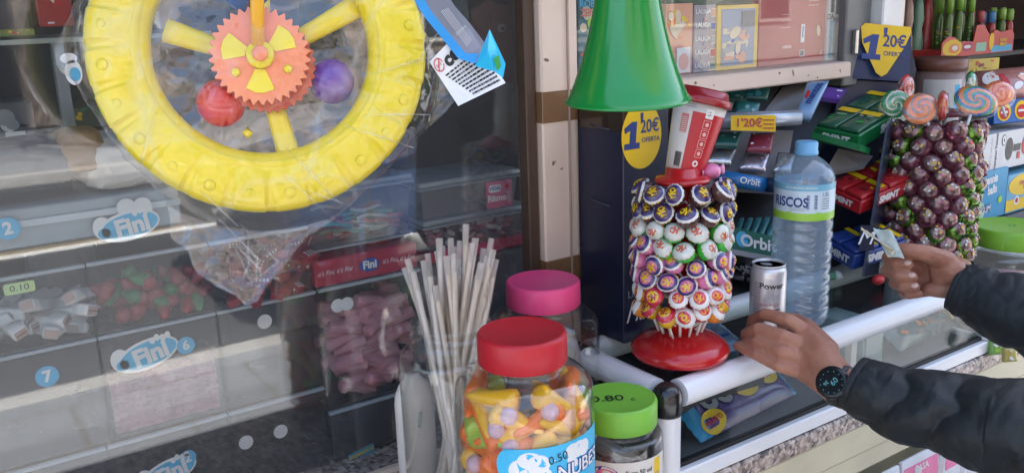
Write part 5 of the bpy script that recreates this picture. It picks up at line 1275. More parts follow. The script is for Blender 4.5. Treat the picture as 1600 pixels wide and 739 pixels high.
slab([(1142, 181), (1212, 180), (1212, 206), (1142, 204)], [1.580, 1.580, 1.584, 1.584], .001, YEL, 'price_tag', parent=rack_, deco=lambda mb, g, w_, h_: (mb.text("1'20€", -.1 * w_, 0, h_ * .75, mat('brick_ink', (.5, .08, .06), .5), .0006, fn=g, bold=.03), mb.lines(.22 * w_, .2 * h_, .24 * w_, 3, .25 * h_, mat('brick_ink', (.5, .08, .06), .5), 3, fn=g)))
slab([(1116, 202), (1240, 204), (1222, 300), (1086, 292)], [1.68, 1.68, 1.60, 1.60], .008, mat('grey_slot', (.26, .25, .25), .5), 'slot_tray', parent=rack_)
slab([(1136, 296), (1245, 300), (1222, 362), (1105, 352)], [1.68, 1.68, 1.62, 1.62], .008, black, 'slot_tray', parent=rack_)
slab([(1138, 388), (1215, 402), (1215, 410), (1138, 396)], [1.56, 1.56, 1.56, 1.56], .03, mat('grey_edge', (.32, .32, .33), .4), 'shelf_edge', parent=rack_)
slab([(1128, 396), (1230, 412), (1225, 482), (1120, 466)], [1.66, 1.66, 1.62, 1.62], .01, black, 'slot_tray', parent=rack_)
G = 'gum packs in the black rack'
for i, (c, d, lab) in enumerate([((1128, 166), 1.68, 'teal gum packet in the upper left slot nearest the red cup'), ((1152, 150), 1.71, 'teal gum packet in the upper left slot under the cream sill'), ((1184, 146), 1.71, 'teal gum packet beside the empty grey slot'), ((1168, 170), 1.66, 'teal gum packet just above the silver price rail')]):
    u, v = c; slab([(u - 16, v - 13), (u + 20, v - 9), (u + 15, v + 12), (u - 22, v + 8)], [d, d, d - .01, d - .01], .006, teal, 'gum_packet', lab, 'gum packet', group=G, deco=ar([teal, YEL, SKY, mat('pale_teal', (.25, .45, .5), .4)], 6, i), bulge=.004)
slab([(1262, 128), (1296, 126), (1268, 184), (1244, 178)], [1.66, 1.66, 1.60, 1.60], .012, mat('mint_blue_pack', (.16, .30, .48), .3, coat=.3), 'mint_roll', 'pale blue mint packet with dark lettering beside the empty grey slot', 'mint packet', group=G, bulge=.004,
     deco=lambda mb, g, w_, h_: (mb.text('mentos', .0, .08 * h_, w_ * .62, mat('navy_ink', (.02, .03, .10), .4), .0016, fn=g, bold=.03, rot=1.45, sx=1.0), mb.ell(-.28 * w_, .05 * h_, .1 * w_, .12 * h_, RED, .0012, fn=g)))
slab([(1292, 136), (1324, 140), (1312, 156), (1284, 152)], [1.66, 1.66, 1.64, 1.64], .01, mat('violet_pack', (.10, .04, .25), .3), 'gum_packet', 'violet and white packet between the pale blue mints and green carton', 'gum packet', group=G, deco=ar([WHITE, PUR], 5, 5))
for i, (pts, m_, lab) in enumerate([
    ([(1124, 206), (1160, 206), (1152, 228), (1114, 226)], dgreen, 'dark green foil topped gum pack in the left slot of the middle tier'),
    ([(1113, 228), (1152, 230), (1142, 256), (1102, 252)], foil, 'shiny silver foil gum pack at the left of the middle tier'),
    ([(1174, 208), (1210, 208), (1205, 236), (1166, 234)], mat('crimson_pack', (.22, .02, .04), .3, coat=.3), 'crimson gum pack in the second slot of the middle tier'),
    ([(1165, 236), (1204, 238), (1196, 266), (1154, 262)], mat('rose_foil', (.55, .5, .56), .22, .8, bump=1, bscale=45), 'pinkish silver foil gum pack below the crimson one'),
    ([(1216, 238), (1244, 240), (1236, 268), (1208, 266)], foil, 'silver foil gum pack partly behind the water bottle')]):
    slab(pts, [1.62, 1.62, 1.59, 1.59], .008, m_, 'gum_packet', lab, 'gum packet', group=G, bulge=.003, deco=ar([WHITE, GREY], 4, i + 20, .03, .08) if m_ not in (foil,) else None)
a, b = P(1118, 276, 1.575), P(1200, 290, 1.575); o_ = thing('gum_roll', 'bright blue gum roll box along the front of the middle tier', 'gum packet', a, G)
ub = mat('azure_pack', (.015, .16, .42), .3, coat=.3)
MB().tube([a, b], .0135, ub, 20).build('wrapper', o_); fx = frame(a, b - a, -DN)
MB().text('Orbit', (b - a).length * .62, 0, .016, WHITE, .0005, fn=lambda x, y, z=0: fx @ V((x, .0138 * math.sin(y / .0138), .0138 * math.cos(y / .0138) + z)) if True else None, bold=.02).build('lettering', o_)
a, b = P(1196, 288, 1.57), P(1240, 294, 1.57); MB().tube([a, b], .0135, mat('navy_pack', (.01, .03, .08), .3, coat=.3), 20).build('gum_roll', origin=a, label='dark navy gum roll box half hidden by the water bottle', cat='gum packet', group=G)
L = []
for i in range(5):
    u = 1146 + i * 13; L.append(slab([(u + 10, 338), (u + 20, 338), (u + 4, 380), (u - 8, 378)], [1.64, 1.64, 1.60, 1.60], .008, teal, 'gum_stick', None, 'gum packet', group=G, bulge=.003, deco=lambda mb, g, w_, h_: (mb.text('O', 0, .35 * h_, w_ * .8, mat('pale_teal', (.25, .45, .5), .4), .0012, fn=g))))
ordinal_labels(L, 'slim teal gum stick pack above the green carton, {} from the left')
slab([(1140, 354), (1212, 370), (1212, 403), (1138, 388)], [1.58, 1.58, 1.58, 1.58], .02, mat('deep_green_card', (.01, .13, .08), .3, coat=.2), 'gum_carton', 'dark green gum carton with white lettering at the front of the lower tier', 'gum carton', group=G, deco=tx('Orbit', .75, WHITE, .12, 0, bold=.03, extra=lambda mb, g, w_, h_: (mb.ell(-.22 * w_, .05 * h_, .3 * h_, .36 * h_, SKY, .0005, fn=g), mb.art(0, 0, w_, h_, [dgreen, teal], 5, 3, fn=g))))
L = []
for i in range(3):
    u = 1148 + i * 26; L.append(slab([(u, 408 + i * 4), (u + 20, 411 + i * 4), (u + 14, 436 + i * 4), (u - 8, 432 + i * 4)], [1.63, 1.63, 1.60, 1.60], .008, mat('black_pack', (.02, .02, .025), .25, coat=.4), 'gum_packet', None, 'gum packet', group=G, bulge=.003, deco=tx('HARD', .4, GREY, rot=.3)))
ordinal_labels(L, 'black gum packet in the lowest tier of the rack, {} from the left')
# second navy display with mint cartons
d2 = thing('cardboard_display', 'navy cardboard mint display with a yellow price header left of the foil lollipops', 'display stand', P(1340, 425, 1.74))
def plate(pts, t_, h, m, name, parent, label=None):
    q = [P(u, v, t_) for u, v in pts]; n = len(q); vs = q + [p + FW * h for p in q]
    return MB().add(vs, [tuple(reversed(range(n))), tuple(range(n, 2 * n))] + [(i, (i + 1) % n, (i + 1) % n + n, i + n) for i in range(n)], m).build(name, parent)
plate([(1338, 52), (1420, 58), (1432, 110), (1408, 196), (1384, 330), (1372, 425), (1286, 420), (1262, 300), (1300, 190)], 1.80, .02, NAVY, 'back_board', d2)
slab([(1388, 200), (1408, 180), (1372, 428), (1350, 432)], [1.60, 1.74, 1.72, 1.60], .004, NAVY, 'side_panel', parent=d2)
def smint(m, m2, badge):
    def f(mb, g, w_, h_):
        mb.rect(0, .0, w_, h_ * .1, m2, .0005, fn=g)
        mb.text('SMINT', -.0 * w_, 0, h_ * .55, WHITE, .001, fn=g, bold=.05)
    return f
def tray(nm, O, A, B, h, m, label, items, top=True):
    o, a, b = P(*O), P(*A), P(*B); ax_ = (a - o); fr = frame(o, ax_, b - o); L1 = ax_.length; L2 = (b - o).dot(fr.to_3x3().col[1].normalized())
    zc = fr.to_3x3().col[2]
    sgn = 1 if zc.z > 0 else -1
    t = thing(nm, label, 'mint carton', o, 'mint cartons in the navy display')
    mb = MB(fr); mb.b2((0, 0, 0), (L1, L2, -sgn * h), m, .002); mb.build('carton', t)
    # front face lettering (plane y=0) and side (x=0)
    mb = MB()
    ffn = lambda x, y, z=0: fr @ V((L1 / 2 - x, -.0006 - z, -sgn * h / 2 + sgn * y)); sfn = lambda x, y, z=0: fr @ V((-.0006 - z, L2 / 2 + x, -sgn * h / 2 + sgn * y))
    mb.text('SMINT', 0, 0, h * .62, WHITE, .0004, fn=ffn, bold=.05); mb.text('SMINT', 0, 0, h * .72, WHITE, .0004, fn=sfn, bold=.06)
    mb.build('lettering', t)
    rg = random.Random(3)
    for i in range(items[0]):
        for j in range(items[1]):
            w_, d_ = L1 / items[0], L2 / items[1]; mb = MB(fr)
            mb.b2((i * w_ + .003, j * d_ + .003, sgn * .0005), ((i + 1) * w_ - .003, (j + 1) * d_ - .003, sgn * .009), items[2], .0025, seg=2)
            z = sgn * .0092
            mb.art((i + .5) * w_, (j + .5) * d_, w_ * .8, d_ * .8, items[3], 7, i * 3 + j, M=T(0, 0, z - (0 if sgn > 0 else .0014)))
            mb.rect((i + .5) * w_, (j + .78) * d_, w_ * .85, d_ * .18, YEL, .0006, T(0, 0, z + (.0008 if sgn > 0 else -.002)))
            mb.build('mint_box', t)
    return t
gcar = mat('smint_green', (.01, .16, .045), .35, coat=.2); silp = mat('silver_patch', (.45, .5, .47), .3, .4)
tray('mint_carton', (1343, 212, 1.60), (1272, 198, 1.66), (1398, 152, 1.76), .030, gcar, 'green mint carton on the top shelf of the navy display', (2, 2, mat('dark_mint', (.02, .10, .05), .3, coat=.3), [silp, gcar, dgreen, GRN]))
slab([(1268, 206), (1345, 226), (1343, 236), (1268, 216)], [1.645, 1.585, 1.585, 1.645], .05, gcar, 'shelf_lip', parent=d2)
rc_ = mat('smint_red', (.42, .015, .02), .35, coat=.2)
tray('mint_carton', (1346, 316, 1.60), (1290, 290, 1.66), (1366, 250, 1.74), .026, rc_, 'red mint carton on the middle shelf of the navy display', (2, 2, rc_, [RED, rc_, YEL, mat('wine', (.2, .01, .02), .4)]))
slab([(1310, 232), (1364, 244), (1350, 262), (1284, 276)], [1.69, 1.69, 1.66, 1.66], .004, mat('inner_card', (.34, .30, .28), .7), 'inner_flap', parent=d2)
bc_ = mat('smint_blue', (.02, .05, .22), .35, coat=.2)
tray('mint_carton', (1336, 400, 1.60), (1288, 372, 1.66), (1358, 345, 1.72), .030, bc_, 'blue mint carton on the bottom shelf of the navy display', (2, 2, bc_, [BLU, YEL, SKY, bc_]))
mb = MB(); hc = P(1381, 78, 1.775); hx = frame(hc, RT + DN * .09, -DN); price_badge(mb, lambda x, y, z=0: hx @ V((x, y, z)), .098); mb.build('price_badge', d2)
slab([(1332, 50), (1424, 58), (1420, 128), (1318, 122)], [1.782, 1.782, 1.79, 1.79], .004, mat('navy_header', (.015, .04, .12), .35), 'header_card', parent=d2)
slab([(1344, 352), (1366, 352), (1366, 392), (1342, 392)], [1.595] * 4, .001, NAVY, 'script_panel', parent=d2, deco=tx('M', .8, WHITE, rot=0, bold=0, shear=.4))
a, b = P(1286, 440, 1.66), P(1314, 432, 1.66); a.z = b.z = ZT + .008
MB().tube([a, a.lerp(b, .6), a.lerp(b, .61), b], .0085, mat('mint_roll_green', (.08, .25, .12), .4), 16).tube([a.lerp(b, .62), b], .0088, mat('mint_roll_white', (.6, .65, .6), .4), 16).build('mint_roll', origin=a, label='short green and white roll lying on the glass beside the bottle', cat='mint roll')
p = P(1373, 430, 1.62); p.z = ZT + .009; MB(T(p)).sphere((0, 0, 0), (.014, .010, .009), mat('red_print', (.55, .02, .02), .4), 16, 10).build('red_sweet', origin=p, label='small red sweet on the glass top below the banknotes', cat='sweet')

# upper window stock, on the sill behind the glass
def stock(label, u0, u1, v0, Y, m, deco=None, d=.02, name='card_pack', cat='card pack', zb=None, v1=None, group=None):
    zb = zs1 + .001 if zb is None else zb
    if v1 is not None: zb = PY((u0 + u1) / 2, v1, Y).z
    x0, x1 = XU(u0, Y, zb + .05), XU(u1, Y, zb + .05); z1 = PY((u0 + u1) / 2, v0, Y).z
    mb = MB(); mb.b2((x0, Y, zb), (x1, Y + d, z1), m, .001); g = lambda x, y, z=0: V(((x0 + x1) / 2 + x, Y - .0003 - z, (zb + z1) / 2 + y))
    if deco: deco(mb, g, x1 - x0, z1 - zb)
    return mb.build(name, origin=((x0 + x1) / 2, Y, zb), label=label, cat=cat, group=group)
GU = 'packs standing behind the upper glass'
tealc = mat('teal_card', (.05, .16, .20), .4)
stock('teal football card pack behind the upper glass left of the green horn', 904, 950, -40, 1.16, tealc, lambda mb, g, w_, h_: (mb.art(0, 0, w_, h_, [LIME, CREAM, tealc, BLU, ORG], 22, 4, fn=g), mb.text('ROBIN', -.1 * w_, .04, .016, SKY, .003, fn=g, bold=.02), mb.text('ZENIT', -.1 * w_, .026, .016, mat('coral_ink', (.7, .2, .15), .4), .003, fn=g, bold=.02)), group=GU)
orc = mat('orange_card', (.75, .36, .22), .45)
stock('orange trading card pack just right of the green horn', 1040, 1082, 6, 1.16, orc, lambda mb, g, w_, h_: (mb.art(0, .2 * h_, w_ * .9, h_ * .5, [CREAM, ORG, mat('salmon', (.8, .45, .35), .5), YEL], 16, 8, fn=g), mb.rect(.14 * w_, -.3 * h_, w_ * .5, h_ * .36, WHITE, .002, fn=g), mb.ell(.14 * w_, -.32 * h_, w_ * .18, h_ * .12, mat('salmon', (.8, .45, .35), .5), .0026, fn=g)), group=GU)
gc_ = mat('grey_violet_card', (.38, .33, .36), .45)
def laliga(mb, g, w_, h_):
    for k in range(5):
        mb.text('LALIGA', -.12 * w_, h_ * (.40 - .2 * k), w_ * .21, WHITE, .0016, fn=g, bold=.03); mb.rect(.36 * w_, h_ * (.38 - .2 * k), w_ * .26, h_ * .13, CREAM, .0008, fn=g); mb.rect(.36 * w_, h_ * (.38 - .2 * k), w_ * .2, h_ * .10, [orc, BLU, GREY, RED, tealc][k], .0014, fn=g)
    mb.art(-.1 * w_, 0, w_ * .7, h_, [GREY, mat('dusty_blue', (.25, .28, .4), .5), gc_, mat('salmon', (.8, .45, .35), .5)], 26, 5, fn=g, mn=.04, mx=.12)
stock('grey sheet of football cards with small portrait boxes', 1084, 1118, 8, 1.162, gc_, laliga, group=GU)
stock('yellow framed trading card packet behind the upper glass', 1120, 1184, 8, 1.158, mat('yellow_card', (.75, .5, .05), .4), lambda mb, g, w_, h_: (mb.rect(0, 0, w_ * .8, h_ * .88, mat('grey_blue', (.25, .3, .42), .4), .0006, fn=g), mb.art(-.05 * w_, -.1 * h_, w_ * .7, h_ * .7, [GREY, orc, BLU, mat('dusty_blue', (.25, .28, .4), .5), CREAM], 26, 11, fn=g, z=.001), mb.rect(.22 * w_, .28 * h_, w_ * .3, h_ * .25, mat('navy_pack', (.01, .03, .08), .3), .003, fn=g)), group=GU)
redc = mat('red_folder', (.40, .035, .035), .4)
def folder(mb, g, w_, h_):
    mb.rect(.13 * w_, -.14 * h_, .011, .034, WHITE, .0006, fn=g); mb.rect(.13 * w_, -.12 * h_, .003, .022, BLU, .001, fn=g)
    mb.rect(.13 * w_, -.38 * h_, .014, .013, WHITE, .0006, fn=g)
    for k in range(8): mb.rect(.13 * w_ - .005 + k * .0014, -.38 * h_, .0007, .010, BLACK, .001, fn=g)
    mb.ell(.37 * w_, -.12 * h_, .005, .011, CREAM, .0006, fn=g, rot=.2); mb.rect(-.1 * w_, -.29 * h_, .026, .005, mat('pale_rose', (.75, .45, .42), .5), .0006, fn=g)
    mb.text('0', .44 * w_ if False else .42 * w_, -.40 * h_, .012, CREAM, .0008, fn=g); mb.lines(-.2 * w_, .1 * h_, .03, 3, .012, mat('pale_rose', (.75, .45, .42), .5), 3, fn=g, hh=.12); mb.lines(.2 * w_, .25 * h_, .03, 2, .008, mat('pale_rose', (.75, .45, .42), .5), 5, fn=g, hh=.15)
    mb.text('oh!', .3 * w_, .38 * h_, .014, YEL, .0008, fn=g)
stock('big red card folder with a barcode behind the upper glass', 1186, 1291, -30, 1.156, redc, folder, group=GU)
stock('blue and white cable box at the right end of the upper sill', 1293, 1330, -40, 1.15, mat('box_white', (.55, .58, .6), .4), lambda mb, g, w_, h_: (mb.rect(0, -.26 * h_, w_ * .86, h_ * .44, mat('box_blue', (.04, .28, .42), .4), .0006, fn=g), mb.rect(0, .27 * h_, w_ * .86, h_ * .42, mat('box_grey', (.12, .12, .16), .4), .0006, fn=g), mb.ell(-.1 * w_, .2 * h_, w_ * .09, h_ * .18, WHITE, .001, fn=g), mb.ell(.15 * w_, .22 * h_, w_ * .09, h_ * .15, WHITE, .001, fn=g), mb.text('DATA CABLE', 0, .01 * h_, w_ * .19, BLACK, .001, fn=g, bold=.02), mb.text('1.5', .1 * w_, -.32 * h_, w_ * .45, WHITE, .001, fn=g)), name='cable_box', cat='box', group=GU)
stock('dark green box above the football cards near the picture top', 1040, 1190, -60, 1.20, mat('bottle_green', (.03, .09, .05), .4), None, v1=8, name='carton', cat='carton')

# ---- right window shelves
Y1 = 1.52
zk = PY(1530, 84, Y1).z; sh = thing('side_shelf', 'black shelf edge carrying the candy spray tubes in the right window', 'shelf', (2.2, Y1, zk))
MB().b2((XU(1405, Y1, zk), Y1 - .01, zk - .016), (4.1, Y1 + .3, zk), black, .002).build('board', sh)
MB().b2((XU(1415, Y1, zk) , 2.0, ZC), (4.1, 2.05, 2.4), mat('brown_backing', (.07, .05, .045), .7)).build('backing', sh)
Yk = 1.50
spc = mat('spray_red', (.6, .06, .05), .35)
pts_ = [(-.5, -.5), (.5, -.5), (.5, .1), (.46, .25), (.3, .2), (.22, .3), (.15, .1), (.05, .5), (-.05, .5), (-.08, -.05), (-.2, .0), (-.28, -.02), (-.33, .15), (-.42, .2), (-.5, .0)]
xk0, xk1 = XU(1470, Yk, zk), XU(1582, Yk, zk); wk = xk1 - xk0; hk = PY(1526, 40, Yk).z - zk
sp_t = thing('spray_carton', 'colourful open carton of candy spray tubes on the black shelf', 'carton', (xk0, Yk, zk), None)
gk = lambda x, y, z=0: V((xk0 + wk / 2 + x, Yk - z, zk + hk / 2 + y))
mb = MB(); mb.poly([(x * wk, y * hk) for x, y in pts_], spc, -.004, 0, fn=gk)
mb.ell(-.36 * wk, -.2 * hk, wk * .13, hk * .28, YEL, .0006, 24, fn=gk); mb.ell(-.34 * wk, -.22 * hk, wk * .07, hk * .16, ORG, .001, 18, fn=gk); mb.ell(-.33 * wk, -.2 * hk, wk * .04, hk * .09, WHITE, .0014, 14, fn=gk)
mb.ell(-.16 * wk, -.2 * hk, wk * .075, hk * .16, mat('berry', (.45, .03, .12), .4), .0006, 20, fn=gk); mb.ell(-.16 * wk, -.2 * hk, wk * .05, hk * .06, WHITE, .0012, 14, fn=gk)
mb.rect(.03 * wk, -.25 * hk, wk * .14, hk * .3, mat('mint_print', (.3, .6, .45), .4), .0006, fn=gk); mb.rect(.33 * wk, -.36 * hk, wk * .3, hk * .22, SKY, .0006, fn=gk); mb.ell(.17 * wk, -.1 * hk, wk * .035, hk * .3, YEL, .0012, 18, fn=gk)
mb.text('FUNNY', .34 * wk, -.08 * hk, hk * .14, YEL, .002, fn=gk, bold=.05); mb.text('SPRAY', .34 * wk, -.24 * hk, hk * .16, YEL, .002, fn=gk, bold=.05); mb.build('front', sp_t)
MB().b2((xk0, Yk + .002, zk + .001), (xk1, Yk + .09, zk + hk * .25), spc).build('box', sp_t)
L = []
for i, (u, cl, cp_, h_) in enumerate([(1482, 'lime_body', (.2, .4, .05), .17), (1498, 'lime_body', (.2, .4, .05), .18), (1516, 'lime_body', (.2, .4, .05), .17), (1532, 'cocoa_body', (.5, .1, .1), .125), (1550, 'red_body', (.1, .3, .6), .12), (1566, 'lime_body', (.3, .5, .1), .13), (1578, 'red_body', (.3, .5, .1), .125)]):
    for row in (0, 1):
        cl_ = {'lime_body': (.08, .17, .03), 'cocoa_body': (.09, .04, .03), 'red_body': (.4, .04, .04)}[cl]
        x = XU(u, Yk + .03, zk + .1) + .01 * row; y = Yk + .03 + .035 * row; p = V((x, y, zk + .003))
        tt_ = thing('spray_tube', None, 'candy tube', p, 'candy spray tubes on the black shelf')
        MB(T(p)).lathe([(0, 0), (.011, 0), (.012, .003), (.012, h_ * .6), (.010, h_ * .66), (.007, h_ * .7), (.007, h_ * .72)], mat(cl, cl_, .3, coat=.3), 20).build('tube', tt_)
        MB(T(p)).lathe([(.0105, h_ * .72), (.0105, h_ * .95), (.008, h_), (0, h_)], mat('cap_%d' % (i % 7), cp_, .35), 18).build('cap', tt_)
        mb = MB(); f_ = cyl(p, .0121, face_ang(p), 0); mb.art(0, h_ * .3, .018, h_ * .4, [YEL, PUR, WHITE, LIME], 7, i, fn=f_); mb.build('label', tt_); L.append(tt_)
ordinal_labels(L, 'candy spray tube in the shelf carton, {} from the left')
L = []
for i, (u, c_) in enumerate([(1418, (.45, .3, .25)), (1434, (.2, .4, .3)), (1448, (.4, .05, .05)), (1462, (.25, .4, .12))]):
    p = V((XU(u, 1.6, zk + .1), 1.6, zk + .001)); t = thing('toy_bottle', None, 'candy bottle', p, 'blurred sweet bottles left of the spray carton')
    MB(T(p)).lathe([(0, 0), (.017, 0), (.019, .01), (.018, .05), (.013, .08), (.017, .11), (.013, .15), (.008, .17), (0, .17)], mat('bottle_candy_%d' % i, c_, .35, coat=.3), 20).build('bottle', t); MB(T(p)).lathe([(.01, .17), (.01, .195), (0, .2)], RED if i % 2 else LIME, 16).build('cap', t); L.append(t)
ordinal_labels(L, 'slim sweet bottle on the black shelf left of the spray carton, {} from the left')
# tub with white label under the shelf
p = P(1464, 186, 2.0); tt_ = thing('sweet_tub', 'clear round tub with brown lid and white label behind the swirl lollipops', 'tub', p); p2 = P(1464, 104, 2.0); hh = p2.z - p.z; rr = 36 / FPX * 2.0
MB(T(p)).lathe([(0, 0), (rr * .95, 0), (rr, .01), (rr, hh)], mat('tub_tan', (.30, .20, .17), .35, coat=.2), 40).build('body', tt_); MB(T(p)).lathe([(rr * 1.05, hh - .005), (rr * 1.05, hh + .018), (rr * .95, hh + .022), (0, hh + .022)], mat('tub_lid_brown', (.18, .07, .05), .4), 40).build('lid', tt_)
mb = MB(); f_ = cyl(p, rr * 1.005, face_ang(p), 0); mb.patch(-.035, .05, .0, hh * .8, mat('label_grey_white', (.6, .58, .55), .5), 16, 2, .0003, fn=f_); mb.rect(.01, hh * .35, .018, hh * .4, mat('blue_grey_print', (.2, .3, .38), .5), .0008, fn=f_); mb.rect(.038, hh * .45, .012, hh * .5, SKY, .0008, fn=f_); mb.build('label', tt_)
MB().b2((p.x - .16, p.y - .06, p.z - .02), (p.x + .10, p.y + .12, p.z - .001), black).build('shelf_board', origin=p, label='black shelf board under the brown lidded tub', cat='shelf')
Y2 = 1.062
slab([(1504, 94), (1562, 90), (1560, 112), (1502, 116)], [2.15, 2.2, 2.2, 2.15], .03, mat('gold_box', (.5, .36, .03), .4), 'sweet_box', 'yellow printed box under the black shelf', 'box', deco=ar([RED, YEL, BRN], 12, 3))
slab([(1506, 118), (1534, 114), (1534, 160), (1506, 164)], [2.15, 2.15, 2.15, 2.15], .03, mat('dim_box', (.12, .09, .08), .5), 'sweet_box', 'dim brown box between the tub and the striped bag', 'box', deco=ar([GREY, BRN], 5, 4))
slab([(1524, 112), (1600, 104), (1612, 150), (1535, 166)], [2.1, 2.15, 2.1, 2.05], .01, mat('pinkish_bag', (.42, .16, .13), .3, coat=.4, bump=.6), 'sweet_bag', 'crinkled red and white bag of sweets above the blue box', 'sweet bag', deco=ar([WHITE, RED, mat('salmon', (.8, .45, .35), .5)], 9, 9), bulge=.02)
slab([(1553, 160), (1630, 150), (1630, 186), (1553, 194)], [2.05, 2.08, 2.08, 2.05], .05, mat('royal_box', (.03, .14, .42), .4), 'sweet_box', 'blue box with yellow topped red badges at the right edge', 'box', deco=lambda mb, g, w_, h_: [(mb.ell((-.3 + .35 * k) * w_, 0, h_ * .36, h_ * .42, YEL, .0006, fn=g), mb.ell((-.3 + .35 * k) * w_, -.05 * h_, h_ * .26, h_ * .3, RED, .001, fn=g), mb.rect((-.3 + .35 * k) * w_, -.02 * h_, h_ * .36, h_ * .1, WHITE, .0014, fn=g)) for k in range(3)] and None)
MB().b2((XU(1515, 1.13, 1.50), 1.13, PY(1560, 194, 1.13).z), (3.2, 1.3, PY(1560, 187, 1.13).z), black).build('shelf_board', origin=(2.0, 1.1, 1.45), label='thin black shelf between the blue box and the white carton', cat='shelf')
xw = XU(1524, Y2, 1.35); 
z190, z275 = PY(1560, 194, Y2).z, PY(1536, 272, Y2).z
def lightbox(mb, g, w_, h_):
    k = mat('toy_black', (.02, .02, .022), .4)
    mb.ell(-.22 * w_, .02 * h_, .016, .026, k, .0006, 24, fn=g); mb.rect(-.14 * w_, .02 * h_, .03, .016, k, .0008, fn=g); mb.ell(-.05 * w_, .05 * h_, .018, .024, RED, .001, 24, fn=g); mb.ell(.03 * w_, -.02 * h_, .012, .012, k, .0014, 20, fn=g); mb.rect(-.12 * w_, -.2 * h_, .012, .016, RED, .0012, fn=g)
    mb.text('Light up and stick', -.40 * w_, 0, .010, GREY, .0006, fn=g, rot=PI / 2); mb.text('Champion Twister', -.35 * w_, 0, .012, BLACK, .0006, fn=g, rot=PI / 2, bold=.02)
    mb.ell(-.28 * w_, .28 * h_, .009, .013, BLACK, .0004, 20, fn=g); mb.ell(-.28 * w_, .28 * h_, .007, .011, WHITE, .0008, 20, fn=g); mb.ell(-.28 * w_, .28 * h_, .002, .004, BLACK, .0012, 12, fn=g)
stock('white carton with a black and red toy printed beside vertical lettering', 1532, 1680, 199, Y2, mat('carton_white', (.66, .66, .65), .45), lightbox, .12, 'toy_carton', 'carton', zb=z275)
stock('narrow brown carton beside the white toy carton', 1520, 1531, 201, Y2 + .001, mat('brown_carton', (.12, .06, .05), .5), None, .12, 'toy_carton', 'carton', zb=z275)
def tennis(mb, g, w_, h_):
    mb.text('tennis', .12 * w_, .32 * h_, h_ * .24, WHITE, .0012, fn=g, bold=.04, rot=.08, sx=.8); mb.text('balls', .16 * w_, .10 * h_, h_ * .24, WHITE, .0012, fn=g, bold=.04, rot=.08, sx=.8)
    mb.ell(-.22 * w_, -.30 * h_, w_ * .26, h_ * .28, mat('pale_lime', (.45, .65, .42), .4), .0006, 24, fn=g); mb.ell(-.28 * w_, -.02 * h_, w_ * .05, h_ * .14, mat('pale_lime', (.45, .65, .42), .4), .0008, 16, fn=g, rot=.3); mb.ell(-.08 * w_, .0 * h_, w_ * .05, h_ * .14, mat('pale_lime', (.45, .65, .42), .4), .0008, 16, fn=g, rot=-.3)
    mb.text('GUM', .05 * w_, -.28 * h_, h_ * .20, mat('navy_ink', (.02, .05, .22), .4), .0012, fn=g, bold=.08, rot=.1, sx=.8); mb.text('GUM', .05 * w_, -.28 * h_, h_ * .20, WHITE, .0018, fn=g, bold=.02, rot=.1, sx=.8); mb.ell(.36 * w_, -.14 * h_, w_ * .05, h_ * .07, LIME, .001, fn=g)
zb_ = ZT - .004
stock('sky blue bubble gum carton with pale green splashes', 1500, 1572, 270, Y2 - .005, mat('tennis_blue', (.04, .30, .50), .4), tennis, .12, 'gum_carton', 'gum carton', zb=zb_)
stock('yellow and blue gum carton with a round badge at the picture edge', 1573, 1650, 266, Y2 - .006, mat('camel_blue', (.15, .42, .6), .4), lambda mb, g, w_, h_: (mb.ell(-.18 * w_, .20 * h_, w_ * .3, h_ * .28, YEL, .0006, 28, fn=g), mb.text('Camel', -.2 * w_, .26 * h_, h_ * .15, mat('brick_ink', (.5, .08, .06), .5), .0012, fn=g, bold=.05, rot=.15), mb.text('Balls', -.14 * w_, .13 * h_, h_ * .15, mat('brick_ink', (.5, .08, .06), .5), .0012, fn=g, bold=.05, rot=.15), mb.rect(0, -.3 * h_, w_, h_ * .3, YEL, .0006, fn=g), mb.ell(-.3 * w_, -.2 * h_, h_ * .12, h_ * .12, WHITE, .001, fn=g), mb.ell(-.3 * w_, -.2 * h_, h_ * .07, h_ * .07, RED, .0014, fn=g), mb.ell(.05 * w_, -.26 * h_, h_ * .08, h_ * .12, RED, .001, fn=g)), .12, 'gum_carton', 'gum carton', zb=zb_)

# ---- foil lollipop stand (right)
cK = V((P(1448, 300, 1.72).x, P(1448, 300, 1.72).y, ZT)); cK.y = min(cK.y, .95)
kst = thing('lollipop_stand', 'tall lollipop stand packed with maroon and green foil sweets on the right', 'lollipop stand', cK)
MB(T(cK)).lathe([(0, .001), (.06, .001), (.065, .008), (.05, .016), (.02, .02), (.02, .285), (.06, .288), (.06, .293), (0, .295)], mat('maroon_plastic', (.14, .015, .025), .35), 40).build('stand_core', kst)
mf = mat('maroon_foil', (.21, .06, .085), .25, .35, bump=1, bscale=60, vary=.25, vscale=70, rgb2=(.08, .018, .028)); gf = mat('green_foil', (.18, .30, .04), .15, .7, bump=1, bscale=50, vary=.3, rgb2=(.03, .10, .02), vscale=80); cf_ = mat('cream_foil', (.40, .30, .26), .22, .5, bump=1, bscale=50, vary=.2, vscale=90, rgb2=(.12, .03, .04)); rf = mat('rose_glint', (.6, .12, .16), .18, .7, bump=.8)
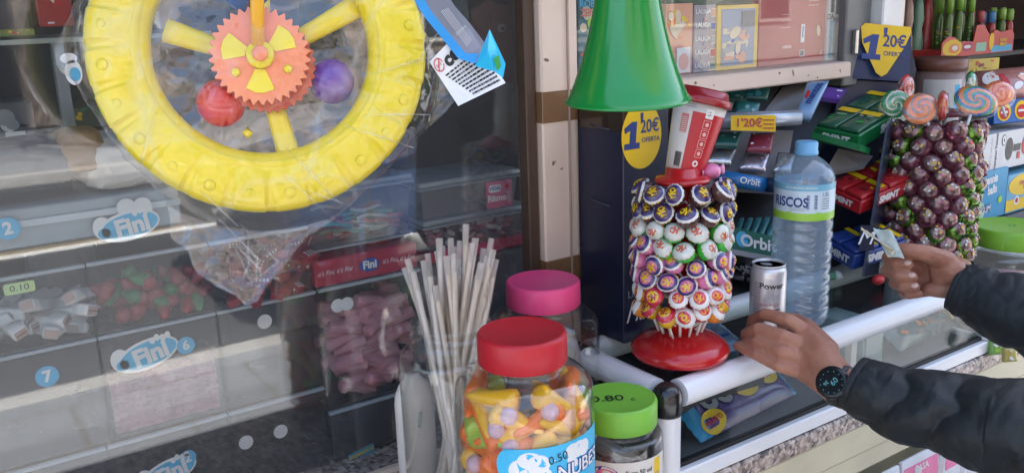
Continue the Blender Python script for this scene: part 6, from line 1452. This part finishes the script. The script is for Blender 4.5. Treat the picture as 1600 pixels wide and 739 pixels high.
def kball(kind, seed):
    t = thing('foil_lollipop', None, 'lollipop', (0, 0, 0), 'foil wrapped lollipops on the right hand stand', local=True); r = .0205; rg = random.Random(seed)
    m1 = gf if kind == 'green' else mf
    pr = [(r * math.sin(PI * k / 12), -r * math.cos(PI * k / 12) * .95) for k in range(13)]
    def fn(rr, z, a): k = 1 + .04 * noise.noise(V((rr * 120 * math.cos(a), rr * 120 * math.sin(a), z * 120 + seed))); return V((rr * k * math.cos(a), rr * k * math.sin(a), z * k))
    MB().lathe(pr, [m1] * 9 + [cf_] * 3, 24, fn=fn, cap=False).build('wrapped_candy', t)
    mb = MB()
    cap = lambda x, y, z=0: V((x, y, r * .955 * math.sqrt(max(.01, 1 - (x * x + y * y) / r / r)) + .0008 + z))
    mb.ell(0, 0, r * .34, r * .28, mat('skin_print', (.48, .33, .24), .4), .0004, 18, fn=cap); 
    for k in range(5): mb.ell(rg.uniform(-.4, .4) * r, rg.uniform(-.4, .4) * r, r * .13, r * .08, rg.choice([WHITE, rf, BRN, YEL]), .0008 + k * .0001, 10, fn=cap, rot=rg.uniform(0, 3))
    mb.build('printed_cap', t)
    mb = MB()
    for k in range(7 if kind == 'green' else 4):
        a = rg.uniform(0, 2 * PI); s_ = .0055; c0 = V((r * .86 * math.cos(a), r * .86 * math.sin(a), r * .35)); n_ = V((math.cos(a), math.sin(a), .6)).normalized(); uu = n_.orthogonal().normalized(); vv = n_.cross(uu)
        mb.add([c0 + n_ * .002 + uu * s_, c0 + n_ * .005 + vv * s_ * .8, c0 - n_ * .002 - uu * s_, c0 - vv * s_ * .5], [(0, 1, 2), (0, 2, 3), (2, 1, 0), (3, 2, 0)], m1 if k % 2 else (rf if kind != 'green' else gf))
    mb.build('foil_tuft', t); return t
kp = [('maroon', kball('maroon', 1)), ('maroon', kball('maroon', 5)), ('green', kball('green', 9)), ('maroon', kball('maroon', 13))]; used = set(); faK = face_ang(cK); rg = random.Random(77)
for ti in range(10):
    z = .262 - ti * .0262; row = {}
    for j in range(-3, 4):
        a = faK + (j + (ti % 2) * .5) * .475
        c, pr_ = kp[(rg.randrange(4))]
        if (j > 1 and ti > 3) or (ti in (2, 1) and j < -1): c, pr_ = kp[2]
        o = pr_ if pr_.name not in used else copy_tree(pr_); used.add(pr_.name)
        rr = .074 + rg.uniform(-.004, .003); p = cK + V((rr * math.cos(a), rr * math.sin(a), z + rg.uniform(-.003, .003))); up = R(rg.uniform(5, 45)); aa = a + rg.uniform(-.2, .2)
        zax = V((math.cos(aa) * math.cos(up), math.sin(aa) * math.cos(up), math.sin(up))); xa_ = V((0, 0, 1)).cross(zax).normalized(); ya = zax.cross(xa_)
        o.matrix_basis = T(p) @ Matrix((xa_, ya, zax)).transposed().to_4x4() @ RZ(rg.uniform(-150, 150)) @ Matrix.Diagonal((rg.uniform(.9, 1.12), rg.uniform(.9, 1.1), rg.uniform(.9, 1.1), 1)); row.setdefault(c, []).append(o)
    for c, L in row.items(): ordinal_labels(L, c + ' foil lollipop in the ' + (ORD[ti] if ti < 9 else 'lowest') + ' row of the right stand, {} from the left')
# swirl lollipops on top
def swirl(name, label, u, v, d, r, c1, c2, c3, yaw, pitch, roll, sq=1):
    p = P(u, v, d); M = T(p) @ Matrix.Rotation(math.atan2(RT.y, RT.x), 4, 'Z') @ RZ(yaw) @ RX(90 + pitch) @ RZ(roll)
    t = thing('swirl_lollipop', label, 'lollipop', p, 'swirl lollipops on top of the right stand')
    NR, NA = 16, 64; vs = []; fs = []; ms = []
    for s_ in (1, -1):
        for i in range(NR + 1):
            q = i / NR; 
            for k in range(NA): a = 2 * PI * k / NA; vs.append(V((r * q * math.cos(a), r * q * sq * math.sin(a), s_ * (.007 * math.sqrt(max(0, 1 - q ** 6)) + .0008 * math.sin(q * 14 - a)))))
    n1 = (NR + 1) * NA
    for s_ in (0, 1):
        for i in range(NR):
            for k in range(NA):
                f = (s_ * n1 + i * NA + k, s_ * n1 + (i + 1) * NA + k, s_ * n1 + (i + 1) * NA + (k + 1) % NA, s_ * n1 + i * NA + (k + 1) % NA); fs.append(f if s_ == 0 else tuple(reversed(f)))
                ph = (k / NA + (i / NR) * .8) * 3 % 1; ms.append(c1 if ph < .45 else c2 if ph < .7 else c3)
    MB(M).add(vs, fs, ms, True).build('candy_disc', t)
    MB(M).tube([(0, -r * sq * .9, 0), (0, -r * sq - .02, 0)], .0025, mat('stick_white', (.75, .74, .72), .5), 8).build('stick', t)
    mb = MB(M); mb.sphere((0, -.004, 0), (r * 1.10, r * 1.12 * sq, .013), clear('lolly_film', (1, 1, 1), f0=.06, rough=.08, body=.02, bump=.9, bscale=45, gain=.5), 32, 20); mb.build('clear_wrapper', t)
oc = mat('swirl_orange', (.78, .20, .05), .25, coat=.5); gc = mat('swirl_green', (.02, .30, .08), .25, coat=.5); wc_ = mat('swirl_white', (.72, .66, .58), .25, coat=.5); bc2 = mat('swirl_blue', (.03, .15, .4), .25, coat=.5); rc2 = mat('swirl_red', (.62, .05, .03), .25, coat=.5)
swirl('a', 'round green swirl lollipop at the left of the group', 1398, 163, 1.66, .026, gc, gc, wc_, -10, 0, 0)
swirl('b', 'wide orange and white swirl lollipop leaning at the front of the group', 1438, 170, 1.62, .034, oc, mat('swirl_grey', (.2, .22, .24), .3), oc, 5, -25, 20, .85)
swirl('c', 'thin red orange swirl lollipop seen nearly edge on', 1472, 166, 1.63, .028, rc2, oc, rc2, 68, 0, 0)
swirl('d', 'blue, orange and green swirl lollipop tilted to the right', 1524, 158, 1.60, .036, oc, bc2, gc, -10, -30, -20, .8)
swirl('e', 'orange swirl lollipop behind the blue and green one', 1560, 147, 1.70, .032, oc, rc2, oc, 10, -20, 10, .8)
swirl('f', 'small green striped swirl lollipop standing behind the tilted ones', 1516, 132, 1.72, .026, gc, wc_, gc, 60, 0, 0)
swirl('g', 'dark red swirl lollipop behind the green one', 1416, 136, 1.74, .024, rc2, mat('swirl_dark', (.2, .02, .02), .3), rc2, 40, 0, 0)
# right hand jar
pj = P(1581, 362, 1.78); cJ = V((pj.x, pj.y, ZC)); hJ = PY(1581, 355, pj.y).z - ZC
jj = jar('wide clear jar with a lime green lid at the right edge beside the case', cJ, .088, hJ + .004, .0745, .034, mat('lime_lid', (.25, .52, .04), .42, vary=.05))
mb = MB(T(cJ + V((0, 0, hJ + .0032))))
for k in range(7): mb.ell(.006 * math.cos(k), .006 * math.sin(k), .0016, .0012, GRN, .0005, 10)
mb.build('embossed_dots', jj)
f_ = cyl(cJ, .0884, face_ang(cJ), 0); mb = MB(); mb.patch(-.075, .06, .10, .150, mat('pink_label', (.60, .42, .44), .5), 24, 3, .0003, fn=f_); mb.text('Fini', -.030, .128, .034, WHITE, .0012, fn=f_, bold=.04, shear=.2); mb.rect(.005, .126, .03, .045, mat('mauve_label', (.5, .2, .32), .5), .0006, fn=f_); mb.rect(.035, .126, .03, .045, mat('ochre_label', (.6, .4, .14), .5), .0006, fn=f_); mb.build('label', jj)
MB(T(cJ)).lathe([(0, .006), (.08, .008), (.083, .03), (.082, .09), (.07, .10), (0, .098)], mat('pale_gums', (.62, .42, .38), .6, bump=1, bscale=60, vary=.25, vscale=50), 40, fn=lambda r, z, a: V((r * math.cos(a), r * math.sin(a), z + .003 * math.sin(a * 17) * (z > .08)))).build('pale_sweets', origin=cJ, label='pile of pale pink sweets inside the wide green lidded jar', cat='sweets', kind='stuff')
xw_ = cJ.x + .13
MB().b2((xw_, .79, ZC + .001), (xw_ + .7, 1.04, ZC + .12), mat('white_panel', (.75, .74, .7), .5), .004).build('white_box', origin=(xw_, .8, ZC), label='plain white box on the granite at the far right', cat='box')
for i, (u, v, c_) in enumerate([(1556, 545, LIME), (1578, 556, YEL), (1592, 538, GRN)]):
    p = PZ(u, v, ZC + .012); slab_pts = [(u - 10, v - 12), (u + 10, v - 14), (u + 12, v + 8), (u - 9, v + 10)]; dd_ = (p - CAM).dot(FW)
    slab(slab_pts, [dd_] * 4, .008, mat('wrap_%s' % ['lime', 'gold', 'leaf'][i], [(.2, .4, .08), (.5, .4, .1), (.05, .25, .05)][i], .3, coat=.3), 'sweet_packet', ['lime sweet packet beside the white post of the glass case', 'pale yellow sweet packet on the granite', 'dark green sweet packet at the right edge of the granite'][i], 'sweet packet', bulge=.005, deco=ar([WHITE, LIME], 4, i))
# ================================================================== CUSTOMER
def skin_mat():
    m = mat('skin', (.40, .19, .12), .5, vary=.06, vscale=28, rgb2=(.30, .12, .075), sss=.10, bump=.8, bscale=130, spec=.3)
    return m
skin = skin_mat(); nailm = mat('nail', (.62, .38, .30), .3, coat=.3)
def hull_mesh(groups, voxel, smooth=3, adapt=0):
    """groups: lists of (point, radius) spheres; every list becomes a convex hull; all are fused into one surface"""
    bm = bmesh.new()
    for g in groups:
        b2 = bmesh.new()
        for p, r in g:
            m_ = T(V(p)) @ (Matrix.Scale(r, 4) if not hasattr(r, '__len__') else Matrix.Diagonal((r[0], r[1], r[2], 1)))
            bmesh.ops.create_icosphere(b2, subdivisions=2, radius=1, matrix=m_)
        res = bmesh.ops.convex_hull(b2, input=b2.verts[:])
        bmesh.ops.delete(b2, geom=[v for v in b2.verts if not v.link_faces], context='VERTS')
        bad = [f for f in b2.faces if all(f in v.link_faces for v in f.verts) and False]
        me = bpy.data.meshes.new('h'); b2.to_mesh(me); b2.free(); 
        # keep only hull faces: rebuild from vertices
        b3 = bmesh.new(); vs = [b3.verts.new(v.co) for v in me.vertices]; r3 = bmesh.ops.convex_hull(b3, input=vs, use_existing_faces=False)
        bmesh.ops.delete(b3, geom=[v for v in b3.verts if not v.link_faces], context='VERTS')
        me2 = bpy.data.meshes.new('h2'); b3.to_mesh(me2); b3.free(); bm.from_mesh(me2); bpy.data.meshes.remove(me); bpy.data.meshes.remove(me2)
    me = bpy.data.meshes.new('t'); bm.to_mesh(me); bm.free(); ob = bpy.data.objects.new('t', me); COL.objects.link(ob)
    md = ob.modifiers.new('r', 'REMESH'); md.mode = 'VOXEL'; md.voxel_size = voxel
    if smooth: ms = ob.modifiers.new('s', 'SMOOTH'); ms.factor = .5; ms.iterations = smooth
    ev = ob.evaluated_get(bpy.context.evaluated_depsgraph_get()); m2 = ev.to_mesh()
    vs = [v.co.copy() for v in m2.vertices]; fs = [tuple(p.vertices) for p in m2.polygons]; ev.to_mesh_clear(); bpy.data.objects.remove(ob); bpy.data.meshes.remove(me)
    return vs, fs
def chain(pts, rad): return [[(pts[i], rad[i]), (pts[i + 1], rad[i + 1])] for i in range(len(pts) - 1)]
def pc(L): return [P(u, v, t) for u, v, t in L]
# --- left hand: back of the hand to the viewer, fingers closed round the can
tc_ = tcn
wrL = P(1318, 604, 1.185)
fing = {
 'index': ([(1262, 520, 1.262), (1232, 500, 1.272), (1196, 491, 1.305), (1176, 500, 1.345), (1172, 512, 1.375)], [.0125, .0105, .0098, .0088, .0075]),
 'middle': ([(1258, 541, 1.250), (1224, 526, 1.255), (1186, 514, 1.288), (1166, 521, 1.335), (1163, 532, 1.365)], [.0125, .0108, .0100, .0090, .0078]),
 'ring': ([(1254, 560, 1.246), (1220, 549, 1.246), (1184, 534, 1.280), (1163, 538, 1.325), (1161, 548, 1.352)], [.0120, .0102, .0096, .0086, .0075]),
 'little': ([(1252, 580, 1.245), (1216, 571, 1.244), (1184, 555, 1.268), (1163, 545, 1.300), (1152, 540, 1.318)], [.0112, .0092, .0085, .0078, .0068])}
groups = []
for k, (pp, rr) in fing.items(): groups += chain(pc(pp), rr)
kn = {k: P(*fing[k][0][0]) for k in fing}
groups.append([(kn['index'], .0135), (kn['middle'], .0135), (wrL + RT * -.012 - DN * .016, .0165), (wrL + DN * .010 - RT * .01, .0165)])
groups.append([(kn['middle'], .0135), (kn['ring'], .0130), (wrL - DN * .012, .0170), (wrL + DN * .012, .017)])
groups.append([(kn['ring'], .0128), (kn['little'], .0120), (wrL + DN * .006, .018), (wrL + DN * .014, .0165)])
groups.append([(P(1290, 560, 1.235), .02), (kn['index'], .012), (wrL - DN * .014 + FW * .01, .018)])
tb = pc([(1292, 548, 1.245), (1262, 512, 1.30), (1240, 500, 1.335), (1222, 506, 1.372)]); groups += chain(tb, [.018, .0135, .0115, .0095])
elL = P(1640, 690, 1.03)
groups += chain([wrL, wrL.lerp(elL, .35), elL], [.0245, .031, .042])
hvL, hfL = hull_mesh(groups, .0021, 3)
# --- right hand: palm side, thumb and fingers pinching banknotes
wrR = P(1502, 437, 1.345)
g2 = []
f2 = {
 'index': ([(1452, 405, 1.375), (1418, 398, 1.395), (1388, 402, 1.375), (1402, 411, 1.345), (1420, 414, 1.333)], [.0125, .0110, .0102, .0094, .0080]),
 'middle': ([(1448, 422, 1.378), (1412, 420, 1.398), (1386, 423, 1.372), (1404, 431, 1.340), (1426, 433, 1.328)], [.0122, .0110, .0102, .0092, .0080]),
 'ring': ([(1450, 438, 1.375), (1418, 440, 1.392), (1398, 442, 1.370), (1412, 447, 1.340), (1430, 449, 1.330)], [.0118, .0102, .0095, .0088, .0075]),
 'little': ([(1456, 452, 1.370), (1430, 457, 1.385), (1412, 457, 1.368), (1420, 460, 1.348), (1436, 459, 1.338)], [.0105, .0090, .0084, .0076, .0066])}
for k, (pp, rr) in f2.items(): g2 += chain(pc(pp), rr)
kr = {k: P(*f2[k][0][0]) for k in f2}
g2.append([(kr['index'], .0135), (kr['middle'], .013), (wrR - DN * .016, .0170), (wrR + DN * .006, .018)])
g2.append([(kr['middle'], .013), (kr['ring'], .0125), (wrR - DN * .006, .018), (wrR + DN * .012, .0165)])
g2.append([(kr['ring'], .0122), (kr['little'], .0112), (wrR + DN * .004, .018), (wrR + DN * .016, .0155)])
g2.append([(P(1468, 410, 1.345), .0175), (P(1490, 424, 1.335), .0195), (P(1470, 436, 1.352), .014)])          # ball of the thumb
g2 += chain(pc([(1478, 408, 1.338), (1448, 396, 1.325), (1420, 391, 1.330), (1398, 389, 1.342)]), [.0165, .0130, .0112, .0092])
g2.append([(P(1480, 452, 1.352), .015), (wrR + DN * .012, .016), (P(1452, 452, 1.36), .011)])
elR = P(1700, 530, 1.25)
g2 += chain([wrR, wrR.lerp(elR, .35), elR], [.0245, .031, .042])
hvR, hfR = hull_mesh(g2, .0021, 3)
# --- rest of the body (outside the frame on the right), standing at the counter
shL, shR = V((1.16, .20, 1.40)), V((1.50, .30, 1.40)); fwd = V((-.28, .96, 0)).normalized(); side = V((.96, .28, 0)).normalized()
nk = (shL + shR) / 2 + V((0, 0, .06)); hd = nk + V((0, 0, .17)) + fwd * .025; pel = (shL + shR) / 2 + V((0, 0, -.50))
g3 = [[(shL + V((0, 0, -.02)), .055), (shR + V((0, 0, -.02)), .055), ((shL + shR) / 2 + V((0, 0, -.2)), .12), (nk, .05)],
      [((shL + shR) / 2 + V((0, 0, -.2)) + side * .06, .10), ((shL + shR) / 2 + V((0, 0, -.2)) - side * .06, .10), (pel + side * .08, .095), (pel - side * .08, .095)],
      [(nk + V((0, 0, -.02)), .058), (nk + V((0, 0, .08)) + fwd * .01, .052)],
      [(hd, .075), (hd + V((0, 0, .055)) - fwd * .02, .083), (hd + fwd * .055 + V((0, 0, -.06)), .035), (hd + V((0, 0, -.03)), .062)],
      [(hd + fwd * .085 + V((0, 0, .012)), .009), (hd + fwd * .100 + V((0, 0, -.018)), .011), (hd + fwd * .078 + V((0, 0, -.02)), .014)],
      [(hd + side * .078 + V((0, 0, .01)), .016), (hd + side * .078 + V((0, 0, -.018)), .010)], [(hd - side * .078 + V((0, 0, .01)), .016), (hd - side * .078 + V((0, 0, -.018)), .010)],
      [(hd + fwd * .074 + side * .02 + V((0, 0, -.05)), .006), (hd + fwd * .082 + V((0, 0, -.05)), .007), (hd + fwd * .074 - side * .02 + V((0, 0, -.05)), .006)]]
for s_ in (1, -1):
    hip = pel + side * .09 * s_; kne = hip + V((0, 0, -.42)) + fwd * .03; ank = V((hip.x, hip.y, .09)); g3 += chain([hip, kne, ank], [.088, .06, .042]); g3.append([(V((ank.x, ank.y, .05)), .045), (V((ank.x, ank.y, .035)) + fwd * .16, .032)])
g3 += chain([shL, elL], [.055, .044]); g3 += chain([shR, elR], [.055, .044])
hv3, hf3 = hull_mesh(g3, .008, 2)
person = thing('person', 'customer in dark padded jacket, one hand at the can, the other holding banknotes', 'person', (pel.x, pel.y, 0))
mb = MB().add(hvL, hfL, skin, True).add(hvR, hfR, skin, True).add(hv3, hf3, skin, True); mb.build('body', person)
# nails on the right hand finger tips
def nail(p, along, out, s=.0062):
    out = (out - along * out.dot(along)).normalized(); fr = frame(p, along, out.cross(along)); 
    return fr
mb = MB()
for k in ('index', 'middle', 'ring'):
    pp = pc(f2[k][0]); tip = pp[-1]; al = (pp[-1] - pp[-2]).normalized(); out = (CAM - tip).normalized() - DN * .5
    fr = frame(tip + (out - al * out.dot(al)).normalized() * (f2[k][1][-1] - .0012), al, (out.cross(al)))
    mb.sphere((0, 0, 0), (.0058, .0045, .0018), nailm, 14, 8, M=fr)
mb.build('fingernails', person)
# jacket ------------------------------------------------------------------
jk = mat('jacket_nylon', (.0055, .0085, .0105), .6, vary=.12, vscale=9, bump=.25, bscale=260, spec=.45)
def sleeve(path, rad, name, seed, cuff=True, n=150, seg=110, rev=1, amp=1):
    pts = []; rr = []
    for i in range(n + 1):
        s_ = i / n * (len(path) - 1); k = min(int(s_), len(path) - 2); f = s_ - k; f = f * f * (3 - 2 * f) * .35 + f * .65
        pts.append(path[k].lerp(path[k + 1], f)); rr.append(rad[k] * (1 - f) + rad[k + 1] * f)
    for _ in range(10): pts = [pts[0]] + [(pts[i - 1] + pts[i] * 2 + pts[i + 1]) / 4 for i in range(1, n)] + [pts[-1]]
    def fn(s_, a):
        L_ = s_ * 7.5
        w1 = noise.noise(V((math.cos(a) * .8 + seed, math.sin(a) * .8, L_ * .55)))
        ph = L_ * 3.6 + 1.5 * math.cos(a - .8) * rev + 3.2 * w1 + 1.2 * noise.noise(V((math.cos(a) * 2, math.sin(a) * 2, L_ * 1.3)))
        fold = (.5 + .5 * math.sin(ph)); fold = fold ** .45
        m_ = min(1, s_ * 14) if cuff else 1
        am = .045 + .15 * max(0, noise.noise(V((L_ * .7, seed, math.cos(a) * .6))) + .25)
        fine = .022 * noise.noise(V((math.cos(a) * 3, math.sin(a) * 3, L_ * 4 + seed))) - .016 * max(0, .25 - abs(noise.noise(V((math.cos(a) * 1.6, math.sin(a) * 1.6 + seed, L_ * 2.2))))) * 4
        v = 1 + m_ * amp * (am * (fold - .75) * 1.5 + fine)
        if cuff and .028 < s_ < .034: v -= .03
        return v
    mb = MB(); mb.tube(pts, rr, jk, seg, fn=fn, cap=False, flat=1)
    # cuff turned in
    d = (path[0] - path[1]).normalized()
    mb.tube([pts[0] - d * .002, pts[0] - d * .001, pts[0] - d * .02], [rr[0] * .985, rr[0] * .9, rr[0] * .86], jk, seg, cap=False)
    return mb
sL = sleeve([P(1332, 597, 1.175), P(1392, 627, 1.145), P(1470, 645, 1.11), P(1560, 664, 1.07), elL, elL.lerp(shL, .5), shL + V((.02, 0, .0))], [.0365, .046, .052, .060, .066, .070, .075], 'l', 3)
sR = sleeve([P(1492, 447, 1.345), P(1530, 462, 1.325), P(1590, 487, 1.295), P(1650, 510, 1.27), elR, elR.lerp(shR, .5), shR - V((.02, 0, 0))], [.0365, .046, .055, .060, .064, .068, .074], 'r', 9)
g4 = [[(shL, .075), (shR, .075), ((shL + shR) / 2 + V((0, 0, -.2)), .15), (nk - V((0, 0, .02)), .075)], [((shL + shR) / 2 + V((0, 0, -.18)) + side * .08, .135), ((shL + shR) / 2 + V((0, 0, -.18)) - side * .08, .135), (pel + side * .09 + V((0, 0, -.05)), .125), (pel - side * .09 + V((0, 0, -.05)), .125)], [(nk + V((0, 0, .0)), .078), (nk + V((0, 0, .035)), .072)]]
jv, jf = hull_mesh(g4, .012, 3)
mb = MB(); 
for q in (sL, sR):
    mb.add(q.v, q.f, jk, True)
mb.add([v + (v - pel).normalized() * .006 * noise.noise(v * 14) for v in jv], jf, jk, True); mb.build('jacket', person)
g5 = []
for s_ in (1, -1):
    hip = pel + side * .09 * s_; kne = hip + V((0, 0, -.42)) + fwd * .03; ank = V((hip.x, hip.y, .12)); g5 += chain([hip, kne, ank], [.105, .078, .062])
tv, tf = hull_mesh(g5, .012, 2); MB().add(tv, tf, mat('denim', (.03, .05, .10), .8, bump=.3, bscale=200), True).build('trousers', person)
g6 = []
for s_ in (1, -1):
    hip = pel + side * .09 * s_; a_ = V((hip.x, hip.y, .055)); g6.append([(a_, .056), (V((hip.x, hip.y, .045)) + fwd * .17, .042)])
sv, sf = hull_mesh(g6, .008, 1); MB().add([V((v.x, v.y, max(v.z, .002))) for v in sv], sf, mat('shoe', (.05, .05, .05), .6), True).build('shoes', person)
g7 = [[(hd + V((0, 0, .075)) - fwd * .03, .086), (hd + V((0, 0, .0)) - fwd * .05, .075)], [(hd + V((0, 0, .11)) + fwd * .03, .05), (hd + V((0, 0, .08)) - fwd * .03, .08)]]
hv_, hf_ = hull_mesh(g7, .007, 1); MB().add([v + (v - hd).normalized() * .004 * noise.noise(v * 60) for v in hv_], hf_, mat('dark_hair', (.03, .02, .015), .6, bump=1, bscale=120), True).build('hair', person)
mb = MB()
for s_ in (1, -1): mb.sphere(hd + fwd * .079 + side * .031 * s_ + V((0, 0, .012)), .0105, mat('eye_white', (.75, .73, .7), .2), 14, 10); mb.sphere(hd + fwd * .0865 + side * .031 * s_ + V((0, 0, .012)), .005, mat('iris', (.05, .03, .02), .15), 12, 8)
mb.build('eyes', person)
# wrist watch on the left wrist
wt = thing('wrist_watch', 'black round wrist watch with pale digits on the lower wrist', 'watch', P(1312, 600, 1.17))
wax = (elL - wrL).normalized(); wp = wrL - wax * .004; fr = frame(wp, wax, -FW); 
mb = MB(); Mw = Matrix((RT - wax * RT.dot(wax), RT, RT)).to_4x4()
zz_ = wax; out = ((CAM - wp) - wax * (CAM - wp).dot(wax)).normalized(); out = (out - DN * .05).normalized(); yy = zz_.cross(out)
Mb = Matrix((out, yy, zz_)).transposed().to_4x4(); Mb.translation = wp
MB(Mb).lathe([(.0262, -.009), (.0285, -.008), (.0285, .008), (.0262, .009)], mat('watch_strap', (.012, .012, .014), .5), 48, cap=False).build('strap', wt)
Md = Matrix((yy, zz_, out)).transposed().to_4x4(); Md.translation = wp + out * .0275
MB(Md).lathe([(.0, 0), (.0200, 0), (.0215, .003), (.0215, .007), (.0195, .0095), (.0165, .0098)], mat('watch_case', (.015, .016, .018), .25, .4), 40, cap=False).build('watch_case', wt)
MB(Md).lathe([(.0166, .0092), (.0, .0092)], mat('watch_glass', (.006, .008, .010), .06), 32, cap=False).build('dial', wt)
mb = MB(Md @ T(0, 0, .0093)); tq = mat('watch_digits', (.08, .30, .34), .4, emit=.02)
mb.text('09', -.002, .003, .0105, tq, .0004, rot=PI / 2 * 0 - .5); mb.text('36', .003, -.006, .0075, tq, .0004, rot=-.5)
for k in range(12): a = k * PI / 6; mb.ell(.0142 * math.cos(a), .0142 * math.sin(a), .0006, .0006, tq, .0004, 8)
mb.build('digits', wt)
# banknotes
def note(name, label, pts, m, dd_):
    q = [P(u, v, t) for u, v, t in pts]; N = 10; vs = []
    nn = (q[1] - q[0]).cross(q[3] - q[0]).normalized()
    for j in range(N + 1):
        for i in range(N + 1):
            x, y = i / N, j / N; p = (q[0] * (1 - x) + q[1] * x) * (1 - y) + (q[3] * (1 - x) + q[2] * x) * y
            vs.append(p + nn * .0035 * math.sin(x * 5 + y * 2))
    vs += [p - FW * .0009 for p in vs]; M_ = (N + 1) ** 2
    fs = [(j * (N + 1) + i, j * (N + 1) + i + 1, (j + 1) * (N + 1) + i + 1, (j + 1) * (N + 1) + i) for j in range(N) for i in range(N)]; fs += [tuple(reversed([a + M_ for a in f])) for f in fs]
    mb = MB().add(vs, fs, m, True)
    g = lambda x, y, z=0: ((q[0] * (1 - x) + q[1] * x) * (1 - y) + (q[3] * (1 - x) + q[2] * x) * y) + nn * (.0035 * math.sin(x * 5 + y * 2) + (.0012 + z if nn.dot(CAM - q[0]) > 0 else -.0006 - z))
    rg = random.Random(4)
    for k in range(0): mb.ell(rg.uniform(.15, .85), rg.uniform(.2, .8), .1, .07, dd_[k % len(dd_)], .0003, 12, fn=g)
    return mb.build(name, origin=q[0], label=label, cat='banknote', group='banknotes held by the customer')
gn = mat('note_grey', (.50, .54, .48), .7, rgb2=(.30, .36, .32), vscale=90); gt = mat('note_tan', (.60, .52, .36), .7, rgb2=(.42, .34, .2), vscale=90)
note('banknote', 'grey green folded banknote, wider one in the customer hand', [(1364, 356, 1.335), (1392, 361, 1.33), (1414, 404, 1.318), (1388, 401, 1.322)], gn, [mat('note_ink', (.22, .28, .25), .7), mat('note_pale', (.6, .62, .58), .7)])
note('banknote', 'rolled tan banknote poking out left of the grey green one', [(1346, 355, 1.345), (1353, 363, 1.343), (1396, 398, 1.314), (1394, 388, 1.316)], gt, [mat('note_tan_ink', (.4, .3, .18), .7), mat('note_pale', (.6, .62, .58), .7)])
